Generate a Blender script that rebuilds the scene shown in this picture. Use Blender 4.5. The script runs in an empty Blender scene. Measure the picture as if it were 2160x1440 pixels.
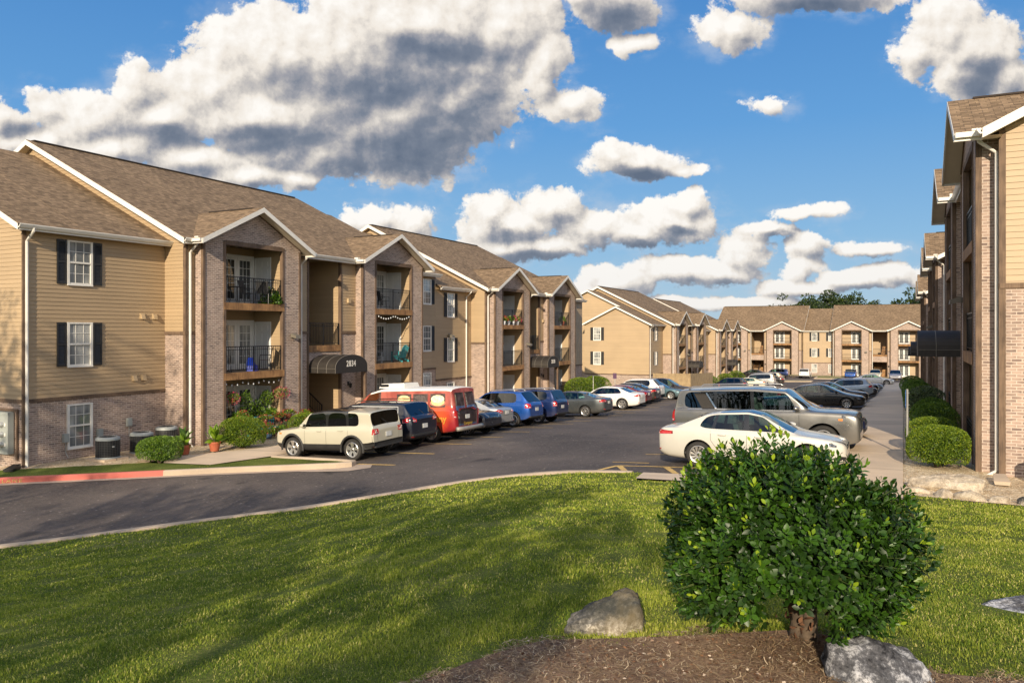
import bpy, bmesh, math, random
import numpy as np
from mathutils import Vector, Matrix, noise
from mathutils.bvhtree import BVHTree
from mathutils.geometry import delaunay_2d_cdt
random.seed(7); rng = np.random.default_rng(7)
SC = bpy.context.scene
COL = SC.collection
R = math.radians

# ------------------------------------------------------------------ mesh collecting
class MB:
    def __init__(s): s.v=[]; s.f=[]; s.uv=[]; s.m=[]
    def face(s, pts, m=0, uv=None):
        n=len(s.v); s.v.extend([tuple(p) for p in pts]); s.f.append(tuple(range(n,n+len(pts)))); s.uv.append(uv); s.m.append(m)
    def mesh(s, verts, faces, m=0):
        n=len(s.v); s.v.extend([tuple(p) for p in verts])
        for f in faces: s.f.append(tuple(i+n for i in f)); s.uv.append(None); s.m.append(m)
    def hexa(s, p, m=0):   # p: 8 points, bottom 4 then top 4 in order
        s.mesh(p, [(3,2,1,0),(4,5,6,7),(0,1,5,4),(1,2,6,5),(2,3,7,6),(3,0,4,7)], m)
    def box(s, a, b, m=0, P=None):
        x0,y0,z0=a; x1,y1,z1=b
        p=[(x0,y0,z0),(x1,y0,z0),(x1,y1,z0),(x0,y1,z0),(x0,y0,z1),(x1,y0,z1),(x1,y1,z1),(x0,y1,z1)]
        if P: p=[P(*q) for q in p]
        s.hexa(p,m)
    def tube(s, pts, r, n=6, m=0, cap=True, P=None):
        pts=[Vector(P(*p)) if P else Vector(p) for p in pts]
        rr = r if isinstance(r,(list,tuple)) else [r]*len(pts)
        rings=[]; prev=None
        for i,p in enumerate(pts):
            t=(pts[min(i+1,len(pts)-1)]-pts[max(i-1,0)]).normalized()
            if prev is None:
                a=Vector((0,0,1)) if abs(t.z)<.9 else Vector((1,0,0)); a=(a-t*a.dot(t)).normalized()
            else:
                a=(prev-t*prev.dot(t)).normalized()
            prev=a; b=t.cross(a)
            rings.append([p+(a*math.cos(2*math.pi*k/n)+b*math.sin(2*math.pi*k/n))*rr[i] for k in range(n)])
        vs=[q for rg in rings for q in rg]; fs=[]
        for i in range(len(pts)-1):
            for k in range(n):
                fs.append((i*n+k,i*n+(k+1)%n,(i+1)*n+(k+1)%n,(i+1)*n+k))
        if cap: fs.append(tuple(range(n-1,-1,-1))); fs.append(tuple((len(pts)-1)*n+k for k in range(n)))
        s.mesh(vs,fs,m)
    def rbar(s, p0, p1, w, h, m=0, up=(0,0,1), P=None):   # rectangular bar
        p0=Vector(P(*p0)) if P else Vector(p0); p1=Vector(P(*p1)) if P else Vector(p1)
        t=(p1-p0).normalized(); u=Vector(up); u=(u-t*u.dot(t))
        if u.length<1e-4: u=Vector((1,0,0))
        u.normalize(); b=t.cross(u)
        q=[]
        for p in (p0,p1):
            q.append([p-b*w/2-u*h/2,p+b*w/2-u*h/2,p+b*w/2+u*h/2,p-b*w/2+u*h/2])
        s.mesh(q[0]+q[1],[(3,2,1,0),(4,5,6,7),(0,1,5,4),(1,2,6,5),(2,3,7,6),(3,0,4,7)],m)
    def lathe(s, prof, n=24, c=(0,0,0), axis='z', m=0):
        vs=[]; fs=[]
        for r,h in prof:
            for k in range(n):
                a=2*math.pi*k/n; x,y=r*math.cos(a),r*math.sin(a)
                v=(x,y,h) if axis=='z' else ((x,h,y) if axis=='y' else (h,x,y))
                vs.append((v[0]+c[0],v[1]+c[1],v[2]+c[2]))
        for i in range(len(prof)-1):
            for k in range(n):
                fs.append((i*n+k,i*n+(k+1)%n,(i+1)*n+(k+1)%n,(i+1)*n+k))
        s.mesh(vs,fs,m)
    def build(s, name, mats, parent=None, base=(0,0,0), smooth=False, boxuv=True, recalc=False, label=None):
        me=bpy.data.meshes.new(name)
        b=Vector(base)
        me.from_pydata([ (v[0]-b.x,v[1]-b.y,v[2]-b.z) for v in s.v],[],s.f)
        if not isinstance(mats,(list,tuple)): mats=[mats]
        for mm in mats: me.materials.append(mm)
        if len(mats)>1: me.polygons.foreach_set('material_index', s.m)
        if boxuv:
            ul=me.uv_layers.new(name='UVMap'); data=ul.data
            arr=np.empty(len(me.loops)*2,dtype=np.float32); k=0
            for pi,p in enumerate(me.polygons):
                uv=s.uv[pi]
                if uv is None:
                    nx,ny,nz=(abs(c) for c in p.normal)
                    for vi in p.vertices:
                        x,y,z=s.v[vi]
                        if nz>nx and nz>ny: arr[k]=x; arr[k+1]=y
                        elif nx>ny: arr[k]=y; arr[k+1]=z
                        else: arr[k]=x; arr[k+1]=z
                        k+=2
                else:
                    for q in uv: arr[k]=q[0]; arr[k+1]=q[1]; k+=2
            data.foreach_set('uv',arr)
        if recalc:
            bm=bmesh.new(); bm.from_mesh(me); bmesh.ops.remove_doubles(bm,verts=bm.verts,dist=1e-5); bmesh.ops.recalc_face_normals(bm,faces=bm.faces); bm.to_mesh(me); bm.free()
        if smooth: me.polygons.foreach_set('use_smooth',[True]*len(me.polygons))
        o=bpy.data.objects.new(name,me); COL.objects.link(o)
        if parent is not None: o.parent=parent
        else: o.location=b
        if label: o['label']=label
        return o

class SMB(MB):
    """collects like MB; every box/bar/wall added becomes an object of its own"""
    def __init__(s): super().__init__(); s.g=[]; s.cur=0; s.hold=0
    def new(s): s.cur+=1
    def face(s,*a,**k):
        super().face(*a,**k); s.g+= [s.cur]*(len(s.f)-len(s.g))
    def mesh(s,*a,**k):
        if not s.hold: s.cur+=1
        super().mesh(*a,**k); s.g+= [s.cur]*(len(s.f)-len(s.g))
    def build(s,name,mats,parent=None,base=(0,0,0),**k):
        first=None; by={}
        for i,g in enumerate(s.g): by.setdefault(g,[]).append(i)
        for g,fi in by.items():
            m=MB(); mp={}
            for i in fi:
                f=[]
                for vi in s.f[i]:
                    if vi not in mp: mp[vi]=len(m.v); m.v.append(s.v[vi])
                    f.append(mp[vi])
                m.f.append(tuple(f)); m.uv.append(s.uv[i]); m.m.append(s.m[i])
            o=m.build(name,mats,parent,base,**k); first=first or o
        return first
def npmesh(name, verts, faces_tri_or_quad, mats, parent=None, smooth=False, attr=None, mi=None):
    """fast mesh from numpy arrays; faces: (n,k) int array"""
    me=bpy.data.meshes.new(name)
    n=len(verts); F=np.asarray(faces_tri_or_quad,dtype=np.int32); k=F.shape[1]
    me.vertices.add(n); me.vertices.foreach_set('co',np.asarray(verts,dtype=np.float32).ravel())
    me.loops.add(F.size); me.loops.foreach_set('vertex_index',F.ravel())
    me.polygons.add(len(F)); me.polygons.foreach_set('loop_start',np.arange(0,F.size,k,dtype=np.int32))
    if smooth: me.polygons.foreach_set('use_smooth',np.ones(len(F),dtype=bool))
    if not isinstance(mats,(list,tuple)): mats=[mats]
    for m in mats: me.materials.append(m)
    if mi is not None: me.polygons.foreach_set('material_index',np.asarray(mi,dtype=np.int32))
    me.update(calc_edges=True); me.validate()
    if attr is not None:
        for an,av in attr.items():
            a=me.attributes.new(an,'FLOAT','POINT'); a.data.foreach_set('value',np.asarray(av,dtype=np.float32))
    o=bpy.data.objects.new(name,me); COL.objects.link(o)
    if parent is not None: o.parent=parent
    return o

def thing(name,label,cat,loc=(0,0,0),rotz=0,group=None):
    o=bpy.data.objects.new(name,None); COL.objects.link(o); o.empty_display_size=.3
    o.location=loc; o.rotation_euler=(0,0,rotz); o['label']=label; o['category']=cat
    if group: o['group']=group
    return o
def tag(o,label,cat,group=None):
    o['label']=label; o['category']=cat
    if group: o['group']=group
    return o
def struct(o,kind='structure'): o['kind']=kind; return o
def copy_tree(o,parent=None):
    c=o.copy(); COL.objects.link(c)
    if parent is not None: c.parent=parent
    for ch in list(o.children): copy_tree(ch,c)
    return c

# ------------------------------------------------------------------ node materials
class NT:
    def __init__(s,tree): s.t=tree; s.nodes=tree.nodes; s.links=tree.links
    def n(s,typ,props=None,**ins):
        nd=s.nodes.new(typ)
        for k,v in (props or {}).items(): setattr(nd,k,v)
        for k,v in ins.items():
            key=int(k[1:]) if (k[0]=='i' and k[1:].isdigit()) else k.replace('_',' ')
            s.set(nd.inputs[key],v)
        return nd
    def set(s,sock,v):
        if hasattr(v,'is_output') or isinstance(v,bpy.types.NodeSocket): s.links.new(v,sock)
        elif isinstance(v,bpy.types.Node): s.links.new(v.outputs[0],sock)
        else: sock.default_value=v
    def math(s,op,a,b=0.0,c=None,clamp=False):
        nd=s.nodes.new('ShaderNodeMath'); nd.operation=op; nd.use_clamp=clamp
        s.set(nd.inputs[0],a); s.set(nd.inputs[1],b)
        if c is not None: s.set(nd.inputs[2],c)
        return nd.outputs[0]
    def vmath(s,op,a,b=None,c=None,out=0,scale=None):
        nd=s.nodes.new('ShaderNodeVectorMath'); nd.operation=op
        s.set(nd.inputs[0],a)
        if b is not None: s.set(nd.inputs[1],b)
        if c is not None: s.set(nd.inputs[2],c)
        if scale is not None: s.set(nd.inputs['Scale'],scale)
        return nd.outputs[out]
    def mix(s,f,a,b,blend='MIX'):
        nd=s.nodes.new('ShaderNodeMix'); nd.data_type='RGBA'; nd.blend_type=blend
        s.set(nd.inputs[0],f); s.set(nd.inputs[6],a); s.set(nd.inputs[7],b)
        return nd.outputs[2]
    def ramp(s,f,stops,interp='LINEAR'):
        nd=s.nodes.new('ShaderNodeValToRGB'); cr=nd.color_ramp; cr.interpolation=interp
        while len(cr.elements)<len(stops): cr.elements.new(.5)
        for e,(p,c) in zip(cr.elements,stops): e.position=p; e.color=c if len(c)==4 else (*c,1)
        s.set(nd.inputs[0],f); return nd.outputs[0]
    def mapr(s,f,a,b,c,d,clamp=True,smooth=False):
        nd=s.nodes.new('ShaderNodeMapRange'); nd.clamp=clamp
        if smooth: nd.interpolation_type='SMOOTHSTEP'
        for i,v in enumerate((f,a,b,c,d)): s.set(nd.inputs[i],v)
        return nd.outputs[0]
def c4(c): return (c[0],c[1],c[2],1)
def newmat(name):
    m=bpy.data.materials.new(name); m.use_nodes=True; t=NT(m.node_tree); b=m.node_tree.nodes['Principled BSDF']
    return m,t,b
MATS={}
def simple(name,col,rough=.6,metal=0,var=.12,nscale=3.0,bump=0.0,bscale=40,coat=0,spec=.5,emis=None,trans=0):
    if name in MATS: return MATS[name]
    m,t,b=newmat(name)
    tc=t.n('ShaderNodeTexCoord')
    if var>0:
        nz=t.n('ShaderNodeTexNoise',Vector=tc.outputs['Object'],Scale=nscale,Detail=5.0)
        f=t.mapr(nz.outputs[0],.3,.7,1-var,1+var)
        col_s=t.vmath('SCALE',c4(col)[:3],scale=f)
        t.set(b.inputs['Base Color'],col_s)
    else: b.inputs['Base Color'].default_value=c4(col)
    b.inputs['Roughness'].default_value=rough; b.inputs['Metallic'].default_value=metal
    b.inputs['Specular IOR Level'].default_value=spec
    if coat: b.inputs['Coat Weight'].default_value=coat; b.inputs['Coat Roughness'].default_value=.04
    if bump>0:
        nb=t.n('ShaderNodeTexNoise',Vector=tc.outputs['Object'],Scale=bscale,Detail=4.0)
        bp=t.n('ShaderNodeBump',Strength=bump,Distance=.01,Height=nb.outputs[0]); t.links.new(bp.outputs[0],b.inputs['Normal'])
    if emis: b.inputs['Emission Color'].default_value=c4(emis[0]); b.inputs['Emission Strength'].default_value=emis[1]
    MATS[name]=m; return m

def m_siding():
    m,t,b=newmat('lap_siding'); tc=t.n('ShaderNodeTexCoord'); P=tc.outputs['Object']
    sp=t.n('ShaderNodeSeparateXYZ',Vector=P)
    row=t.math('FLOOR',t.math('DIVIDE',sp.outputs[2],.144))
    wn=t.n('ShaderNodeTexWhiteNoise',{'noise_dimensions':'1D'},W=row)
    nz=t.n('ShaderNodeTexNoise',Vector=P,Scale=.6,Detail=4.0)
    st=t.n('ShaderNodeTexNoise',Vector=t.vmath('MULTIPLY',P,(.4,.4,9)),Scale=2.0,Detail=3.0)
    f=t.math('ADD',t.mapr(wn.outputs[0],0,1,.95,1.04),t.math('ADD',t.mapr(nz.outputs[0],.3,.7,-.06,.05),t.mapr(st.outputs[0],.3,.7,-.04,.04)))
    t.set(b.inputs['Base Color'],t.vmath('SCALE',(.405,.292,.172),scale=f)); b.inputs['Roughness'].default_value=.55
    gr=t.n('ShaderNodeTexNoise',Vector=t.vmath('MULTIPLY',P,(3,3,30)),Scale=6.0,Detail=3.0)
    bp=t.n('ShaderNodeBump',Strength=.12,Distance=.01,Height=gr.outputs[0]); t.links.new(bp.outputs[0],b.inputs['Normal'])
    return m
def m_brick():
    m,t,b=newmat('tan_brick'); tc=t.n('ShaderNodeTexCoord'); uv=tc.outputs['UV']
    bk=t.n('ShaderNodeTexBrick',{'offset':.5},Vector=uv,Color1=(.345,.245,.195,1),Color2=(.14,.10,.086,1),Mortar=(.52,.43,.355,1),Scale=1.0,Mortar_Size=.0085,Mortar_Smooth=.25,Bias=-.15,Brick_Width=.215,Row_Height=.073)
    n1=t.n('ShaderNodeTexNoise',Vector=uv,Scale=1.1,Detail=4.0)
    n2=t.n('ShaderNodeTexNoise',Vector=t.vmath('MULTIPLY',uv,(4.6,13.7,1)),Scale=1.0,Detail=1.0)
    col=t.mix(t.mapr(n2.outputs[0],.42,.62,0,.55),bk.outputs[0],(.45,.335,.27,1))
    col=t.mix(bk.outputs[1],col,(.54,.45,.375,1))
    f=t.mapr(n1.outputs[0],.3,.7,.86,1.14)
    col=t.vmath('SCALE',col,scale=f)
    t.set(b.inputs['Base Color'],col); b.inputs['Roughness'].default_value=.85
    fine=t.n('ShaderNodeTexNoise',Vector=uv,Scale=60.0,Detail=3.0)
    h=t.math('ADD',t.math('MULTIPLY',bk.outputs[1],-1.0),t.math('MULTIPLY',fine.outputs[0],.4))
    bp=t.n('ShaderNodeBump',Strength=.6,Distance=.008,Height=h); t.links.new(bp.outputs[0],b.inputs['Normal'])
    return m
def m_shingle():
    m,t,b=newmat('roof_shingle'); tc=t.n('ShaderNodeTexCoord'); uv=tc.outputs['UV']
    bk=t.n('ShaderNodeTexBrick',{'offset':.37,'offset_frequency':3},Vector=uv,Color1=(.275,.19,.115,1),Color2=(.13,.088,.052,1),Mortar=(.07,.052,.038,1),Scale=1.0,Mortar_Size=.006,Mortar_Smooth=.4,Bias=-.1,Brick_Width=.24,Row_Height=.142)
    n1=t.n('ShaderNodeTexNoise',Vector=uv,Scale=.35,Detail=4.0)
    n3=t.n('ShaderNodeTexNoise',Vector=t.vmath('MULTIPLY',uv,(2.2,7,1)),Scale=1.3,Detail=2.0)
    n2=t.n('ShaderNodeTexNoise',Vector=uv,Scale=70.0,Detail=2.0)
    f=t.math('ADD',t.mapr(n1.outputs[0],.3,.7,.87,1.1),t.math('ADD',t.mapr(n2.outputs[0],.3,.7,-.18,.18),t.mapr(n3.outputs[0],.3,.7,-.30,.30)))
    t.set(b.inputs['Base Color'],t.vmath('SCALE',bk.outputs[0],scale=f)); b.inputs['Roughness'].default_value=.9; b.inputs['Specular IOR Level'].default_value=.2
    h=t.math('ADD',t.math('MULTIPLY',bk.outputs[1],-1.0),t.math('MULTIPLY',n2.outputs[0],.3))
    bp=t.n('ShaderNodeBump',Strength=.7,Distance=.012,Height=h); t.links.new(bp.outputs[0],b.inputs['Normal'])
    return m
def m_wood(name,c1,c2,sc=1.0):
    m,t,b=newmat(name); tc=t.n('ShaderNodeTexCoord'); P=tc.outputs['Object']
    n1=t.n('ShaderNodeTexNoise',Vector=t.vmath('MULTIPLY',P,(2.0*sc,2.0*sc,2.0*sc)),Scale=1.0,Detail=4.0)
    n2=t.n('ShaderNodeTexNoise',Vector=t.vmath('MULTIPLY',P,(30*sc,30*sc,2.2*sc)),Scale=1.0,Detail=4.0)
    f=t.math('ADD',t.math('MULTIPLY',n1.outputs[0],.6),t.math('MULTIPLY',n2.outputs[0],.5))
    t.set(b.inputs['Base Color'],t.ramp(f,[(.35,c4(c1)),(.75,c4(c2))])); b.inputs['Roughness'].default_value=.8
    bp=t.n('ShaderNodeBump',Strength=.4,Distance=.01,Height=n2.outputs[0]); t.links.new(bp.outputs[0],b.inputs['Normal'])
    return m
M={}
M['siding']=m_siding(); M['brick']=m_brick(); M['shingle']=m_shingle()
M['trim']=m_wood('rough_cedar_trim',(.06,.038,.026),(.215,.14,.088))
M['beam']=m_wood('cedar_beam',(.075,.032,.015),(.46,.25,.10))
M['fence']=m_wood('fence_boards',(.20,.14,.075),(.42,.31,.17))
M['white']=simple('white_trim',(.74,.71,.65),.45,var=.05)
M['gutter']=simple('gutter_metal',(.70,.67,.61),.4,var=.06)
M['white_door']=simple('white_door_paint',(.72,.72,.70),.4,var=.04)
M['soffit']=simple('vinyl_soffit',(.62,.55,.43),.55,var=.05)
M['black_metal']=simple('black_railing_metal',(.012,.012,.013),.35,var=0)
M['awning']=simple('dark_awning_fabric',(.026,.021,.017),.62,var=.15,nscale=6,bump=.1)
M['awning_seam']=simple('awning_seam',(.20,.18,.15),.6,var=0)
M['shutter']=simple('black_shutter_paint',(.022,.022,.022),.5,var=.1)
M['dark']=simple('dark_interior',(.02,.018,.015),.9,var=0)
M['floorwood']=simple('weathered_deck',(.22,.16,.11),.8,var=.2)
M['drywall']=simple('balcony_ceiling',(.36,.30,.22),.8,var=.05)
M['concrete']=None
def m_glass(name,inner,blind):
    m,t,b=newmat(name); tc=t.n('ShaderNodeTexCoord')
    nz=t.n('ShaderNodeTexNoise',Vector=t.vmath('MULTIPLY',tc.outputs['Object'],(1,1,.5)),Scale=1.4,Detail=2.0)
    sp=t.n('ShaderNodeSeparateXYZ',Vector=tc.outputs['Object'])
    sl=t.math('FRACT',t.math('MULTIPLY',sp.outputs[2],26.0))
    f=t.mapr(nz.outputs[0],.42,.58,0,1)
    col=t.mix(f,c4(inner),c4(blind))
    col=t.vmath('SCALE',col,scale=t.mapr(sl,0,1,.8,1.05))
    t.set(b.inputs['Base Color'],col); b.inputs['Roughness'].default_value=.04; b.inputs['Specular IOR Level'].default_value=.9
    b.inputs['Coat Weight'].default_value=.6; b.inputs['Coat Roughness'].default_value=.02
    wob=t.n('ShaderNodeTexNoise',Vector=tc.outputs['Object'],Scale=1.6,Detail=1.0)
    bp=t.n('ShaderNodeBump',Strength=.05,Distance=.05,Height=wob.outputs[0]); t.links.new(bp.outputs[0],b.inputs['Normal']); t.links.new(bp.outputs[0],b.inputs['Coat Normal'])
    return m
M['glass']=m_glass('window_glass_blinds',(.17,.18,.18),(.46,.46,.43))
M['glass_dark']=m_glass('window_glass_dark',(.012,.014,.015),(.05,.06,.06))

# ------------------------------------------------------------------ terrain height (metres below the eye)
CAMC,CAMS=.894427,.447214
def Wd(px,zc):
    u=(px-1080)/1650.; return zc*(u*CAMC-CAMS), zc*(u*CAMS+CAMC)
CT=[(-3.4,21,-3.56),(-17.6,21,-4.37),(-25,21.6,-4.64),(-26,16,-4.64),(-14.3,35.3,-4.55),(-25,46,-5.4),(-16.2,48.9,-5.1),(-16,59,-5.3),(-14,73,-6.3),(-25,94,-7.45),(-19.5,85,-7.0),(-14,95,-7.2),(-25,118,-8.05),(-2.2,48.7,-4.6),(-2.2,74,-5.77),(2,21,-3.5),(0,31,-3.62),(2.2,50,-4.3),(2.2,76,-5.4),(0,116,-7.1),(0,145,-8.15),(-30,150,-8.15),(40,150,-8.2),(40,60,-5),(40,20,-3.6),(-50,60,-6),(-50,20,-5),
 (-24.8,14.4,-4.75),(-20.7,17,-4.58),(-16.3,19.5,-4.38),(-16.4,9.6,-4.5),(-12,13.8,-4.13),(-9.5,16.9,-3.8),(-7.4,18,-3.62),(-5.7,18.3,-3.55),(-.1,17,-3.42),(2,17.6,-3.45),
 (0,0,-1.7),(-.51,4.67,-1.85)]
for px,l in ((1080,[(8,-2.3),(12,-2.8),(16,-3.32)]),(540,[(5,-2.2),(8,-2.75),(12,-3.45)]),(0,[(5,-2.3),(8,-3.0),(12,-3.85)]),(2000,[(4,-1.9),(6,-2.15),(10,-2.7),(14,-3.2)]),(1500,[(12,-2.8),(8,-2.3)])):
    for zc,z in l:
        x,y=Wd(px,zc); CT.append((x,y,z))
CT+=[(-28,-8,-4),(12,-8,-2),(-45,5,-5.6),(10,10,-3),(-8,-12,-1.8)]
CT=np.array(CT)
def _tps():
    n=len(CT); d=np.linalg.norm(CT[:,None,:2]-CT[None,:,:2],axis=2)
    K=np.where(d>0,d*d*np.log(d+1e-9),0)+np.eye(n)
    A=np.zeros((n+3,n+3)); A[:n,:n]=K; A[:n,n]=1; A[:n,n+1:]=CT[:,:2]; A[n:,:n]=A[:n,n:].T
    b=np.zeros(n+3); b[:n]=CT[:,2]
    return np.linalg.solve(A,b)
TW=_tps()
def Hn(x,y):
    x=np.asarray(x,float); y=np.asarray(y,float)
    xc=np.clip(x,-60,50); yc=np.clip(y,-15,165)
    d=np.hypot(xc[...,None]-CT[:,0],yc[...,None]-CT[:,1])
    return (TW[:-3]*np.where(d>0,d*d*np.log(d+1e-9),0)).sum(-1)+TW[-3]+TW[-2]*xc+TW[-1]*yc
def H(x,y): return float(Hn(x,y))
# ------------------------------------------------------------------ ground materials
def m_asphalt():
    m,t,b=newmat('asphalt'); tc=t.n('ShaderNodeTexCoord'); P=tc.outputs['Object']
    n1=t.n('ShaderNodeTexNoise',Vector=P,Scale=.22,Detail=6.0,Roughness=.6)
    n2=t.n('ShaderNodeTexNoise',Vector=P,Scale=38.0,Detail=3.0,Roughness=.7)
    v=t.n('ShaderNodeTexVoronoi',Vector=P,Scale=34.0)
    sel=t.n('ShaderNodeTexNoise',Vector=P,Scale=1.7,Detail=3.0)
    speck=t.math('MULTIPLY',t.mapr(v.outputs['Distance'],.10,.22,1,0),t.math('GREATER_THAN',t.n('ShaderNodeSeparateColor',Color=v.outputs['Color']).outputs[0],t.mapr(sel.outputs[0],.35,.65,.93,.62)))
    col=t.ramp(t.math('ADD',t.math('MULTIPLY',n1.outputs[0],.6),t.math('MULTIPLY',n2.outputs[0],.5)),[(.38,(.030,.025,.023,1)),(.54,(.076,.062,.055,1)),(.70,(.18,.145,.12,1))])
    n4=t.n('ShaderNodeTexNoise',Vector=P,Scale=9.0,Detail=5.0,Roughness=.85)
    col=t.mix(t.mapr(n4.outputs[0],.47,.62,0,.62),col,(.15,.125,.112,1))
    v3=t.n('ShaderNodeTexVoronoi',Vector=P,Scale=4.5); sp3=t.math('MULTIPLY',t.mapr(v3.outputs['Distance'],.09,.17,1,0),t.math('GREATER_THAN',t.n('ShaderNodeSeparateColor',Color=v3.outputs['Color']).outputs[1],.66))
    col=t.mix(t.math('MULTIPLY',sp3,.8),col,(.34,.29,.25,1))
    # pale worn bands with streaks
    w=t.n('ShaderNodeTexNoise',Vector=t.vmath('MULTIPLY',P,(.55,.16,1)),Scale=1.0,Detail=7.0,Roughness=.72)
    col=t.mix(t.mapr(w.outputs[0],.54,.72,0,.5),col,(.12,.095,.08,1))
    col=t.mix(t.math('MULTIPLY',speck,.85),col,(.30,.25,.21,1))
    # cracks
    wp=t.n('ShaderNodeTexNoise',Vector=P,Scale=.7,Detail=5.0)
    pw=t.vmath('ADD',P,t.vmath('SCALE',wp.outputs['Color'],scale=2.2))
    cv=t.n('ShaderNodeTexVoronoi',{'feature':'DISTANCE_TO_EDGE'},Vector=pw,Scale=.17)
    cm=t.n('ShaderNodeTexNoise',Vector=P,Scale=.12,Detail=1.0)
    crack=t.math('MULTIPLY',t.mapr(cv.outputs[0],.0,.006,1,0),t.mapr(cm.outputs[0],.46,.54,0,1))
    col=t.mix(t.math('MULTIPLY',crack,.8),col,(.24,.20,.15,1))
    ov=t.n('ShaderNodeTexVoronoi',Vector=pw,Scale=.42); oil=t.math('MULTIPLY',t.mapr(ov.outputs['Distance'],.05,.16,.75,0),t.math('GREATER_THAN',t.n('ShaderNodeSeparateColor',Color=ov.outputs['Color']).outputs[2],.5)); col=t.mix(oil,col,(.016,.014,.014,1))
    t.set(b.inputs['Base Color'],col)
    t.set(b.inputs['Roughness'],t.mapr(n2.outputs[0],.3,.7,.72,.95)); b.inputs['Specular IOR Level'].default_value=.35
    bp=t.n('ShaderNodeBump',Strength=.8,Distance=.012,Height=t.math('ADD',n2.outputs[0],t.math('MULTIPLY',speck,.3))); t.links.new(bp.outputs[0],b.inputs['Normal'])
    return m
def m_concrete(name,c,joint=None,ax=1):
    m,t,b=newmat(name); tc=t.n('ShaderNodeTexCoord'); P=tc.outputs['Object']
    n1=t.n('ShaderNodeTexNoise',Vector=P,Scale=.5,Detail=6.0); n2=t.n('ShaderNodeTexNoise',Vector=P,Scale=45.0,Detail=3.0)
    st=t.n('ShaderNodeTexNoise',Vector=t.vmath('MULTIPLY',P,(.7,3,1)),Scale=1.0,Detail=4.0)
    f=t.math('ADD',t.math('ADD',t.mapr(n1.outputs[0],.3,.7,.82,1.1),t.mapr(n2.outputs[0],.3,.7,-.05,.05)),t.mapr(st.outputs[0],.3,.7,-.07,.07))
    col=t.vmath('SCALE',c,scale=f)
    if joint:
        sp=t.n('ShaderNodeSeparateXYZ',Vector=P)
        fr=t.math('FRACT',t.math('DIVIDE',sp.outputs[ax],joint)); 
        e=t.mapr(t.math('MINIMUM',fr,t.math('SUBTRACT',1.0,fr)),0.0,.010,1,0)
        col=t.mix(t.math('MULTIPLY',e,.75),col,(.05,.04,.035,1))
    t.set(b.inputs['Base Color'],col); b.inputs['Roughness'].default_value=.85
    bp=t.n('ShaderNodeBump',Strength=.35,Distance=.005,Height=n2.outputs[0]); t.links.new(bp.outputs[0],b.inputs['Normal'])
    return m
def m_soilgrass():
    m,t,b=newmat('lawn_soil'); tc=t.n('ShaderNodeTexCoord'); P=tc.outputs['Object']
    n1=t.n('ShaderNodeTexNoise',Vector=P,Scale=.6,Detail=6.0); n2=t.n('ShaderNodeTexNoise',Vector=P,Scale=30.0,Detail=5.0,Roughness=.75)
    f=t.math('ADD',t.math('MULTIPLY',n1.outputs[0],.45),t.math('MULTIPLY',n2.outputs[0],.6))
    t.set(b.inputs['Base Color'],t.ramp(f,[(.36,(.03,.045,.010,1)),(.55,(.12,.15,.03,1)),(.72,(.28,.25,.09,1))])); b.inputs['Roughness'].default_value=.95; b.inputs['Specular IOR Level'].default_value=.1
    bp=t.n('ShaderNodeBump',Strength=.9,Distance=.03,Height=n2.outputs[0]); t.links.new(bp.outputs[0],b.inputs['Normal'])
    return m
def m_gravel(name,ca,cb,cc,sc=22):
    m,t,b=newmat(name); tc=t.n('ShaderNodeTexCoord'); P=tc.outputs['Object']
    v=t.n('ShaderNodeTexVoronoi',Vector=P,Scale=float(sc)); e=t.n('ShaderNodeTexVoronoi',{'feature':'DISTANCE_TO_EDGE'},Vector=P,Scale=float(sc))
    s=t.n('ShaderNodeSeparateColor',Color=v.outputs['Color']).outputs[0]
    col=t.ramp(s,[(0,c4(ca)),(.5,c4(cb)),(1,c4(cc))])
    col=t.mix(t.mapr(e.outputs[0],0,.10,.7,0),col,(.10,.07,.04,1))
    n=t.n('ShaderNodeTexNoise',Vector=P,Scale=1.2,Detail=4.0); col=t.vmath('SCALE',col,scale=t.mapr(n.outputs[0],.3,.7,.8,1.15))
    t.set(b.inputs['Base Color'],col); b.inputs['Roughness'].default_value=.8
    bp=t.n('ShaderNodeBump',Strength=1.0,Distance=.03,Height=e.outputs[0]); t.links.new(bp.outputs[0],b.inputs['Normal'])
    return m
def m_mulch():
    m,t,b=newmat('straw_mulch'); tc=t.n('ShaderNodeTexCoord'); P=tc.outputs['Object']
    n1=t.n('ShaderNodeTexNoise',Vector=P,Scale=1.3,Detail=5.0); n2=t.n('ShaderNodeTexNoise',Vector=P,Scale=45.0,Detail=6.0,Roughness=.8)
    f=t.math('ADD',t.math('MULTIPLY',n1.outputs[0],.4),t.math('MULTIPLY',n2.outputs[0],.65))
    t.set(b.inputs['Base Color'],t.ramp(f,[(.36,(.05,.024,.014,1)),(.50,(.22,.125,.075,1)),(.66,(.48,.32,.20,1))])); b.inputs['Roughness'].default_value=.95
    bp=t.n('ShaderNodeBump',Strength=1.0,Distance=.03,Height=n2.outputs[0]); t.links.new(bp.outputs[0],b.inputs['Normal'])
    return m
def m_paintline(name,c,worn=.5):
    m,t,b=newmat(name); tc=t.n('ShaderNodeTexCoord'); P=tc.outputs['Object']
    n2=t.n('ShaderNodeTexNoise',Vector=P,Scale=22.0,Detail=5.0,Roughness=.75); n1=t.n('ShaderNodeTexNoise',Vector=P,Scale=1.2,Detail=3.0)
    f=t.math('ADD',t.math('MULTIPLY',n2.outputs[0],.7),t.math('MULTIPLY',n1.outputs[0],.35))
    col=t.mix(t.mapr(f,.44,.6,0,worn+.3),c4(c),(.06,.05,.045,1)); t.set(b.inputs['Base Color'],col); b.inputs['Roughness'].default_value=.8
    return m
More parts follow.
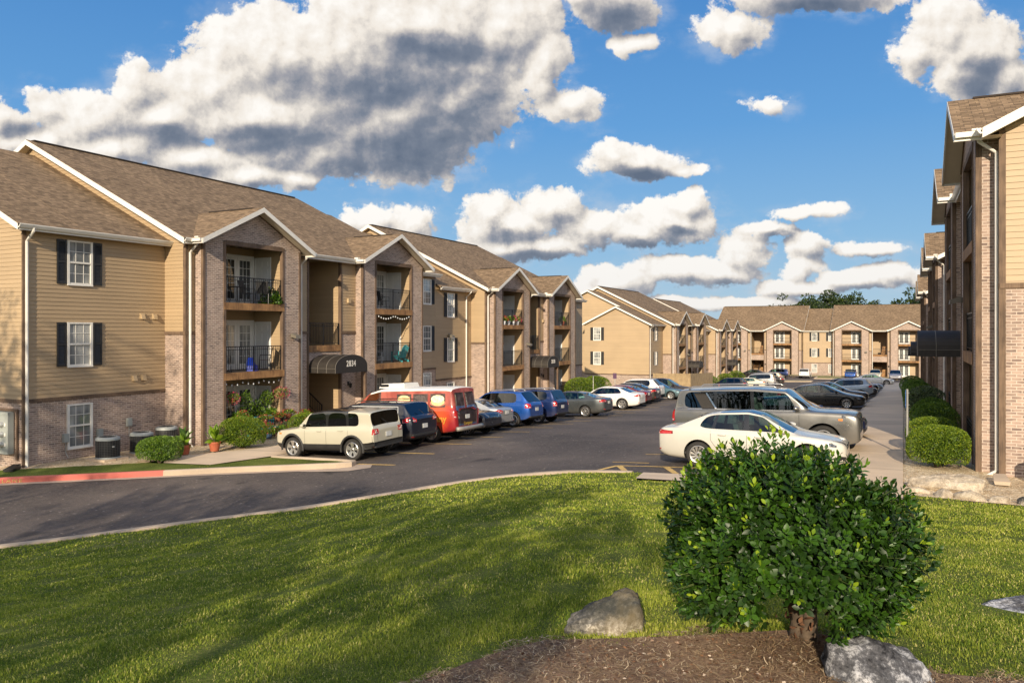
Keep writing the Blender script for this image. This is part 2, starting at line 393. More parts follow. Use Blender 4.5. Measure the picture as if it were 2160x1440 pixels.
M['asphalt']=m_asphalt(); M['walk']=m_concrete('sidewalk_concrete',(.62,.48,.34),3.05); M['kerb']=m_concrete('kerb_concrete',(.43,.34,.25))
M['pan']=m_concrete('gutter_pan_concrete',(.40,.31,.24)); M['soil']=m_soilgrass()
M['gravel']=m_gravel('river_gravel',(.42,.29,.16),(.66,.50,.31),(.80,.68,.48),20)
M['mulch']=m_mulch(); M['yellow']=m_paintline('worn_yellow_paint',(.74,.48,.14),.3); M['redkerb']=m_concrete('red_kerb_paint',(.50,.13,.10))
M['yellowtext']=m_paintline('kerb_letter_paint',(.55,.40,.12),.3)

def Rn(x,y): return .5*np.sin(1.7*x+.6*y+1)*np.sin(1.3*y-.5*x)+.35*np.sin(3.9*x-1.1*y)*np.sin(3.1*y+2.0)+.2*np.sin(7.3*x+2.2*y)*np.cos(6.1*y-3*x)
def inside(poly,x,y):
    x=np.asarray(x); y=np.asarray(y); c=np.zeros(x.shape,bool); n=len(poly)
    for i in range(n):
        x0,y0=poly[i]; x1,y1=poly[(i+1)%n]
        cond=((y0>y)!=(y1>y)); 
        with np.errstate(divide='ignore',invalid='ignore'): xi=(x1-x0)*(y-y0)/(y1-y0+1e-12)+x0
        c^=cond&(x<xi)
    return c
def densify(poly,step,closed=True):
    out=[]; n=len(poly); 
    for i in range(n if closed else n-1):
        a=np.array(poly[i],float); b=np.array(poly[(i+1)%n],float); k=max(1,int(np.linalg.norm(b-a)/step))
        for j in range(k): out.append(tuple(a+(b-a)*j/k))
    if not closed: out.append(tuple(poly[-1]))
    return out
def smooth_line(pts,step=.6):
    P=[np.array(p,float) for p in pts]; P=[2*P[0]-P[1]]+P+[2*P[-1]-P[-2]]; out=[]
    for i in range(1,len(P)-2):
        k=max(2,int(np.linalg.norm(P[i+1]-P[i])/step))
        for j in range(k):
            t=j/k; a,b,c,d=P[i-1],P[i],P[i+1],P[i+2]
            out.append(tuple(.5*((2*b)+(-a+c)*t+(2*a-5*b+4*c-d)*t*t+(-a+3*b-3*c+d)*t**3)))
    out.append(tuple(P[-2])); return out
def zone(name,poly,off,cell,mat,rough=0.0,kind='structure'):
    bd=densify(poly,cell); nb=len(bd)
    xs=[p[0] for p in bd]; ys=[p[1] for p in bd]
    gx,gy=np.meshgrid(np.arange(min(xs)+cell/2,max(xs),cell),np.arange(min(ys)+cell/2,max(ys),cell)); gx=gx.ravel(); gy=gy.ravel()
    k=inside(poly,gx,gy); gx,gy=gx[k],gy[k]
    # drop points near the border
    bda=np.array(bd)
    if len(gx):
        keep=np.array([np.min(np.hypot(bda[:,0]-a,bda[:,1]-b))>cell*.35 for a,b in zip(gx,gy)]); gx,gy=gx[keep],gy[keep]
    pts=[Vector(p) for p in bd]+[Vector((float(a),float(b))) for a,b in zip(gx,gy)]
    v,e,f,_,_,_=delaunay_2d_cdt(pts,[(i,(i+1)%nb) for i in range(nb)],[],1,1e-6)
    va=np.array([(p.x,p.y) for p in v]); z=Hn(va[:,0],va[:,1])+off
    if rough: z=z+rough*Rn(va[:,0],va[:,1])
    V=np.column_stack([va,z])
    o=npmesh(name,V,np.array([tuple(q) for q in f]),mat,smooth=True)
    bm=bmesh.new(); bm.from_mesh(o.data)
    for fc in bm.faces:
        if fc.normal.z<0: fc.normal_flip()
    bm.to_mesh(o.data); bm.free()
    struct(o,kind); return o
def kerb(name,line,w=.15,h=.13,mat=None,low=-.1,label=None,top=0):
    """swept kerb; line is its centre"""
    L=[np.array(p) for p in line]; vs=[]; fs=[]
    for i,p in enumerate(L):
        t=L[min(i+1,len(L)-1)]-L[max(i-1,0)]; t=t/np.linalg.norm(t); nn=np.array([-t[1],t[0]]); z=H(*p)
        for o,dz in ((-w/2-.02,low),(-w/2,h*.82),(-w/2+.03,h),(w/2-.03,h),(w/2,h*.82),(w/2+.02,low)):
            q=p+nn*o; vs.append((q[0],q[1],z+dz))
    for i in range(len(L)-1):
        for k in range(5): fs.append((i*6+k,i*6+k+1,(i+1)*6+k+1,(i+1)*6+k))
    fs.append((0,1,2,3,4,5)); e=(len(L)-1)*6; fs.append((e+5,e+4,e+3,e+2,e+1,e))
    mb=MB(); mb.mesh(vs,fs); o=mb.build(name,mat or M['kerb']); 
    return struct(o)
def strip(mb,pts,w,off=.009,step=.8):
    L=densify(pts,step,False); 
    for a,b in zip(L[:-1],L[1:]):
        a=np.array(a); b=np.array(b); t=(b-a)/np.linalg.norm(b-a); n=np.array([-t[1],t[0]])*w/2
        q=[a-n,b-n,b+n,a+n]; mb.face([(p[0],p[1],H(p[0],p[1])+off) for p in q])

# ------------------------------------------------------------------ ground layout
K1=smooth_line([(-30,-12),(-25,-3.2),(-20.6,3.8),(-16.42,9.57),(-14.18,12.35),(-12.16,14.0),(-10.5,15.5),(-9.2,16.95),(-7.51,18.1),(-5.9,18.35)])
K2=smooth_line([(-44,-2),(-36,6),(-30.5,10.9),(-25.08,14.62),(-20.89,17.2),(-18.92,18.36),(-17.0,19.3)])+[(-16.1,19.72),(-15.75,20.0),(-15.8,20.2),(-16.3,20.3),(-17.5,20.32),(-19.35,20.35)]
lot=K1+[(-5.6,18.3),(-2.0,18.3),(-2.0,118),(26,118),(26,146.5),(-42,146.5),(-42,119),(-19.35,119)]+K2[::-1]
zone('parking_lot',lot,0,1.6,M['asphalt'])
lawn=K1+[(-5.6,18.3),(-5.34,16.85),(0,16.85),(0,18.2),(2,17.8),(4.5,17.2),(12,16.5),(14,-10),(-28,-16)]
zone('lawn',lawn,.09,.6,M['soil'],.03)
zone('sidewalk',[(-5.6,18.3),(-2.0,18.3),(-2.0,118),(0,118),(0,16.85),(-5.34,16.85)],.13,1.2,M['walk'])
kerb('kerb',K1,w=.2,h=.14,mat=M['kerb'])
i0=min(range(len(K2)),key=lambda i:abs(K2[i][0]+20.9)+abs(K2[i][1]-17.2))
kr=kerb('kerb',K2[:i0+1],w=.2,h=.17,mat=M['redkerb'],top=1); kg=kerb('kerb',K2[i0:],w=.2,h=.17)
kerb('kerb',[(-2.05,y) for y in np.arange(18.3,118,1.5)],w=.16,h=.125)
kerb('kerb',[(-19.35,y) for y in np.arange(20.35,118,1.5)],w=.16,h=.13)
kerb('kerb',[(-5.6+.1*i,18.28) for i in range(0,36,6)],w=.16,h=.12)
# gutter pan along the far kerb
off=[(x+.38*.6,y-.38*.8) for x,y in K2[:-6]]
pan=K2[:-6]+off[::-1]
zone('gutter_pan',pan,.012,.8,M['pan'])
zone('gutter_pan',[(x,y) for x,y in K2[-8:-2]]+[(-15.2,20.4),(-14.9,19.9),(-15.3,19.3),(-16.4,19.0),(-17.3,18.85)],.013,.5,M['pan'])
path=[(-19.4,20.5),(-19.4,118),(-21.1,118),(-21.1,22.8),(-23.1,19.1),(-22.2,18.25),(-20.3,18.5)]
zone('footpath',path,.14,1.2,M['walk'])
gravel_l=[(-29,13.2),(-26.6,15.2),(-24.6,16.75),(-23.0,18.1),(-23.1,19.1),(-21.1,22.8),(-21.1,118),(-26,118),(-27,15.8)]
zone('gravel_bed',gravel_l,.10,.8,M['gravel'],.03)
grass_l=[(x-.05,y+.09) for x,y in K2[:-3]]+[(-19.35,20.3),(-20.3,18.5),(-22.2,18.25),(-23.0,18.1),(-24.6,16.75),(-26.6,15.2),(-29,13.2),(-46,3)]
zone('verge',grass_l,.12,.6,M['soil'],.02)
gravel_r=[(0,18.2),(2,17.8),(4.5,17.2),(12,16.5),(12,21.4),(2.0,21.6),(2.4,118),(0,118)]
zone('gravel_bed',gravel_r,.10,.8,M['gravel'],.03)
zone('footpath',[(-42,146.6),(26,146.6),(26,148.4),(-42,148.4)],.14,2,M['walk'])
zone('verge',[(-42,148.5),(26,148.5),(26,152.5),(-42,152.5)],.12,2,M['soil'])
# planted islands at the far end of the lot
for k,pl in enumerate([[(-13.2,139.5),(-8.5,139.5),(-8.2,146.4),(-13.4,146.4)],[(-16.6,127),(-12.6,127),(-12.6,129.2),(-16.6,129.2)]]):
    zone('verge',pl,.14,1.2,M['soil']); pp=densify(pl+[pl[0]],.9,False); kerb('kerb',pp,w=.3,h=.16)
# wide base sheet to the horizon
xs=np.concatenate([[-4000,-1500,-600,-250,-120],np.arange(-60,51,3.0),[120,250,600,1500,4000]]); ys=np.concatenate([[-4000,-1500,-500,-150,-50],np.arange(-15,166,3.0),[250,400,700,1500,4000]])
gx,gy=np.meshgrid(xs,ys); gz=Hn(gx.ravel(),gy.ravel())-.16; far=(np.abs(gx.ravel())>200)|(gy.ravel()>300); gz[far]=np.minimum(gz[far],-8.6)
nx,ny=len(xs),len(ys); I=np.arange(nx*ny).reshape(ny,nx)
Fq=np.stack([I[:-1,:-1].ravel(),I[:-1,1:].ravel(),I[1:,1:].ravel(),I[1:,:-1].ravel()],1)
struct(npmesh('ground',np.column_stack([gx.ravel(),gy.ravel(),gz]),Fq,M['soil'],smooth=True))
# parking lines
ml=MB()
lys=[20.45,22.75,25.35,27.9,30.4,32.9,35.35,37.85,40.35]+[42.9+2.5*i for i in range(0,7)]
for y in lys: strip(ml,[(-19.2,y),(-14.35,y)],.12)
for i in range(18): strip(ml,[(-19.2,70+2.55*i),(-14.4,70+2.55*i)],.10)
for i in range(37): strip(ml,[(-7.0,20.45+2.62*i),(-2.2,20.45+2.62*i)],.12)
# access aisle hatching in front of the ramp
strip(ml,[(-7.0,20.45),(-7.35,18.35)],.14)
for x in (-6.9,-5.6,-4.3,-3.0): strip(ml,[(x,20.35),(x+.95,18.42)],.16)
strip(ml,[(-7.4,21.2),(-6.3,21.1)],.10)
for i in range(14): strip(ml,[(-36+2.7*i,146.3),(-36+2.7*i,141.5)],.10)
struct(ml.build('parking_lines',M['yellow']))
# ------------------------------------------------------------------ buildings
LAP=.144
class Frame:
    """s runs along the facade, d out of it, z up from the ground floor"""
    def __init__(s,O,S,D,f0): s.O=Vector((O[0],O[1],f0)); s.S=Vector((*S,0)); s.D=Vector((*D,0))
    def __call__(s,a,d,z): return s.O+s.S*a+s.D*d+Vector((0,0,z))
def hole_split(alo,ahi,hs):
    iv=[(alo,ahi)]
    for h0,h1 in hs:
        nv=[]
        for a,b in iv:
            if h1<=a or h0>=b: nv.append((a,b)); continue
            if h0>a: nv.append((a,h0))
            if h1<b: nv.append((h1,b))
        iv=nv
    return iv
def siding(mb,W,a0,a1,z0,z1,holes=(),lap=.017,m=0):
    """lap siding on the wall W(a,z,off); a0,a1 numbers or functions of z"""
    if hasattr(mb,'new'): mb.new()
    f0=a0 if callable(a0) else (lambda z:a0); f1=a1 if callable(a1) else (lambda z:a1)
    n0=math.floor(z0/LAP+1e-6)
    zs={round(z0,4),round(z1,4)}
    k=n0
    while k*LAP<z1: 
        if k*LAP>z0: zs.add(round(k*LAP,4))
        k+=1
    for h in holes:
        for z in (h[2],h[3]):
            if z0<z<z1: zs.add(round(z,4))
    zs=sorted(zs)
    for za,zb in zip(zs[:-1],zs[1:]):
        if zb-za<1e-4: continue
        zm=(za+zb)/2; c=math.floor(zm/LAP); fa=(za-c*LAP)/LAP; fb=(zb-c*LAP)/LAP
        oa=lap*(1-fa)+.002; ob=lap*(1-fb)+.002
        hs=[(h[0],h[1]) for h in holes if h[2]<=zm<=h[3]]
        A0,A1=f0(zm),f1(zm)
        if A1-A0<.01: continue
        for a,b in hole_split(A0,A1,hs):
            la=f0(za) if a==A0 else a; lb=f0(zb) if a==A0 else a; ra=f1(za) if b==A1 else b; rb=f1(zb) if b==A1 else b
            if rb<lb: lb=rb=(lb+rb)/2
            mb.face([W(la,za,oa),W(ra,za,oa),W(rb,zb,ob),W(lb,zb,ob)],m)
            if fa<1e-3: mb.face([W(la,za,.002),W(ra,za,.002),W(ra,za,oa),W(la,za,oa)],m)
def flat(mb,W,a0,a1,z0,z1,holes=(),off=.0,m=0):
    if hasattr(mb,'new') and off==.0: mb.new()
    zs=sorted({z0,z1}|{z for h in holes for z in (h[2],h[3]) if z0<z<z1})
    for za,zb in zip(zs[:-1],zs[1:]):
        zm=(za+zb)/2
        for a,b in hole_split(a0,a1,[(h[0],h[1]) for h in holes if h[2]<=zm<=h[3]]):
            mb.face([W(a,za,off),W(b,za,off),W(b,zb,off),W(a,zb,off)],m)
def roofslab(mb,A,B,C_,D_,th=.07,m=0):
    """A,B eave points, C_,D_ ridge points (C_ above B)"""
    if hasattr(mb,'new'): mb.new()
    A,B,C_,D_=[Vector(p) for p in (A,B,C_,D_)]
    u=(B-A).length; 
    ax=(B-A).normalized(); 
    def uv(p): q=p-A; x=q.dot(ax); y=(q-ax*x).length; return (x,y)
    n=(B-A).cross(D_-A).normalized()
    if n.z<0: n=-n
    top=[A,B,C_,D_]; dn=Vector((0,0,-th))
    mb.face(top,m,[uv(p) for p in top])
    bot=[p+dn for p in top]; mb.face(bot[::-1],1)
    for i in range(4):
        p,q=top[i],top[(i+1)%4]; mb.face([p,q,q+dn,p+dn],m,[uv(p),uv(q),uv(q),uv(p)])
def Wfac(P,d): return lambda a,z,o: P(a,d+o,z)           # wall facing out (+d)
def Wend(P,s,sgn=-1): return lambda a,z,o: P(s+sgn*o,a,z) # wall facing along s ; a runs along d

def window(P,a0,a1,z0,z1,d,root,bpt,shut=True,W=None,glass='glass',simplew=False):
    """double-hung window with a white frame, grilles and shutters, on wall W(a,z,off)"""
    W=W or Wfac(P,d)
    def bx(mb,A0,A1,Z0,Z1,o0,o1,m=0):
        p=[W(A0,Z0,o0),W(A1,Z0,o0),W(A1,Z0,o1),W(A0,Z0,o1),W(A0,Z1,o0),W(A1,Z1,o0),W(A1,Z1,o1),W(A0,Z1,o1)]
        mb.hexa(p,m)
    w=.055; mb=MB()
    bx(mb,a0-.03,a0+w,z0,z1,.0,.06); bx(mb,a1-w,a1+.03,z0,z1,.0,.06); bx(mb,a0+w,a1-w,z1-w,z1,.0,.058); bx(mb,a0-.03,a1+.03,z0-.05,z0,.0,.075)
    bx(mb,a0+w,a1-w,z0,z0+w,.0,.05); zm=(z0+z1)/2; bx(mb,a0+w,a1-w,zm-.03,zm+.03,.0,.054)
    wn=mb.build('window',M['white'],root,bpt)
    g=MB()
    for k in (1,2):
        x=a0+(a1-a0)*k/3; bx(g,x-.009,x+.009,zm+.03,z1-w,.022,.032); bx(g,x-.009,x+.009,z0+w,zm-.03,.012,.022)
    for zz,oo in (((zm+z1)/2,.0225),((zm+z0)/2,.0125)): bx(g,a0+w,a1-w,zz-.009,zz+.009,oo,oo+.01)
    g.build('grille',M['white'],wn,bpt)
    gl=MB(); gl.face([W(a0+w,zm,.02),W(a1-w,zm,.02),W(a1-w,z1-w,.02),W(a0+w,z1-w,.02)]); gl.face([W(a0+w,z0+w,.010),W(a1-w,z0+w,.010),W(a1-w,zm,.010),W(a0+w,zm,.010)])
    gl.build('pane',M[glass],wn,bpt)
    if shut:
        for sx in (a0-.40,a1+.06):
            s=MB(); A0,A1=sx,sx+.34; t=.05
            bx(s,A0,A0+t,z0,z1,.018,.055); bx(s,A1-t,A1,z0,z1,.018,.055)
            for zz in (z0,zm-.04,z1-.08): bx(s,A0+t,A1-t,zz,zz+.08,.018,.053)
            k=z0+.08
            while k<z1-.1:
                p=[W(A0+t,k,.045),W(A1-t,k,.045),W(A1-t,k+.05,.02),W(A0+t,k+.05,.02)]; s.face(p); s.face([W(A0+t,k,.02),W(A1-t,k,.02),W(A1-t,k,.045),W(A0+t,k,.045)]); k+=.05
            s.build('shutter',M['shutter'],wn,bpt)
    return wn
def french_door(P,a0,a1,z0,d,root,bpt,glass='glass_dark'):
    W=Wfac(P,d); z1=z0+2.08
    def bx(mb,A0,A1,Z0,Z1,o0,o1,m=0):
        mb.hexa([W(A0,Z0,o0),W(A1,Z0,o0),W(A1,Z0,o1),W(A0,Z0,o1),W(A0,Z1,o0),W(A1,Z1,o0),W(A1,Z1,o1),W(A0,Z1,o1)],m)
    mb=MB(); mid=(a0+a1)/2
    bx(mb,a0-.08,a0,z0,z1,.005,.05); bx(mb,a1,a1+.08,z0,z1,.005,.05); bx(mb,a0-.08,a1+.08,z1,z1+.09,.005,.052)
    for A0,A1 in ((a0,mid-.01),(mid+.01,a1)):
        bx(mb,A0,A0+.14,z0,z1,.0,.03); bx(mb,A1-.14,A1,z0,z1,.0,.03); bx(mb,A0+.14,A1-.14,z0,z0+.24,.0,.029); bx(mb,A0+.14,A1-.14,z1-.14,z1,.0,.029)
        for k in (1,2): x=A0+.14+(A1-A0-.28)*k/3; bx(mb,x-.01,x+.01,z0+.24,z1-.14,.012,.024)
        for k in range(1,5): zz=z0+.24+(z1-.14-z0-.24)*k/5; bx(mb,A0+.14,A1-.14,zz-.01,zz+.01,.0125,.0235)
    dr=mb.build('french_door',M['white_door'],root,bpt)
    g=MB()
    for A0,A1 in ((a0,mid-.01),(mid+.01,a1)): g.face([W(A0+.14,z0+.24,.012),W(A1-.14,z0+.24,.012),W(A1-.14,z1-.14,.012),W(A0+.14,z1-.14,.012)])
    g.build('door_pane',M[glass],dr,bpt)
    h=MB(); h.tube([W(mid+.05,z0+1.0,.03),W(mid+.05,z0+1.0,.08),W(mid+.14,z0+1.0,.085)],.012); h.build('handle',M['black_metal'],dr,bpt)
def panel_door(W,a0,a1,z0,root,bpt,name='storage_door'):
    """six panel door on wall W(a,z,off)"""
    def bx(mb,A0,A1,Z0,Z1,o0,o1,m=0):
        mb.hexa([W(A0,Z0,o0),W(A1,Z0,o0),W(A1,Z0,o1),W(A0,Z0,o1),W(A0,Z1,o0),W(A1,Z1,o0),W(A1,Z1,o1),W(A0,Z1,o1)],m)
    z1=z0+2.04; w=a1-a0; mb=MB()
    bx(mb,a0-.07,a0,z0,z1,.015,.05); bx(mb,a1,a1+.07,z0,z1,.015,.05); bx(mb,a0-.07,a1+.07,z1,z1+.07,.015,.05)
    bx(mb,a0,a1,z0,z1,.0,.022)
    for c in (0,1):
        x0=a0+w*(.12+.42*c); x1=x0+w*.34
        for f0_,f1_ in ((.08,.42),(.48,.78),(.83,.95)):
            bx(mb,x0,x1,z0+2.04*f0_,z0+2.04*f1_,.022,.030)
            bx(mb,x0+.025,x1-.025,z0+2.04*f0_+.025,z0+2.04*f1_-.025,.030,.036)
    dr=mb.build(name,M['white_door'],root,bpt)
    k=MB(); k.lathe([(0,.085),(.024,.08),(.03,.062),(.022,.045),(.012,.03),(.012,.02)],10)
    ks=MB(); c=W(a1-.08,z0+.97,.04); 
    ks.box((-.025,-.025,-.03),(.025,.025,.03),P=lambda x,y,z:(c[0]+x,c[1]+y,c[2]+z)); ks.build('handle',M['black_metal'],dr,bpt)
    return dr
def railing(A,B,root,bpt,h=1.06,nm='railing',step=.115,name_mat='black_metal'):
    A=Vector(A); B=Vector(B); mb=MB(); L=(B-A).length; n=max(2,round(L/step)); up=Vector((0,0,1))
    mb.rbar(A+up*h,B+up*h,.045,.035); mb.rbar(A+up*(h-.13),B+up*(h-.13),.022,.022); mb.rbar(A+up*.09,B+up*.09,.03,.025)
    for i in range(n+1):
        p=A+(B-A)*i/n; big=(i in (0,n) or i==n//2)
        mb.rbar(p+up*(.0 if big else .09),p+up*(h+.02 if big else h-.0),.045 if big else .016,.045 if big else .016)
    return mb.build(nm,M[name_mat],root,bpt)
def downspout(P,s,d,ztop,zbot,root,bpt,out=.34,sd=0.0,d_low=None,r=.043):
    """gutter elbow back to the wall, then straight down with a kick-out shoe"""
    mb=MB(); dw=d+.06
    def seg(a,b): mb.rbar(P(*a),P(*b),.09,.07,up=(P.S.x,P.S.y,0))
    pts=[(s+sd,d+out,ztop),(s+sd,d+out-.01,ztop-.10),(s,dw,ztop-.42),(s,dw,zbot+.25),(s,dw+.22,zbot+.08)]
    mb.tube([P(*p) for p in pts],[.05,.05,.05,.05,.05],8)
    mb.box((s-.07,dw-.07,2.8),(s+.07,dw-.05,2.84),P=P)
    return mb.build('downspout',M['gutter'],root,bpt,smooth=False)
def barrel_awning(P,s0,s1,d0,d1,z0,z1,root,bpt,number=None,flip=False):
    """barrel awning: half-round fabric over the entry with valance and piping, number on its front"""
    mb=MB(); n=16; cz=z0+.22; h=z1-cz; cs=(s0+s1)/2; hw=(s1-s0)/2
    arc=[(cs-hw*math.cos(math.pi*k/n),cz+h*math.sin(math.pi*k/n)**.85) for k in range(n+1)]
    arc=[(s0,z0)]+arc+[(s1,z0)]
    ds=[d0+(d1-d0)*k/3 for k in range(4)]
    for i in range(3):
        for k in range(len(arc)-1):
            a,b=arc[k],arc[k+1]
            sag=0
            mb.face([P(a[0],ds[i],a[1]),P(b[0],ds[i],b[1]),P(b[0],ds[i+1],b[1]),P(a[0],ds[i+1],a[1])])
    mb.face([P(a,d1,z) for a,z in arc]); 
    aw=mb.build('awning',M['awning'],root,bpt)
    pm=MB()
    for i in ((1,2,3) if not flip else (2,)): pm.tube([P(a,ds[i]+(.004 if i==3 else 0),z+.004) for a,z in arc],.009,4)
    for sx in (s0-.004,s1+.004): pm.tube([P(sx,d0,cz),P(sx,d1,cz)],.006,4)
    pm.build('piping',M['awning_seam'],aw,bpt)
    fr=MB()
    for sx in (s0+.03,s1-.03):
        fr.tube([P(sx,d0,z0+.03),P(sx,d1-.03,z0+.03)],.018,6)
    fr.tube([P(s0+.03,d1-.03,z0+.03),P(s1-.03,d1-.03,z0+.03)],.018,6); fr.build('awning_frame',M['black_metal'],aw,bpt)
    if number:
        c=bpy.data.curves.new('num','FONT'); c.body=number; c.size=.40; c.space_character=1.12; c.align_x='CENTER'; c.align_y='CENTER'; c.extrude=.004; c.offset=.004
        to=bpy.data.objects.new('n',c); me=bpy.data.meshes.new_from_object(to.evaluated_get(bpy.context.evaluated_depsgraph_get()) if False else to)
        o=bpy.data.objects.new('house_number',me); COL.objects.link(o); me.materials.clear(); me.materials.append(M['white'])
        q=P(cs-hw*.05,d1+.012,z0+.42)
        X=P.S.copy() if not flip else -P.S; Z=Vector((0,0,1)); Y=X.cross(Z)
        Mx=Matrix((X*.80,Z,X.cross(Z))).transposed().to_4x4(); 
        if Mx.determinant()<0: pass
        me.transform(Mx); me.transform(Matrix.Translation(q-Vector(bpt))); o.parent=aw
        bpy.data.objects.remove(to)
    return aw
def wall_lamp(P,s,d,z,root,bpt):
    mb=MB(); mb.box((s-.05,d,z-.1),(s+.05,d+.03,z+.1),P=P); mb.tube([P(s,d+.03,z+.06),P(s,d+.12,z+.12),P(s,d+.16,z+.02)],.012,5)
    l=mb.build('wall_lantern',M['black_metal'],root,bpt)
    g=MB(); c=P(s,d+.16,z-.11); g.lathe([(.03,-.12),(.06,-.08),(.075,.08),(.09,.1),(.0,.15)],8,c=tuple(c)); g.build('lantern_shade',M['dark'],l,bpt)
def flood_lamp(P,s,d,z,root,bpt):
    mb=MB(); mb.box((s-.12,d,z-.06),(s+.12,d+.05,z+.1),P=P)
    p=[P(s-.17,d+.05,z-.03),P(s+.17,d+.05,z-.03),P(s+.17,d+.36,z-.10),P(s-.17,d+.36,z-.10),P(s-.17,d+.05,z+.14),P(s+.17,d+.05,z+.14),P(s+.17,d+.34,z+.03),P(s-.17,d+.34,z+.03)]
    mb.hexa(p); mb.build('flood_light',simple('lamp_housing',(.16,.14,.11),.5),root,bpt)

EAVE=8.16; PITCH=.49
TYPES={'A':dict(L=16.4,bays=[.45,10.6],bw=5.55,pier=1.05,stair=(7.05,9.4)),
       'B':dict(L=15.5,bays=[.45,9.35],bw=5.5,pier=1.05,stair=(6.55,8.6)),
       'D':dict(L=15.6,bays=[.35,9.4],bw=5.7,pier=1.2,stair=(6.5,8.9))}
def unit(P,root,bpt,kind,number=None,front=False,flip=False,near=True,rails=True,deco=True):
    T=TYPES[kind]; L=T['L']; bw=T['bw']; pier=T['pier']; st0,st1=T['stair']; ZB=4.5; PR=.45
    br=SMB(); sd=SMB(); tr=SMB(); ro=SMB(); fa=SMB(); so=SMB(); bm_=SMB(); fl=SMB(); ce=SMB()
    Wf=Wfac(P,0.0)
    # strips of wall between the bays
    b0,b1=T['bays']; strips=[(0,b0),(b0+bw,st0),(st1,b1),(b1+bw,L)]
    for a,b in strips:
        if b-a<.02: continue
        flat(br,Wf,a,b,-1.2,ZB); siding(sd,Wf,a,b,ZB,EAVE+.1)
        tr.box((a,0,ZB-.05),(b,.045,ZB+.07),P=P)
    tr.box((-.022,-.10,-1.2),(.10,.038,EAVE),P=P) ; tr.box((L-.10,-.10,-1.2),(L+.022,.038,EAVE),P=P)
    # end walls with gable
    zr=EAVE+.45*PITCH*0+ (9.85)*PITCH; dr=-9.45; dback=-18.9
    def dl(z): return dback if z<EAVE else dback+(z-EAVE)/PITCH
    def dh(z): return 0 if z<EAVE else -(z-EAVE)/PITCH
    for s,sg in ((0,-1),(L,1)):
        We=Wend(P,s,sg); flat(br,We,dback,0,-1.2,ZB); siding(sd,We,dl,dh,ZB,EAVE+9.4*PITCH)
        tr.hexa([We(dback,ZB-.05,0),We(.02,ZB-.05,0),We(.02,ZB-.05,.045),We(dback,ZB-.05,.045),We(dback,ZB+.07,0),We(.02,ZB+.07,0),We(.02,ZB+.07,.045),We(dback,ZB+.07,.045)])
    flat(br,Wfac(P,dback),0,L,-1.5,ZB); flat(sd,Wfac(P,dback),0,L,ZB,EAVE+.1)
    # main roof
    e=.4; rs0,rs1=-e,L+e; ze=EAVE+.02
    roofslab(ro,P(rs0,e,ze),P(rs1,e,ze),P(rs1,dr,ze+(e-dr)*PITCH),P(rs0,dr,ze+(e-dr)*PITCH))
    roofslab(ro,P(rs0,dback-e,ze),P(rs1,dback-e,ze),P(rs1,dr,ze+(e-dr)*PITCH+.001),P(rs0,dr,ze+(e-dr)*PITCH+.001))
    zrg=ze+(e-dr)*PITCH
    rc=SMB(); rc.box((rs0+.3,dr-.13,zrg-.02),(rs1-.3,dr+.13,zrg+.035),P=P)
    # rake fascia boards and rake soffit
    for s in (rs0,rs1):
        s_in=s+.03*(1 if s<0 else -1); s_o=s-.014*(1 if s<0 else -1)
        for dd,sg in ((e,1),(dback-e,-1)):
            a=P(s_o,dd,ze-.012); b=P(s_o,dr,zrg-.012); c=P(s_o,dr,zrg-.24); d_=P(s_o,dd,ze-.24)
            a2=P(s_in,dd,ze-.02); b2=P(s_in,dr,zrg-.02); c2=P(s_in,dr,zrg-.24); d2=P(s_in,dd,ze-.24)
            fa.hexa([d_,d2,c2,c,a,a2,b2,b])
        w0,w1=(s,0) if s<0 else (L,s)
        for dd in (e,dback-e):
            so.new(); so.face([P(w0,dd,ze-.2),P(w1,dd,ze-.2),P(w1,dr,zrg-.2),P(w0,dr,zrg-.2)])
    # eave fascia, gutter, soffit
    segs=[(rs0,b0-.45+.02),(b0+bw+.43,b1-.43),(b1+bw+.43,rs1)]
    gu=SMB()
    for a,b in segs:
        if b-a<.05: continue
        so.new(); so.face([P(a,0,ze-.2),P(b,0,ze-.2),P(b,e,ze-.2),P(a,e,ze-.2)])
        fa.box((a,e-.03,ze-.22),(b,e,ze-.076),P=P)
        prof=[(e,ze-.14),(e+.04,ze-.145),(e+.07,ze-.12),(e+.12,ze-.03),(e+.12,ze-.0),(e+.105,ze-.0),(e+.10,ze-.03),(e+.02,ze-.11),(e,ze-.11)]
        n=len(prof)
        gu.mesh([P(a,d,z) for d,z in prof]+[P(b,d,z) for d,z in prof],[(k,(k+1)%n,n+(k+1)%n,n+k) for k in range(n)]+[tuple(range(n)),tuple(range(2*n-1,n-1,-1))])
    # bays
    for bi,bs in enumerate(T['bays']):
        o0,o1=bs+pier,bs+bw-pier; be=bs+bw; mid=(bs+be)/2; hb=bw/2+.45; d=PR; zb_ap=ze+hb*.5
        Wb=Wfac(P,d)
        flat(br,Wb,bs,o0,-1.2,EAVE); flat(br,Wb,o1,be,-1.2,EAVE)
        rk=lambda s: ze-.12+(hb-abs(s-mid))*.5
        zt=8.26
        # brick gable over the top opening
        br.face([P(bs,d,EAVE),P(o0,d,EAVE),P(o0,d,rk(o0)),P(bs,d,rk(bs))]); br.face([P(o1,d,EAVE),P(be,d,EAVE),P(be,d,rk(be)),P(o1,d,rk(o1))])
        br.face([P(o0,d,zt),P(o1,d,zt),P(o1,d,rk(o1)),P(mid,d,rk(mid)),P(o0,d,rk(o0))])
        for s,sg in ((bs,-1),(be,1)):
            flat(br,Wend(P,s,sg),0,d,-1.2,EAVE+.1)
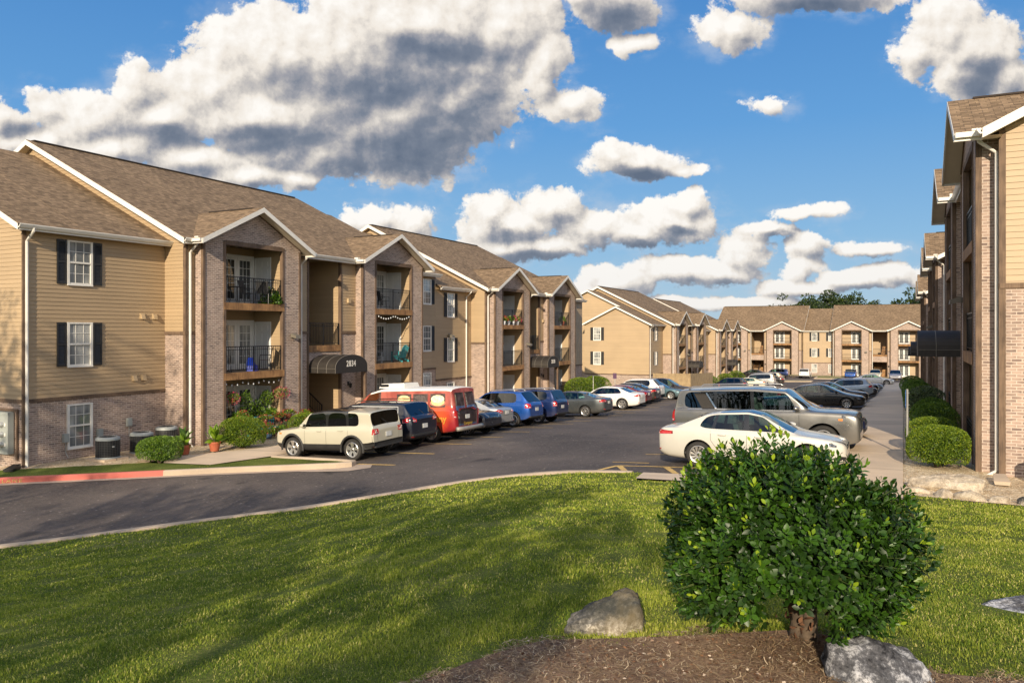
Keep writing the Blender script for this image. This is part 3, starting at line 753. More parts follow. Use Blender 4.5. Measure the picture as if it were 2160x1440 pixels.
        # inner reveals
        for s,sg in ((o0,1),(o1,-1)):
            fl_w=Wend(P,s,sg); siding(sd,fl_w,-1.35,d-.14,-.2,EAVE+.1)
            flat(br,fl_w,d-.14,d,-.6,EAVE+.1,off=.003)
        Wk=Wfac(P,-1.35)
        siding(sd,Wk,o0,o1,-.2,EAVE+.1)
        # wood trim
        for s0_,s1_ in ((bs-.012,bs+.10),(be-.10,be+.012)): tr.box((s0_,d-.10,-1.2),(s1_,d+.028,EAVE-.02),P=P)
        for s0_,s1_ in ((o0-.012,o0+.11),(o1-.11,o1+.012)): tr.box((s0_,d-.13,-.9),(s1_,d+.026,zt-.02),P=P)
        tr.box((o0+.11,d-.13,zt-.16),(o1-.11,d+.024,zt+.02),P=P)
        # sloping trim under the gable soffit
        for sg in (-1,1):
            a=P(mid,d+.02,rk(mid)-.02); b=P(mid+sg*(bw/2),d+.02,rk(be)-.02); tr.rbar(a,b,.035,.11)
        # slabs & beams
        for lv in (1,2):
            z=2.88*lv
            fl.box((o0,-1.34,z-.10),(o1,d-.14,z),P=P); bm_.box((o0+.0,d-.14,z-.30),(o1-.0,d+.035,z-.005),P=P); ce.box((o0,-1.34,z-.29),(o1,d-.15,z-.27),P=P)
        fl.box((o0,-1.34,-.25),(o1,d-.02,.0),P=P); ce.box((o0,-1.34,zt+.03),(o1,d-.02,zt+.05),P=P)
        # bay roof
        dfront=d+.5; dbk=-(hb*.5)/PITCH-.3+e
        for sg in (-1,1):
            A=P(mid+sg*hb,dfront,ze+.004); B=P(mid+sg*hb,dbk,ze+.004); Cc=P(mid,dbk,zb_ap+.004); Dd=P(mid,dfront,zb_ap+.004)
            roofslab(ro,A,B,Cc,Dd)
            # rake board and soffit
            lo=P(mid+sg*hb,dfront+.014,ze-.006); hi=P(mid,dfront+.014,zb_ap-.006); dn=Vector((0,0,-.20)); bk=-P.D*.044
            fa.hexa([lo+dn,hi+dn,hi+dn+bk,lo+dn+bk,lo,hi,hi+bk,lo+bk])
            so.new(); so.face([P(mid+sg*hb,dfront-.03,ze-.15),P(mid,dfront-.03,zb_ap-.15),P(mid,d,zb_ap-.15),P(mid+sg*hb,d,ze-.15)])
            so.new(); so.face([P(mid+sg*hb,d,ze-.15),P(mid+sg*bw/2,d,rk(be)-.05),P(mid+sg*bw/2,0,rk(be)-.05),P(mid+sg*hb,0,ze-.15)])
            # little eave return gutter at the foot of the bay roof
            s_=mid+sg*hb
            fa.box((s_-.03,e,ze-.2),(s_+.03,dfront,ze-.01),P=P)
            rc.box((mid-.10,dbk+1.0,zb_ap-.02),(mid+.10,dfront-.6,zb_ap+.028),P=P) if sg==1 else None
            gu.box((min(s_,s_+sg*.13),e-.1,ze-.13),(max(s_,s_+sg*.13),dfront-.02,ze-.01),P=P)
        # openings
        if rails:
            for lv in (1,2): railing(P(o0+.11,d-.08,2.88*lv),P(o1-.11,d-.08,2.88*lv),root,bpt,nm='balcony_railing',step=.115 if near else .18)
            if kind!='D': railing(P(o0+.11,d-.08,.0),P(o1-.11,d-.08,.0),root,bpt,h=.95,nm='balcony_railing',step=.115 if near else .18)
        for lv in range(3):
            z=2.88*lv
            if kind=='D':
                if bi==0: french_door(P,o1-1.75,o1-.12,z+.02,-1.33,root,bpt)
                else: french_door(P,o0+.12,o0+1.75,z+.02,-1.33,root,bpt)
                if bi==1: pass
            else:
                if near or lv>0: french_door(P,o1-1.95,o1-.13,z+.02,-1.33,root,bpt,'glass' if (lv+bi)%2 else 'glass_dark')
                We=Wend(P,o1,-1); panel_door(We,-1.2,-.36,z+.02,root,bpt)
    # stairwell
    sw=SMB(); dd=-4.2
    for s,sg in ((st0,1),(st1,-1)):
        siding(sw,Wend(P,s,sg),dd,-.10,-.2,EAVE+.1)
    siding(sw,Wfac(P,dd),st0,st1,-.2,EAVE+.1)
    ce.box((st0,dd,EAVE-.06),(st1,-.02,EAVE-.03),P=P)
    for s0_,s1_ in ((st0-.10,st0+.02),(st1-.02,st1+.10)): tr.box((s0_,-.12,-1.0),(s1_,.036,EAVE-.02),P=P)
    ZL=3.9
    bm_.box((st0+.02,-.15,ZL-.3),(st1-.02,.05,ZL),P=P); fl.box((st0,dd,ZL-.2),(st1,-.15,ZL-.04),P=P)
    flat(br,Wf,st0,st1,2.66,ZL-.3); tr.box((st0+.02,-.14,2.58),(st1-.02,.03,2.66),P=P)
    ce.box((st0,dd,2.6),(st1,-.15,2.64),P=P)
    fl.box((st0,dd,-.25),(st1,.1,.0),P=P)
    railing(P(st0+.1,-.05,ZL),P(st1-.1,-.05,ZL),root,bpt,nm='landing_railing')
    # stairs, coming down towards the lot
    sr=MB(); n=13; run=.27; rise=2.88/14
    sa,sb=st0+.25,st0+1.35
    for k in range(n): sr.box((sa,-.5-(k+1)*run,rise*(k+1)-.04),(sb,-.5-k*run,rise*(k+1)),P=P)
    for s_ in (sa-.05,sb): 
        p0=P(s_,-.35,.02); p1=P(s_,-.35,.28); q0=P(s_,-.5-n*run,rise*n-.26+.1); q1=P(s_,-.5-n*run,rise*n+.1)
        sr.hexa([p0,P(s_+.05,-.35,.02),P(s_+.05,-.5-n*run,rise*n-.16),q0,p1,P(s_+.05,-.35,.28),P(s_+.05,-.5-n*run,rise*n+.1),q1])
    stt=sr.build('stairs',M['beam'],root,bpt)
    hr=MB(); 
    for s_ in (sa-.02,sb+.02):
        hr.rbar(P(s_,-.35,.98),P(s_,-.5-n*run,rise*n+1.0),.04,.04); hr.rbar(P(s_,-.35,.35),P(s_,-.5-n*run,rise*n+.35),.02,.02); hr.rbar(P(s_,-.35,0),P(s_,-.35,1.02),.045,.045)
        for k in range(0,26): t=k/26; hr.rbar(P(s_,-.35-(n*run+.15)*t,.35+(rise*n)*t),P(s_,-.35-(n*run+.15)*t,.98+(rise*n)*t),.015,.015)
    hr.build('stair_railing',M['black_metal'],stt,bpt)
    if kind=='D':
        for z,h in ((0,2.1),(ZL,2.4)):
            pn=MB(); pn.hexa([P(st1-1.0,-1.2,z),P(st1-.02,-1.2,z),P(st1-.02,-1.1,z),P(st1-1.0,-1.1,z),P(st1-.75,-1.2,z+h*.6),P(st1-.02,-1.2,z+h*.6),P(st1-.02,-1.1,z+h*.6),P(st1-.75,-1.1,z+h*.6)]); pn.build('stair_panel',M['beam'],root,bpt)
    else:
        barrel_awning(P,st0-.02,st1+.06,.05,1.62,2.62,3.46,root,bpt,number,flip)
        ps=MB()
        if not flip: ps.box((st1-.06,1.46,-.6),(st1+.06,1.58,2.63),P=P)
        if not flip: ps.build('awning_post',M['trim'],root,bpt)
        panel_door(Wfac(P,dd+.02),st1-1.0,st1-.12,.02,root,bpt,'entry_door')
    wall_lamp(P,(st1+b1)/2,.0,1.95,root,bpt)
    if deco: flood_lamp(P,b0+bw-.5,PR,4.35,root,bpt)
    br.build('brick_wall',M['brick'],root,bpt); sd.build('siding_wall',M['siding'],root,bpt); sw.build('stairwell_wall',M['siding'],root,bpt)
    tr.build('corner_trim',M['trim'],root,bpt); bm_.build('balcony_beam',M['beam'],root,bpt); fl.build('balcony_floor',M['floorwood'],root,bpt); ce.build('balcony_ceiling',M['drywall'],root,bpt)
    r=ro.build('roof',[M['shingle'],M['soffit']],root,bpt)
    rc.build('ridge_cap',M['shingle_cap'],r,bpt); fa.build('fascia',M['white'],r,bpt); so.build('soffit',M['soffit'],r,bpt); gu.build('gutter',M['gutter'],r,bpt)
    if deco:
        downspout(P,.18,.0,ze-.1,-.1,root,bpt,out=.44); downspout(P,b0+bw+.5,.0,ze-.1,-.2,root,bpt,out=.44)
        # conductor heads
        ch=SMB()
        for s_ in (-.05+.45-.3,b1-.45-.12): ch.box((s_,e-.02,ze-.12),(s_+.22,e+.18,ze+.10),P=P)
        ch.build('conductor_head',M['gutter'],root,bpt)
    # exhaust hoods
    if near and deco:
        v=MB(); v.box((st1+.5,.01,6.0),(st1+.7,.12,6.22),P=P); v.build('vent_hood',M['vent'],root,bpt)

def wing(P,root,bpt,s0,s1,gable=None,wins=(),endwin=(),zdrop=0,deco=True,vents=True,dwsp=None,gend=2.0,light=False):
    """lower wing set back from the units; gable='near' gives a free end with a projecting small gable"""
    DF=-1.15; ZB=2.25; e=.4; ze=EAVE-.05-zdrop; dr=-9.45; dback=-17.7
    br=SMB(); sd=SMB(); tr=SMB(); ro=SMB(); fa=SMB(); so=SMB(); gu=SMB()
    holes=[]
    for (a0,a1,z0,z1,sh) in wins: holes.append((a0,a1,z0,z1))
    W=Wfac(P,DF); flat(br,W,s0,s1,-1.2,ZB,holes); siding(sd,W,s0,s1,ZB,ze+.05,holes)
    tr.hexa([W(s0,ZB-.05,0),W(s1,ZB-.05,0),W(s1,ZB-.05,.045),W(s0,ZB-.05,.045),W(s0,ZB+.06,0),W(s1,ZB+.06,0),W(s1,ZB+.06,.045),W(s0,ZB+.06,.045)])
    for (a0,a1,z0,z1,sh) in wins: window(P,a0,a1,z0,z1,DF,root,bpt,shut=sh)
    zr=ze+(DF+e-dr)*PITCH
    # wide part
    w0=s0+gend if gable=='near' else s0
    rs0=w0-(.4 if gable=='near' else 0)
    roofslab(ro,P(rs0,DF+e,ze),P(s1,DF+e,ze),P(s1,dr,zr),P(rs0,dr,zr)); roofslab(ro,P(rs0,dback-e,ze),P(s1,dback-e,ze),P(s1,dr,zr+.001),P(rs0,dr,zr+.001))
    flat(sd,Wfac(P,dback),w0,s1,-1.2,ze)
    if gable=='near':
        gb=-9.15; gm=(DF+gb)/2; zg=ze+(DF+e-gm)*PITCH; We=Wend(P,s0,-1)
        dl=lambda z: gb if z<ze+.2 else gb+(z-ze-.2)/PITCH
        dh=lambda z: DF if z<ze+.2 else DF-(z-ze-.2)/PITCH
        eh=[(a0,a1,z0,z1) for (a0,a1,z0,z1,sh) in endwin]
        flat(br,We,gb,DF,-1.2,ZB,eh); siding(sd,We,dl,dh,ZB,zg-.2,eh)
        tr.hexa([We(gb,ZB-.05,0),We(DF,ZB-.05,0),We(DF,ZB-.05,.045),We(gb,ZB-.05,.045),We(gb,ZB+.06,0),We(DF,ZB+.06,0),We(DF,ZB+.06,.045),We(gb,ZB+.06,.045)])
        tr.box((s0-.03,DF-.02,-1.2),(s0+.10,DF+.035,ze-.1),P=P)
        for (a0,a1,z0,z1,sh) in endwin: window(P,a0,a1,z0,z1,0,root,bpt,shut=sh,W=We)
        flat(br,Wfac(P,gb),s0,w0,-1.2,ZB); flat(sd,Wfac(P,gb),s0,w0,ZB,ze+.1)
        r0=s0-.4
        roofslab(ro,P(r0,DF+e,ze+.002),P(rs0,DF+e,ze+.002),P(rs0,gm,zg+.002),P(r0,gm,zg+.002)); roofslab(ro,P(r0,gb-e,ze+.002),P(rs0+2,gb-e,ze+.002),P(rs0+2,gm,zg+.003),P(r0,gm,zg+.003))
        for dd in (DF+e,gb-e):
            a=P(r0-.014,dd,ze-.01); b=P(r0-.014,gm,zg-.01); dn=Vector((0,0,-.2)); k=P.S*.044
            fa.hexa([a+dn,b+dn,b+dn+k,a+dn+k,a,b,b+k,a+k]); so.new(); so.face([P(r0,dd,ze-.16),P(s0,dd,ze-.16),P(s0,gm,zg-.16),P(r0,gm,zg-.16)])
        # wide end wall behind
        W2=Wend(P,w0,-1); d2l=lambda z: dback if z<ze else dback+(z-ze)/PITCH; d2h=lambda z: DF if z<ze+.2 else DF-(z-ze-.2)/PITCH
        flat(br,W2,dback,DF-.5,-1.2,ZB); siding(sd,W2,d2l,d2h,ZB,zr-.3)
        a=P(rs0,gb+.5,0)
        for dd in (dback-e,):
            a=P(rs0-.014,dd,ze-.01); b=P(rs0-.014,dr,zr-.01); fa.hexa([a+dn,b+dn,b+dn+k,a+dn+k,a,b,b+k,a+k])
        a=P(rs0-.014,gm,zg-.01); b=P(rs0-.014,dr,zr-.01); fa.hexa([a+dn,b+dn,b+dn+k,a+dn+k,a,b,b+k,a+k])
        gs0=s0-.4
    else: gs0=s0
    so.new(); so.face([P(gs0,DF,ze-.16),P(s1,DF,ze-.16),P(s1,DF+e,ze-.16),P(gs0,DF+e,ze-.16)]); fa.box((gs0,DF+e-.03,ze-.2),(s1,DF+e,ze-.076),P=P)
    E_=DF+e; prof=[(E_,ze-.14),(E_+.04,ze-.145),(E_+.07,ze-.12),(E_+.12,ze-.03),(E_+.12,ze),(E_+.105,ze),(E_+.10,ze-.03),(E_+.02,ze-.11),(E_,ze-.11)]; n=len(prof)
    gu.mesh([P(gs0,d,z) for d,z in prof]+[P(s1,d,z) for d,z in prof],[(k_,(k_+1)%n,n+(k_+1)%n,n+k_) for k_ in range(n)]+[tuple(range(n)),tuple(range(2*n-1,n-1,-1))])
    br.build('brick_wall',M['brick'],root,bpt); sd.build('siding_wall',M['siding'],root,bpt); tr.build('corner_trim',M['trim'],root,bpt)
    r=ro.build('roof',[M['shingle'],M['soffit']],root,bpt); fa.build('fascia',M['white'],r,bpt); so.build('soffit',M['soffit'],r,bpt); gu.build('gutter',M['gutter'],r,bpt)
    if dwsp is not None: 
        for s_ in dwsp: downspout(P,s_,DF,ze-.1,-.3,root,bpt,out=.44)
    if vents:
        for (vs,vz) in ((s1-1.15,5.05),(s1-.6,5.05),(s1-1.5,2.7),(s1-1.1,2.7)):
            v=MB(); v.box((vs,DF,vz),(vs+.20,DF+.05,vz+.22),P=P); v.hexa([P(vs+.02,DF+.05,vz+.02),P(vs+.18,DF+.05,vz+.02),P(vs+.18,DF+.13,vz+.0),P(vs+.02,DF+.13,vz+.0),P(vs+.02,DF+.05,vz+.2),P(vs+.18,DF+.05,vz+.2),P(vs+.18,DF+.07,vz+.2),P(vs+.02,DF+.07,vz+.2)]); v.build('vent_hood',M['vent'],root,bpt)
    if light: flood_lamp(P,s0+1.6,DF,5.0,root,bpt)
M['shingle_cap']=simple('ridge_cap_shingle',(.035,.025,.02),.9); M['vent']=simple('vent_hood_plastic',(.46,.34,.20),.5)
ROWS=[(.48,2.02,False),(3.36,4.9,True),(6.24,7.78,True)]
def winrows(a0,a1,rows=(0,1,2)): return [(a0,a1,ROWS[i][0],ROWS[i][1],ROWS[i][2]) for i in rows]
def endwins(d0,d1,rows=(0,1,2)): return winrows(d0,d1,rows)

def apartment(O,S,D,f0,kind,label,number=None,flip=False,near=True,wl=None,wr=None,group=None,rails=True):
    P=Frame(O,S,D,f0); bpt=tuple(P(0,0,0)); root=thing('apartment_building',label,'apartment building',bpt,group=group)
    unit(P,root,bpt,kind,number,flip=flip,near=near,rails=rails)
    L=TYPES[kind]['L']
    if wl: wing(P,root,bpt,s1=0,**wl)
    if wr: wing(P,root,bpt,s0=L,**wr)
    return P,root,bpt
LX=-25.05
B1=apartment((LX,21.6),(0,1),(1,0),-4.61,'A','nearest left apartment building of tan siding and brick, 2834 on its awning','2834',
    wl=dict(s0=-5.6,gable='near',wins=winrows(-4.05,-3.15),endwin=endwins(-6.9,-6.0,(1,2)),dwsp=[-5.5]),wr=dict(s1=20.1,wins=winrows(18.6,19.5),vents=False))
B2=apartment((LX,46.2),(0,1),(1,0),-5.36,'B','second apartment building on the left, 2838 on its small black awning','2838',
    wl=dict(s0=-4.5,wins=winrows(-3.15,-2.3),vents=False,dwsp=[-.75],light=True),wr=dict(s1=20.5,wins=winrows(17.5,18.4),vents=False))
B3=apartment((LX,93.5),(0,1),(1,0),-7.4,'A','third left apartment building, its lit tan gable end behind the wooden fence',None,near=False,
    wl=dict(s0=-5.6,gable='near',wins=winrows(-3.6,-2.7),endwin=endwins(-8.0,-7.1),dwsp=[-5.5],vents=False),wr=dict(s1=20.6,wins=winrows(18,18.9),vents=False))
B4=apartment((LX,118.4),(0,1),(1,0),-8.06,'B','farthest left apartment building, beside the building closing the lot',None,near=False,
    wl=dict(s0=-4.3,wins=winrows(-3,-2.1),vents=False),wr=dict(s1=19,wins=winrows(17,17.9),vents=False))
RX=2.05
R1=apartment((RX,21.55),(0,1),(-1,0),-3.46,'A','nearest right apartment building, shaded brick and cedar bays over round bushes',None,flip=True,
    wr=dict(s1=22,wins=winrows(18,18.9),vents=False))
R2=apartment((RX,48.0),(0,1),(-1,0),-4.15,'B','second apartment building on the right, seen edge-on beyond the large black awning',None,flip=True,near=False,
    wl=dict(s0=-4.4,wins=(),vents=False),wr=dict(s1=21,wins=(),vents=False))
R3=apartment((RX,73.2),(0,1),(-1,0),-4.95,'A','farthest apartment building on the right, only its gable tips and gutters showing',None,flip=True,near=False,
    wl=dict(s0=-4.2,wins=(),vents=False))
DY=152.0
D2=apartment((-11.4,DY),(1,0),(0,-1),-8.15,'D','far apartment building closing the lot, right unit beyond the gray sidewalk',None,near=False,
    wl=dict(s0=-5.1,wins=winrows(-3.6,-2.7)+winrows(-.75+.0,.0-.0),vents=False))
D1=apartment((-32.2,DY),(1,0),(0,-1),-8.15,'D','far apartment building closing the lot at left, behind the white minivan',None,near=False)
# ------------------------------------------------------------------ cars
def paint(name,c,metal=.35,rough=.32,flake=True):
    if name in MATS: return MATS[name]
    m,t,b=newmat(name); tc=t.n('ShaderNodeTexCoord')
    n=t.n('ShaderNodeTexNoise',Vector=tc.outputs['Object'],Scale=2.5,Detail=4.0)
    sp=t.n('ShaderNodeSeparateXYZ',Vector=tc.outputs['Object'])
    d=t.math('MULTIPLY',t.mapr(sp.outputs[2],.25,.75,1,0),t.mapr(n.outputs[0],.35,.7,.15,.75))   # road dust low on the doors
    t.set(b.inputs['Base Color'],t.mix(t.math('MULTIPLY',d,.5),c4(c),(.22,.18,.13,1)))
    geo=t.n('ShaderNodeNewGeometry'); inn=t.n('ShaderNodeBsdfDiffuse',Color=(.045,.042,.04,1)); mxs=t.n('ShaderNodeMixShader',i0=geo.outputs['Backfacing'],i1=b.outputs[0],i2=inn.outputs[0]); t.links.new(mxs.outputs[0],m.node_tree.nodes['Material Output'].inputs[0])   # lining inside the shell
    b.inputs['Metallic'].default_value=metal; t.set(b.inputs['Roughness'],t.mapr(n.outputs[0],.3,.7,rough-.05,rough+.1))
    b.inputs['Coat Weight'].default_value=.9; b.inputs['Coat Roughness'].default_value=.05
    MATS[name]=m; return m
def m_carglass(name,tint):
    m=bpy.data.materials.new(name); m.use_nodes=True; t=NT(m.node_tree); t.nodes.remove(t.nodes['Principled BSDF'])
    fr=t.n('ShaderNodeFresnel',IOR=1.5); g=t.n('ShaderNodeBsdfGlossy',Color=(.95,.97,1,1),Roughness=.015); tr=t.n('ShaderNodeBsdfTransparent',Color=c4(tint))
    f=t.math('ADD',t.math('MULTIPLY',fr.outputs[0],1.25),.02,clamp=True)
    mx=t.n('ShaderNodeMixShader',i0=f,i1=tr.outputs[0],i2=g.outputs[0]); t.links.new(mx.outputs[0],t.nodes['Material Output'].inputs[0]); return m
M['carglass']=m_carglass('tinted_car_glass',(.42,.60,.57)); M['privglass']=m_carglass('privacy_car_glass',(.05,.075,.085))
M['seatcloth']=simple('seat_fabric',(.11,.10,.09),.8,var=.15); M['dash']=simple('dashboard_plastic',(.03,.03,.03),.6,var=.1)
M['cladding']=simple('black_plastic_cladding',(.022,.021,.020),.6,var=.2,nscale=5,bump=.1)
M['arch']=simple('wheel_well',(.008,.008,.008),.95,var=0)
M['tyre']=simple('tyre_rubber',(.022,.020,.018),.8,var=.3,nscale=4,bump=.2,bscale=60)
M['rim']=simple('alloy_rim',(.62,.60,.57),.28,metal=.85,var=.08)
M['rimdark']=simple('dark_rim_pockets',(.012,.012,.013),.5,var=0)
M['tail']=simple('tail_lamp_red',(.42,.012,.012),.12,var=.25,nscale=12,coat=1)
M['tailclear']=simple('reverse_lamp_clear',(.55,.45,.42),.12,var=.1,coat=1)
M['head']=simple('headlamp_lens',(.16,.165,.17),.08,metal=.5,var=.9,nscale=16,coat=1)
M['amber']=simple('amber_marker',(.75,.22,.03),.2,var=0,coat=1)
M['chrome']=simple('chrome_trim',(.75,.75,.75),.12,metal=1,var=0)
M['grille']=simple('black_grille',(.012,.012,.013),.35,var=.2,nscale=30)
M['plate']=simple('licence_plate',(.60,.60,.58),.4,var=.12,nscale=25)
M['seam']=simple('panel_gap',(.012,.011,.010),.8,var=0)

def interp(tab,x):
    if x<=tab[0][0]: return tab[0][1]
    for (a,b),(c,d) in zip(tab[:-1],tab[1:]):
        if x<=c: return b+(d-b)*(x-a)/(c-a)
    return tab[-1][1]
def car_body(S):
    """returns object with subdivided body; materials 0 paint,1 glass,2 cladding,3 black roof/pillar"""
    cab=S['cab']; L=S['L']; H_=S['H']
    xs_front=[x for x in S['fx'] if x<cab[0][0]-.02]; xs_rear=[x for x in S['rx'] if x>cab[-1][0]+.02]
    st=[]   # (xb, xt, zt or None, side flag, top flag)
    for x in xs_front: st.append((x,None,None,'',''))
    for i,c in enumerate(cab):
        if i<len(cab)-1:
            n=cab[i+1]; k=max(1,int(math.ceil(max(n[0]-c[0],n[1]-c[1])/.42)))
            for j in range(k):
                t=j/k; st.append((c[0]+(n[0]-c[0])*t,c[1]+(n[1]-c[1])*t,c[2]+(n[2]-c[2])*t,c[3],c[4]))
        else: st.append((c[0],c[1],c[2],'',''))
    for x in xs_rear: st.append((x,None,None,'',''))
    rings=[]; w0=S['W']/2
    for xb,xt,zt,sf,tf in st:
        zs=interp(S['zs'],xb); zb=interp(S['zb'],xb); w=interp(S['w'],xb)*w0; hc=S.get('crown',.05)
        zlow=zb+.06; zr=zb+.12
        pts=[(xb,0,zb),(xb,w*.78,zb),(xb,w*.95,zb+.035),(xb,w*.985,zb+(zs-zb)*.33),(xb,w*1.0,zb+(zs-zb)*.62),(xb,w*.985,zs-.075),(xb,w*.955,zs)]
        if zt is None or zt-zs<.01:
            z_=zs if zt is None else max(zs,zt)
            xx=xb if xt is None else xt
            pts+=[(xx,w*.86,zs+hc*.35),(xx,w*.74,zs+hc*.6),(xx,w*.62,zs+hc*.8),(xx,w*.34,zs+hc),(xx,0,zs+hc*1.12)]
        else:
            fr=min(1,(zt-zs)/(H_-interp(S['zs'],L*.5))); wb=w*.905; wr=wb+(S['wr']*w0-wb)*fr
            hh=zt-zs
            q=lambda f:(xb+(xt-xb)*f)
            pts+=[(q(.06),wb,zs+min(.035,hh*.1)),(q(.91),wb+(wr-wb)*.91,zs+hh*.885),(q(.97),wr-.01,zs+hh*.955),(xt,wr*.82,zt),(xt-.02,0,zt+S.get('rcrown',.03))]
        rings.append(pts)
    n=len(rings[0]); full=[]
    verts=[]; 
    for r in rings:
        verts+= [(x,y,z) for x,y,z in r] + [(x,-y,z) for x,y,z in r[-2:0:-1]]
    N=2*n-2
    faces=[]; mi=[]
    for i in range(len(st)-1):
        sf,tf=st[i][3],st[i][4]
        for j in range(N):
            a=i*N+j; b=i*N+(j+1)%N; c=(i+1)*N+(j+1)%N; d=(i+1)*N+j
            jj=j if j<n-1 else N-1-j      # mirrored ring interval
            m=0
            if jj<=S.get('clad',0): m=2
            if sf=='g' and jj==7: m=1
            if sf=='p' and jj==7: m=3
            if tf=='g' and jj in(9,10): m=1
            if tf=='b' and jj in(9,10): m=3
            if tf=='B' and jj in(8,9,10): m=3
            faces.append((a,b,c,d)); mi.append(m)
    faces.append(tuple(range(N-1,-1,-1))); mi.append(2 if S.get('fclad') else 0); e=(len(st)-1)*N; faces.append(tuple(range(e,e+N))); mi.append(2 if S.get('rclad') else 0)
    me=bpy.data.meshes.new('body'); me.from_pydata([(S['L']/2-x,y,z) for x,y,z in verts],[],faces); me.polygons.foreach_set('material_index',mi)
    bm=bmesh.new(); bm.from_mesh(me)
    bmesh.ops.remove_doubles(bm,verts=bm.verts,dist=1e-4); bmesh.ops.dissolve_degenerate(bm,edges=bm.edges,dist=1e-4)
    cl=bm.edges.layers.float.new('crease_edge')
    for ed in bm.edges:
        fs=ed.link_faces
        if len(fs)==2:
            ms={fs[0].material_index,fs[1].material_index}
            if len(ms)>1: ed[cl]=.75
            elif min(len(fs[0].verts),len(fs[1].verts))<=4 and max(len(fs[0].verts),len(fs[1].verts))>6: ed[cl]=.35
    bmesh.ops.recalc_face_normals(bm,faces=bm.faces); bm.to_mesh(me); bm.free()
    for k in range(5): me.materials.append([M['white'],M['carglass'],M['cladding'],M['black_gloss'],M['arch']][k])
    o=bpy.data.objects.new('tmp',me); COL.objects.link(o)
    ss=o.modifiers.new('s','SUBSURF'); ss.levels=2; ss.render_levels=2
    # wheel wells
    cb=MB(); r=S['r']*S.get('archk',1.16)
    for xa in (S['xf'],S['xr']):
        for sg in (-1,1):
            y0,y1=(S['W']/2-.36,S['W']/2+.2); X=S['L']/2-xa; nn=28; zc=S['r']*1.02
            vs=[]; 
            for y in (y0,y1):
                for k in range(nn): a=2*math.pi*k/nn; vs.append((X+r*math.cos(a),sg*y,zc+r*math.sin(a)))
            fs=[(k,(k+1)%nn,nn+(k+1)%nn,nn+k) for k in range(nn)]+[tuple(range(nn)),tuple(range(2*nn-1,nn-1,-1))]
            cb.mesh(vs,fs,4)
    co_=cb.build('cut',[M['white'],M['carglass'],M['cladding'],M['black_gloss'],M['arch']],recalc=True,boxuv=False)
    bo=o.modifiers.new('b','BOOLEAN'); bo.operation='DIFFERENCE'; bo.object=co_; bo.solver='EXACT'
    dg=bpy.context.evaluated_depsgraph_get(); dg.update()
    res=bpy.data.meshes.new_from_object(o.evaluated_get(dg),depsgraph=dg)
    bpy.data.objects.remove(o); bpy.data.objects.remove(co_)
    return res
M['black_gloss']=simple('gloss_black_pillar',(.012,.012,.013),.15,var=0,coat=1)
def split_mesh(me,idx):
    """pieces of a mesh by material index; glass also by loose part"""
    out=[]
    bm0=bmesh.new(); bm0.from_mesh(me)
    for k in idx:
        bm=bm0.copy(); bmesh.ops.delete(bm,geom=[f for f in bm.faces if f.material_index!=k],context='FACES')
        if not bm.faces: bm.free(); continue
        if k==1:
            seen=set(); groups=[]
            bm.faces.ensure_lookup_table()
            for f in bm.faces:
                if f.index in seen: continue
                stack=[f]; seen.add(f.index); g=[]
                while stack:
                    q=stack.pop(); g.append(q.index)
                    for ed in q.edges:
                        for h in ed.link_faces:
                            if h.index not in seen: seen.add(h.index); stack.append(h)
                groups.append(set(g))
            for g in groups:
                if len(g)<3: continue
                b2=bm.copy(); b2.faces.ensure_lookup_table(); bmesh.ops.delete(b2,geom=[f for f in b2.faces if f.index not in g],context='FACES')
                m2=bpy.data.meshes.new('glass'); b2.to_mesh(m2); b2.free(); out.append((k,m2))
            bm.free()
        else:
            m2=bpy.data.meshes.new('piece'); bm.to_mesh(m2); bm.free(); out.append((k,m2))
    bm0.free(); return out
class Skin:
    """snap details onto a body surface"""
    def __init__(s,me):
        bm=bmesh.new(); bm.from_mesh(me); bmesh.ops.delete(bm,geom=[f for f in bm.faces if f.material_index==4],context='FACES'); s.t=BVHTree.FromBMesh(bm); bm.free()
    def near(s,p): 
        l,n,i,d=s.t.find_nearest(Vector(p)); return l,n
    def patch(s,mb,c,off=.008,nu=6,nv=4,m=0):
        """c: four rough corner points; a raised, curved panel snapped on the skin"""
        c=[Vector(q) for q in c]; g=[];base=[]
        for j in range(nv+1):
            for i in range(nu+1):
                u,v=i/nu,j/nv; p=(c[0]*(1-u)+c[1]*u)*(1-v)+(c[3]*(1-u)+c[2]*u)*v
                l,n=s.near(p); g.append(l+n*off); base.append(l-n*.004)
        k=len(g); F=[]
        for j in range(nv):
            for i in range(nu): a=j*(nu+1)+i; F.append((a,a+1,a+nu+2,a+nu+1))
        bd=[i for i in range(nu+1)]+[j*(nu+1)+nu for j in range(1,nv+1)]+[nv*(nu+1)+i for i in range(nu-1,-1,-1)]+[j*(nu+1) for j in range(nv-1,0,-1)]
        for a,b in zip(bd,bd[1:]+bd[:1]): F.append((a,b,b+k,a+k))
        mb.mesh(g+base,F,m)
    def line(s,mb,pts,w=.009,off=.0015,m=0,step=.08):
        P=[]
        for a,b in zip(pts[:-1],pts[1:]):
            a=Vector(a); b=Vector(b); k=max(1,int((b-a).length/step))
            for j in range(k): P.append(a+(b-a)*j/k)
        P.append(Vector(pts[-1]))
        Q=[s.near(p) for p in P]; vs=[];F=[]
        for i,(l,n) in enumerate(Q):
            t=(Q[min(i+1,len(Q)-1)][0]-Q[max(i-1,0)][0]); 
            if t.length<1e-5: t=Vector((1,0,0))
            sd=n.cross(t.normalized()).normalized()*w/2; vs+=[l-sd+n*off,l+sd+n*off]
        for i in range(len(Q)-1): F.append((2*i,2*i+1,2*i+3,2*i+2))
        mb.mesh(vs,F,m)
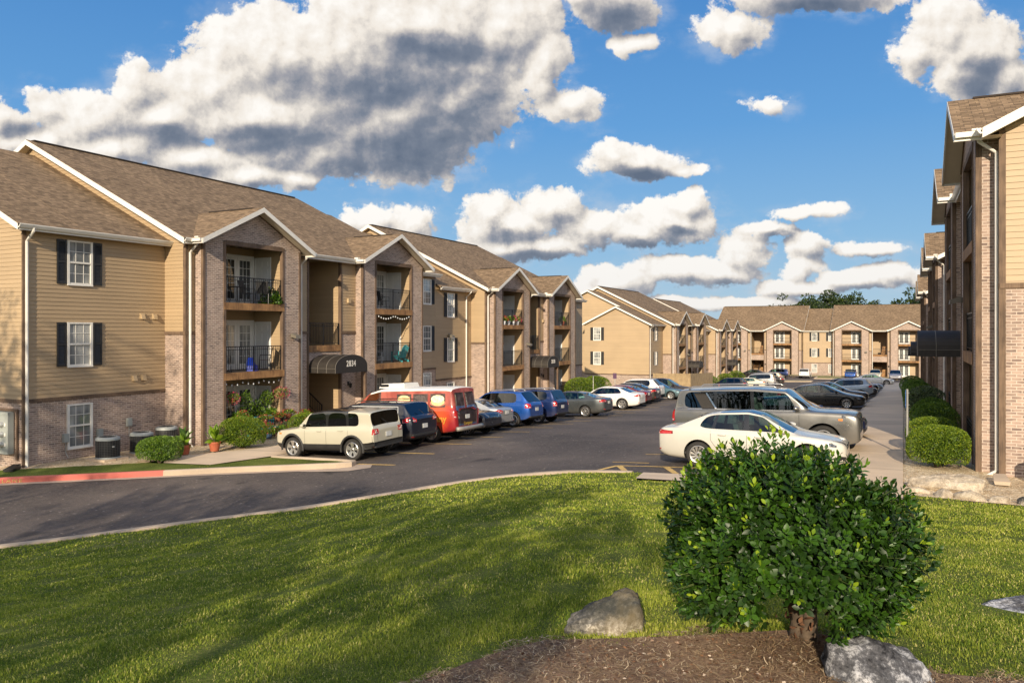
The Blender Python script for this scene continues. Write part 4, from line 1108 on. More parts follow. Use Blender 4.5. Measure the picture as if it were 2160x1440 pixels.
def wheel_mesh(r,wd,style,nsp):
    t=MB(); R1=r*.70
    t.lathe([(R1-.01,-wd/2+.02),(R1+.01,-wd/2+.004),(r*.90,-wd/2),(r*.975,-wd/2+.022),(r,-wd/2+.05),(r,wd/2-.05),(r*.975,wd/2-.022),(r*.90,wd/2),(R1+.01,wd/2-.004),(R1-.01,wd/2-.02)],36,axis='y')
    # outer side is +y
    q=MB(); o=wd/2
    q.lathe([(R1,o-.012),(R1-.012,o-.004),(R1-.03,o-.012),(R1-.035,o-.06),(R1-.04,-wd/2+.03)],36,axis='y')
    d=MB(); d.lathe([(R1-.02,o-.085),(.0,o-.08)],24,axis='y'); 
    def spoke(a,w0,w1,r0,r1,y0,y1,tw=0,th=.025,mb=q):
        ca,sa=math.cos(a),math.sin(a); cb,sb=math.cos(a+tw),math.sin(a+tw)
        p=[]
        for yy in (-th,0):
            p+= [(r0*ca-w0*sa,y0+yy,r0*sa+w0*ca),(r0*ca+w0*sa,y0+yy,r0*sa-w0*ca),(r1*cb+w1*sb,y1+yy,r1*sb-w1*cb),(r1*cb-w1*sb,y1+yy,r1*sb+w1*cb)]
        mb.hexa(p)
    for k in range(nsp):
        a=2*math.pi*k/nsp+.3
        if style=='swirl': spoke(a,.018,.026,.05,R1-.02,o-.03,o-.015,tw=.42); spoke(a+.16,.006,.016,.07,R1-.02,o-.035,o-.02,tw=.42)
        elif style=='five': spoke(a,.045,.05,.04,R1-.02,o-.03,o-.012); spoke(a+.28,.012,.02,.5*R1,R1-.02,o-.035,o-.016); spoke(a-.28,.012,.02,.5*R1,R1-.02,o-.035,o-.016)
        elif style=='steel': spoke(a,.03,.035,.05,R1-.02,o-.03,o-.02)
        else: spoke(a,.020,.018,.04,R1-.02,o-.03,o-.012)
    q.lathe([(.0,o-.012),(.045,o-.014),(.06,o-.024),(.062,o-.05)],16,axis='y')
    hub=MB(); hub.lathe([(0,o-.004),(.026,o-.006),(.03,o-.014)],12,axis='y')
    return t,q,d,hub
def wheels(S,root,style,nsp,rimmat='rim'):
    t,q,d,hub=wheel_mesh(S['r'],S.get('tw',.22),style,nsp)
    first=None
    for xa in (S['xf'],S['xr']):
        for sg in (1,-1):
            X=S['L']/2-xa; Y=sg*(S['W']/2-.125)
            if first is None:
                w=t.build('wheel',M['tyre'],root,smooth=True,boxuv=False); rm=q.build('rim',M[rimmat],w,boxuv=False); dk=d.build('brake_disc',M['rimdark'],w,boxuv=False); hb=hub.build('hub_cap',M['rimdark'],w,boxuv=False); first=w
            else:
                w=first.copy(); COL.objects.link(w)
                for ch in list(first.children): c=ch.copy(); COL.objects.link(c); c.parent=w
            w.location=(X,Y,S['r']); w.rotation_euler=(0,0,0 if sg>0 else math.pi)
def interior(S,root):
    L=S['L']; hw=S['W']/2; cab=S['cab']; X_=lambda x:L/2-x; zb=interp(S['zs'],L*.5)
    key=('int',id(S)); 
    def seat(x,y,w,back=.30):
        m=MB(); z0=zb-.42
        m.hexa([(X_(x),y-w,z0-.12),(X_(x),y+w,z0-.12),(X_(x+.5),y+w,z0-.12),(X_(x+.5),y-w,z0-.12),(X_(x),y-w,z0+.06),(X_(x),y+w,z0+.06),(X_(x+.5),y+w,z0),(X_(x+.5),y-w,z0)])
        m.hexa([(X_(x+.42),y-w,z0),(X_(x+.42),y+w,z0),(X_(x+.56),y+w,z0),(X_(x+.56),y-w,z0),(X_(x+.58),y-w*.85,z0+.60),(X_(x+.58),y+w*.85,z0+.60),(X_(x+.70),y+w*.85,z0+.60),(X_(x+.70),y-w*.85,z0+.60)])
        for yy in ((y,) if w<.4 else (y-.38,y+.38)): m.box((X_(x+.70),yy-.12,z0+.62),(X_(x+.62),yy+.12,z0+.80))
        return m
    fx=cab[1][0]+.62; rx=cab[4][0]+.55
    for y in (-.37,.37): seat(fx,y,.24).build('seat',M['seatcloth'],root,boxuv=False)
    seat(rx,0,hw*.68).build('rear_seat',M['seatcloth'],root,boxuv=False)
    d=MB(); x0=cab[0][0]+.10; d.hexa([(X_(x0),-hw*.8,zb-.35),(X_(x0),hw*.8,zb-.35),(X_(x0+.45),hw*.8,zb-.35),(X_(x0+.45),-hw*.8,zb-.35),(X_(x0),-hw*.8,zb-.02),(X_(x0),hw*.8,zb-.02),(X_(x0+.36),hw*.8,zb+.02),(X_(x0+.36),-hw*.8,zb+.02)])
    db=d.build('dashboard',M['dash'],root,boxuv=False)
    w=MB(); n=16; c=Vector((X_(x0+.52),.37,zb-.02)); w.tube([c+Vector((.06*math.sin(2*math.pi*k/n),.18*math.cos(2*math.pi*k/n),.17*math.sin(2*math.pi*k/n))) for k in range(n+1)],.014,5); w.build('steering_wheel',M['dash'],db,boxuv=False)
    f=MB(); f.box((X_(cab[-1][0]+.1),-hw*.84,zb-.62),(X_(x0+.1),hw*.84,zb-.56)); f.box((X_(cab[-1][0]),-hw*.8,zb-.12),(X_(cab[-2][0]-.25),hw*.8,zb-.06)); f.build('cabin_floor',M['dash'],root,boxuv=False)
def shell(name,me,mat,root,rename=None):
    me.materials.clear(); me.materials.append(mat); me.polygons.foreach_set('material_index',[0]*len(me.polygons)); me.polygons.foreach_set('use_smooth',[True]*len(me.polygons))
    o=bpy.data.objects.new(name,me); COL.objects.link(o); o.parent=root; return o

PROTO={}
def sedan_spec(L,W,H,wb,fo,r,deck=1.04,hood=.86,fast=0,cpil=0,belt=.94):
    xf=fo; xr=fo+wb; k=L/4.70; hz=H/1.46
    c=[(1.22*k,1.22*k,hood+.09,'','g'),(1.42*k,1.98*k,H-.085,'g','g'),(1.48*k,2.06*k,H-.06,'g','b' if fast==2 else ''),(2.28*k,2.32*k,H,'p','b' if fast==2 else ''),(2.41*k,2.43*k,H,'g','b' if fast==2 else ''),
       (3.18*k,3.06*k,H-.03,'p',''),(3.25*k,3.12*k,H-.035,'g',''),(3.66*k,3.36*k,H-.078,'',''),(3.74*k,3.44*k,H-.10,'','g'),(4.18*k,4.12*k,deck+.03,'','')]
    rr=L
    return dict(L=L,W=W,H=H,xf=xf,xr=xr,r=r,cab=c,wr=.66,
      fx=[0,.035,.12,.3,.55,.8*k,1.0*k],rx=[4.3*k,L-.22,L-.08,L-.02,L],
      zs=[(0,.54),(.035,.62),(.12,.69),(.3,.745),(.6,.79),(1.2*k,hood+.02),(1.7*k,belt-.01),(3.2*k,belt+.03),(4.0*k,deck-.02),(L-.25,deck-.03),(L-.08,deck-.06),(L,deck-.16)],
      zb=[(0,.33),(.12,.20),(.5,.17),(L-.7,.19),(L-.15,.24),(L,.36)],
      w=[(0,.66),(.035,.76),(.12,.85),(.3,.93),(.7,.98),(1.3,1.0),(3.4*k,1.0),(L-.5,.96),(L-.15,.87),(L-.02,.78),(L,.70)])
def suv_spec(L,W,H,wb,fo,r,hood=1.0,belt=1.08,box=0.0,rake=.35,clad=2,ws=None,tail=None,wr=.74,qwin=True,pill=('p','p'),qshort=0):
    xf=fo; xr=fo+wb; k=L/4.6
    x0=1.25*k-box*.08; top=x0+.78-box*.30; rt=L-.40-rake*.25+box*.18; rb=L-.06-box*.0; 
    b1=x0+.24; m1=x0+(rt-x0)*.40; m2=x0+(rt-x0)*.70
    c=[(x0,x0,hood+.08,'','g'),(b1,top,H-.10,'g','g'),(b1+.06,top+.08,H-.075,'g',''),(m1,m1+.02,H,pill[0],''),(m1+.09,m1+.11,H,'g',''),(m2,m2,H-.005,pill[1],''),(m2+.09,m2+.07,H-.01,'g' if qwin else '','')]
    qe=rt-.10+.02*box-qshort
    c+=[(max(qe,m2+.35),max(qe,m2+.35)-.06+.03*box,H-.03,'',''),(rt+.12,rt,H-.045,'',''),(rt+.20,rt+.06,H-.07,'','g'),(rb,rb-.03,belt+.06,'','')]
    return dict(L=L,W=W,H=H,xf=xf,xr=xr,r=r,cab=c,wr=wr+.06*box,clad=clad,
      fx=[0,.03,.10,.28,.5,.8*k,1.05*k],rx=[L-.035,L-.01,L],crown=.045,
      zs=[(0,.62+.10*box),(.03,.74+.12*box),(.10,.86+.06*box),(.28,.92+.02*box),(.6,hood-.06),(1.2*k,hood+.01),(1.7*k,belt-.03),(L*.75,belt+.02),(L-.12,belt+.03),(L-.035,belt-.01),(L,belt-.12)],
      zb=[(0,.42),(.12,.30),(.6,.25),(L-.8,.27),(L-.2,.33),(L,.46)],
      w=[(0,.72+.10*box),(.03,.82+.08*box),(.10,.89+.05*box),(.28,.95),(.7,.99),(1.3,1.0),(L-.8,1.0),(L-.3,.97+.02*box),(L-.08,.91+.06*box),(L,.82+.11*box)])
def car(key,S,label,cat,X,Y,nose,paintmat,style='ten',nsp=10,kind='sedan',extra=None,rimmat='rim',zoff=0,group=None,roofmat=None,name=None,yaw=0,tail='M',rack=False):
    ck=(key,)
    z=H(X,Y); sl=[H(X+math.cos(a)*1.2,Y) for a in (0,)]
    root=thing(name or kind,label,cat,(X,Y,z+.003+zoff),0,group)
    gx=(H(X+1.3,Y)-H(X-1.3,Y))/2.6; gy=(H(X,Y+.8)-H(X,Y-.8))/1.6
    nrm=Vector((-gx,-gy,1)).normalized(); hx=Vector((math.cos(nose+yaw),math.sin(nose+yaw),0)); hx=(hx-nrm*hx.dot(nrm)).normalized(); hy=nrm.cross(hx)
    root.rotation_euler=Matrix((hx,hy,nrm)).transposed().to_euler()
    if key not in PROTO:
        me=car_body(S); PROTO[key]=(me,Skin(me),split_mesh(me,(0,1,2,3,4)))
    me,sk,pieces=PROTO[key]
    L=S['L']; W=S['W']; hw=W/2; X_priv=L/2-S['cab'][4][0]
    for k,pm in pieces:
        m2=pm.copy()
        if k==0: body=shell('body',m2,paintmat,root)
        elif k==1:
            co=np.empty(len(m2.vertices)*3); m2.vertices.foreach_get('co',co); co=co.reshape(-1,3); mid=co.mean(0); yr=np.ptp(co[:,1]); gm=M['privglass'] if (kind=='suv' and mid[0]<X_priv) else M['carglass']
            nm='windscreen' if (yr>W*.45 and mid[0]>0) else ('rear_window' if yr>W*.45 else 'side_window')
            shell(nm,m2,gm,root)
        elif k==2: shell('lower_cladding' if S.get('clad',0)>0 else 'underside',m2,M['cladding'],root)
        elif k==3: shell('pillar_trim',m2,roofmat or M['black_gloss'],root)
        elif k==4: shell('wheel_well',m2,M['arch'],root)
    wheels(S,root,style,nsp,rimmat)
    if kind!='van': interior(S,root)
    zsf=lambda x:interp(S['zs'],x)   # x from the nose
    X_=lambda x:L/2-x
    F=S.get('feat',{})
    # panel gaps
    sm=SMB(); cab=S['cab']; 
    if kind!='van':
        dfx=S['xf']+S['r']*1.16+.14; dmx=(cab[3][0]+cab[4][0])/2; drx=min(cab[5][0]+.08,S['xr']-.10)
        for sg in (1,-1):
            y=sg*hw
            for xx,lean in ((dfx,.0),(dmx,0),(drx,.0)):
                z0=interp(S['zb'],xx)+.12; z1=zsf(xx)
                if xx==drx: sk.line(sm,[(X_(xx-.18),y,z0),(X_(xx-.14),y,z0+.22),(X_(xx),y,z0+.42),(X_(xx),y,z1)])
                else: sk.line(sm,[(X_(xx),y,z0),(X_(xx),y,z1)])
            sk.line(sm,[(X_(dfx),y,interp(S['zb'],dfx)+.12),(X_(drx-.18),y,interp(S['zb'],drx)+.12)])
    # hood gap and tail gap
    hx0=.30; hx1=cab[0][0]-.06
    for sg in (1,-1): sk.line(sm,[(X_(hx0),sg*hw*.74,zsf(hx0)+.05),(X_(hx1),sg*hw*.84,zsf(hx1)+.04)])
    tz=S.get('tg',None)
    if kind=='sedan':
        xe=L-.02; zt=zsf(L-.1); 
        for sg in (1,-1): sk.line(sm,[(X_(cab[-1][0]),sg*hw*.72,zt+.1),(X_(xe-.04),sg*hw*.66,zt),(X_(xe),sg*hw*.60,zt-.28)])
        sk.line(sm,[(X_(L),-hw*.60,zt-.28),(X_(L),hw*.60,zt-.28)])
    else:
        zt=zsf(L-.1)
        for sg in (1,-1): sk.line(sm,[(X_(L),sg*hw*.72,zt-.05),(X_(L),sg*hw*.66,.62)])
        sk.line(sm,[(X_(L),-hw*.66,.62),(X_(L),hw*.66,.62)])
    sm.build('panel_gap',M['seam'],root,boxuv=False)
    # handles
    if kind!='van':
        for sg in (1,-1):
            for xx in (dmx-.30,drx-.30):
                hb=MB(); zz=zsf(xx)-.10; l,n=sk.near((X_(xx),sg*hw,zz)); hb.tube([l+Vector((.10,0,0))+n*.008,l+Vector((.07,0,.0))+n*.03,l+Vector((-.07,0,0))+n*.03,l+Vector((-.10,0,0))+n*.008],.014,6)
                hb.build('door_handle',S.get('handlemat') or paintmat,root,smooth=True,boxuv=False)
        # mirrors
        for sg in (1,-1):
            xm=cab[1][0]+.02; zm=zsf(xm)+.10; mb=MB(); c=Vector((X_(xm),sg*(hw*.93+.11),zm))
            n8=10; vs=[]
            for k,(rx,sc) in enumerate(((-.075,.55),(-.07,.95),(-.02,1.0),(.05,.8),(.09,.35))):
                for j in range(n8): a=2*math.pi*j/n8; vs.append(c+Vector((rx,math.cos(a)*.105*sc,math.sin(a)*.07*sc)))
            fs=[(i*n8+j,i*n8+(j+1)%n8,(i+1)*n8+(j+1)%n8,(i+1)*n8+j) for i in range(4) for j in range(n8)]+[tuple(range(n8)),tuple(range(5*n8-1,4*n8-1,-1))]
            mb.mesh(vs,fs); mb.tube([c+Vector((0,-sg*.08,-.05)),Vector((X_(xm),sg*hw*.90,zm-.09))],.022,6)
            mi_=mb.build('side_mirror',S.get('mirrormat') or paintmat,root,smooth=True,boxuv=False)
    # lamps
    fz=S.get('hz',zsf(.12)-.10); hl=S.get('hl',.46)
    for sg in (1,-1):
        mb=MB(); sk.patch(mb,[(X_(.02),sg*hw*.44,fz-.055),(X_(hl),sg*hw*1.02,fz+.045),(X_(hl),sg*hw*1.0,fz+.12),(X_(.03),sg*hw*.44,fz+.05)],nu=9,nv=3)
        mb.build('headlight',M['head'],root,smooth=True,boxuv=False)
        if kind!='sedan' or S.get('amber'):
            mb=MB(); sk.patch(mb,[(X_(hl-.02),sg*hw,fz-.04),(X_(hl+.09),sg*hw*1.02,fz-.03),(X_(hl+.09),sg*hw,fz+.02),(X_(hl-.02),sg*hw,fz+.02)],nu=2,nv=1,off=.01); mb.build('marker_lamp',M['amber'],root,boxuv=False)
    gw=S.get('gw',.42); gr=MB(); gz=S.get('gz',(fz-.10,fz+.05)); sk.patch(gr,[(X_(-.05),-hw*gw,gz[0]),(X_(-.05),hw*gw,gz[0]),(X_(-.05),hw*gw,gz[1]),(X_(-.05),-hw*gw,gz[1])],off=.006,nu=8,nv=3)
    sk.patch(gr,[(X_(-.05),-hw*.62,.27),(X_(-.05),hw*.62,.27),(X_(-.05),hw*.52,.40),(X_(-.05),-hw*.52,.40)],off=.006,nu=8,nv=3)
    if kind=='sedan':
        for sg in (1,-1): sk.patch(gr,[(X_(.0),sg*hw*.66,.30),(X_(.30),sg*hw*1.0,.33),(X_(.14),sg*hw*.95,.43),(X_(.0),sg*hw*.70,.40)],off=.006,nu=4,nv=2)
    g_=gr.build('grille',M['grille'],root,boxuv=False)
    ch=MB()
    for k in range(3): zz=gz[0]+(gz[1]-gz[0])*(.2+.3*k); sk.line(ch,[(X_(-.05),-hw*.39,zz),(X_(-.05),hw*.39,zz)],w=.012,off=.014)
    ch.build('grille_bar',M['chrome'],g_,boxuv=False)
    # tail lamps
    T=S.get('tail',dict(z0=zsf(L-.08)-.19,z1=zsf(L-.08)-.04,y=.52,x=.26))
    for sg in (1,-1):
        mb=MB(); sk.patch(mb,[(X_(L+.02),sg*hw*T['y'],T['z0']+.02),(X_(L-T['x']),sg*hw*1.02,T['z0']+T.get('lift',.03)),(X_(L-T['x']),sg*hw*1.0,T['z1']),(X_(L+.02),sg*hw*T['y'],T['z1']-.01)],nu=8,nv=3,off=.009)
        tl=mb.build('taillight',M['tail'],root,smooth=True,boxuv=False)
        mb=MB(); sk.patch(mb,[(X_(L+.02),sg*hw*(T['y']+.06),T['z0']+.05),(X_(L),sg*hw*(T['y']+.22),T['z0']+.05),(X_(L),sg*hw*(T['y']+.22),T['z0']+.09),(X_(L+.02),sg*hw*(T['y']+.06),T['z0']+.09)],nu=2,nv=1,off=.013); mb.build('reverse_lamp',M['tailclear'],tl,boxuv=False)
        mb=MB(); sk.patch(mb,[(X_(L+.02),sg*hw*.70,.40),(X_(L-.02),sg*hw*.90,.40),(X_(L-.02),sg*hw*.90,.44),(X_(L+.02),sg*hw*.70,.44)],nu=3,nv=1,off=.008); mb.build('reflector',M['tail'],root,boxuv=False)
    pz=S.get('pz',.80 if kind=='sedan' else .82); mb=MB(); l,n=sk.near((X_(L+.05),0,pz)); 
    mb.box((l.x-.022,-.155,pz-.078),(l.x-.006,.155,pz+.078)); mb.build('licence_plate',M['plate'],root,boxuv=False)
    if kind=='sedan' or kind=='suv':
        bb=MB(); sk.patch(bb,[(X_(L+.05),-hw*.62,.30),(X_(L+.05),hw*.62,.30),(X_(L+.05),hw*.58,.38),(X_(L+.05),-hw*.58,.38)],off=.007,nu=8,nv=2); bb.build('bumper_insert',M['cladding'],root,boxuv=False)
    if kind=='suv':
        wp=MB(); wp.tube([(X_(L-.02),.0,zsf(L-.1)+.08),(X_(L-.10),.22,zsf(L-.1)+.26)],.010,4); wp.build('rear_wiper',M['cladding'],root,boxuv=False)
        if rack:
            rb=SMB(); xa,xb=cab[2][1]+.15,cab[-4][1]-.1
            for sg in (1,-1):
                yy=sg*hw*(S['wr']*.86); pts=[(X_(xa),yy,S['H']-.03),(X_(xa+.12),yy,S['H']+.045),(X_((xa+xb)/2),yy,S['H']+.055),(X_(xb-.12),yy,S['H']+.045),(X_(xb),yy,S['H']-.04)]
                rb.tube(pts,.018,6)
            rb.build('roof_rail',M['rim'] if rack!='black' else M['cladding'],root,smooth=True,boxuv=False)
    if extra: extra(root,S,sk,X_)
    return root
NX=math.pi  # nose towards the left buildings
# --- specs
JETTA=sedan_spec(4.70,1.80,1.46,2.69,.90,.335,fast=2,cpil=0)
JETTA['tail']=dict(z0=.80,z1=.94,y=.62,x=.42,lift=.06); JETTA['crown']=.035; JETTA['zs'][:6]=[(0,.60),(.035,.67),(.12,.73),(.3,.79),(.6,.84),(1.2,.91)]; JETTA['gz']=(.56,.70)
CIVIC=sedan_spec(4.50,1.75,1.43,2.70,.86,.315,deck=1.02,hood=.84)
ACCORD=sedan_spec(4.86,1.82,1.45,2.74,.98,.32,deck=1.06,belt=.95)
MERC=sedan_spec(4.92,1.85,1.46,2.94,.87,.345,deck=1.03,fast=1,belt=.95)
FULL=sedan_spec(5.0,1.86,1.49,2.90,1.0,.345,deck=1.08,hood=.92,belt=.98)
JEEPR=suv_spec(4.23,1.80,1.65,2.57,.80,.36,hood=1.03,belt=1.07,box=1.0,rake=.0,clad=2,wr=.82,qshort=.28); JEEPR['archk']=1.2; JEEPR['tail']=dict(z0=.86,z1=1.06,y=.62,x=.05,lift=.0); JEEPR['hz']=.86; JEEPR['hl']=.2; JEEPR['cab']=[c[:4]+(('B',) if 1<i<6 else (c[4],)) for i,c in enumerate(JEEPR['cab'])]
GRCH=suv_spec(4.82,1.94,1.70,2.92,.93,.385,hood=1.07,belt=1.14,box=.35,rake=.5,clad=0); GRCH['tail']=dict(z0=.98,z1=1.12,y=.56,x=.34,lift=.0); GRCH['rclad']=0
SPORT=suv_spec(4.35,1.80,1.70,2.63,.85,.35,hood=1.0,belt=1.08,box=.15,rake=.8,clad=1); SPORT['tail']=dict(z0=.86,z1=1.12,y=.72,x=.22)
VUE=suv_spec(4.6,1.82,1.70,2.71,.88,.36,hood=1.0,belt=1.10,box=.45,rake=.3,clad=1); VUE['tail']=dict(z0=.84,z1=1.12,y=.78,x=.14)
CROSS=suv_spec(4.75,1.84,1.69,2.86,.93,.36,hood=1.03,belt=1.10,box=.1,rake=.7,clad=1); CROSS['tail']=dict(z0=.90,z1=1.12,y=.70,x=.30)
TAHOE=suv_spec(5.35,2.06,1.91,3.07,.98,.42,hood=1.22,belt=1.25,box=.75,rake=.1,clad=1,wr=.80,pill=('p','p')); TAHOE['tail']=dict(z0=.90,z1=1.32,y=.82,x=.08); TAHOE['hz']=1.02; TAHOE['zs'][:5]=[(0,.98),(.03,1.08),(.10,1.13),(.28,1.17),(.6,1.20)]; TAHOE['w'][:4]=[(0,.90),(.03,.95),(.10,.975),(.28,.99)]; TAHOE['gw']=.66; TAHOE['crown']=.03; TAHOE['cab']=[c if not(1<i<len(TAHOE['cab'])-3) else c[:4]+('b',) for i,c in enumerate(TAHOE['cab'])]; TAHOE['gz']=(.62,1.06)
COMP=suv_spec(4.5,1.82,1.66,2.67,.88,.35,hood=1.0,belt=1.08,box=.0,rake=.6,clad=1)

def roof_tub(root,S,sk,X_):
    pass
def jeep_extra(root,S,sk,X_):
    L=S['L']; hw=S['W']/2
    a=MB()      # arch flares
    for xa in (S['xf'],S['xr']):
        for sg in (1,-1):
            n=16; r0=S['r']*1.2; vs=[];F=[]
            for k in range(n+1):
                th=math.pi*(-.06+1.12*k/n)
                for rr,yo in ((r0-.01,.0),(r0-.005,.035),(r0+.05,.035),(r0+.075,-.01)):
                    vs.append((X_(xa)+rr*math.cos(th),sg*(hw+yo-.012),S['r']+rr*math.sin(th)))
            for k in range(n):
                for j in range(3): F.append((k*4+j,k*4+j+1,(k+1)*4+j+1,(k+1)*4+j))
            a.mesh(vs,F)
    a.build('wheel_arch_flare',M['cladding'],root,smooth=True,boxuv=False)
    b=MB(); sk.patch(b,[(X_(L+.05),-hw*.92,.40),(X_(L+.05),hw*.92,.40),(X_(L+.05),hw*.92,.62),(X_(L+.05),-hw*.92,.62)],off=.03,nu=10,nv=3)
    for sg in (1,-1): sk.patch(b,[(X_(L+.02),sg*hw*.9,.38),(X_(S['xr']+.48),sg*hw*1.02,.36),(X_(S['xr']+.46),sg*hw*1.02,.58),(X_(L+.02),sg*hw*.9,.62)],off=.02,nu=6,nv=3)
    b.build('rear_bumper',M['cladding'],root,smooth=True,boxuv=False)
    c=MB()
    for sg in (1,-1):
        for t in ((0,0,1,1),(0,1,1,0)):
            l,n=sk.near((X_(L+.02),sg*hw*.80,.96)); c.rbar((l.x-.022,sg*hw*.80-.05,.96-.05*(1 if t[1] else -1)),(l.x-.022,sg*hw*.80+.05,.96+.05*(1 if t[1] else -1)),.02,.02)
    c.build('tail_lamp_cross',M['tailclear'],root,boxuv=False)
def flare_chrome(root,S,sk,X_):   # chrome window surround
    hw=S['W']/2; c=MB(); cab=S['cab']
    for sg in (1,-1):
        x0=cab[1][0]; x1=cab[7][0]-.02; zb=interp(S['zs'],x0)+.02
        sk.line(c,[(X_(x0),sg*hw*.9,interp(S['zs'],x0)+.03),(X_(x1),sg*hw*.9,interp(S['zs'],x1)+.03),(X_(x1-.04),sg*hw*.78,S['H']-.16),(X_(cab[1][1]+.1),sg*hw*.74,S['H']-.14)],w=.022,off=.006)
    c.build('window_surround',M['chrome'],root,boxuv=False)
def tahoe_extra(root,S,sk,X_):
    L=S['L']; hw=S['W']/2; cab=S['cab']; c=MB()
    for sg in (1,-1):
        xa=cab[6][0]; pm=MB()
        sk.patch(pm,[(X_(xa-.08),sg*hw*.92,1.27),(X_(xa+.34),sg*hw*.92,1.27),(X_(xa+.60),sg*hw*.80,1.76),(X_(xa+.22),sg*hw*.80,1.76)],off=.012,nu=5,nv=6); pm.build('rear_pillar',P_('silver_suv'),root,smooth=True,boxuv=False)
        sk.line(c,[(X_(xa-.08),sg*hw*.93,1.28),(X_(xa+.22),sg*hw*.80,1.77)],w=.045,off=.02)
        sk.line(c,[(X_(cab[1][0]),sg*hw*.93,1.245),(X_(L-.5),sg*hw*.93,1.29)],w=.02,off=.008)
    c.build('chrome_strip',M['chrome'],root,boxuv=False)
def P_(k): return MATS['paint_'+k]
for k,c,mt,rg in [('cream_white',(.53,.51,.455),.05,.35),('sand',(.46,.43,.335),.0,.35),('navy_black',(.010,.013,.026),.3,.3),('silver',(.52,.52,.50),.55,.3),('silver_suv',(.165,.16,.15),.6,.3),('bright_blue',(.012,.085,.36),.4,.28),('deep_blue',(.006,.022,.10),.4,.28),('gray',(.075,.085,.09),.5,.3),('white',(.80,.78,.74),.0,.35),('maroon',(.16,.008,.012),.35,.3),('brown_black',(.028,.022,.020),.4,.3),('teal',(.07,.14,.17),.5,.3),('black',(.008,.008,.009),.2,.28),('dark_blue',(.012,.02,.075),.4,.28),('ice_silver',(.30,.37,.45),.5,.3),('cream',(.72,.66,.48),.1,.35),('beige',(.46,.42,.33),.3,.35),('gray_van',(.26,.26,.29),.4,.35)]:
    paint('paint_'+k,c,mt,rg)
def cx(rear,L): return rear-L/2
G1='cars in the left row of stalls'; G2='cars along the right sidewalk'; G3='cars at the far end of the lot'
def rowcar(key,S,label,cat,rear,Y,pm,**kw):   # nose to -X, rear bumper at X=rear
    return car(key,S,label,cat,rear-S['L']/2,Y,NX,P_(pm),group=kw.pop('group',G1),**kw)
def outcar(key,S,label,cat,nose,Y,pm,**kw):   # nose to +X, nose at X=nose
    return car(key,S,label,cat,nose-S['L']/2,Y,0,P_(pm),group=kw.pop('group',G1),**kw)
JEEPR['handlemat']=None
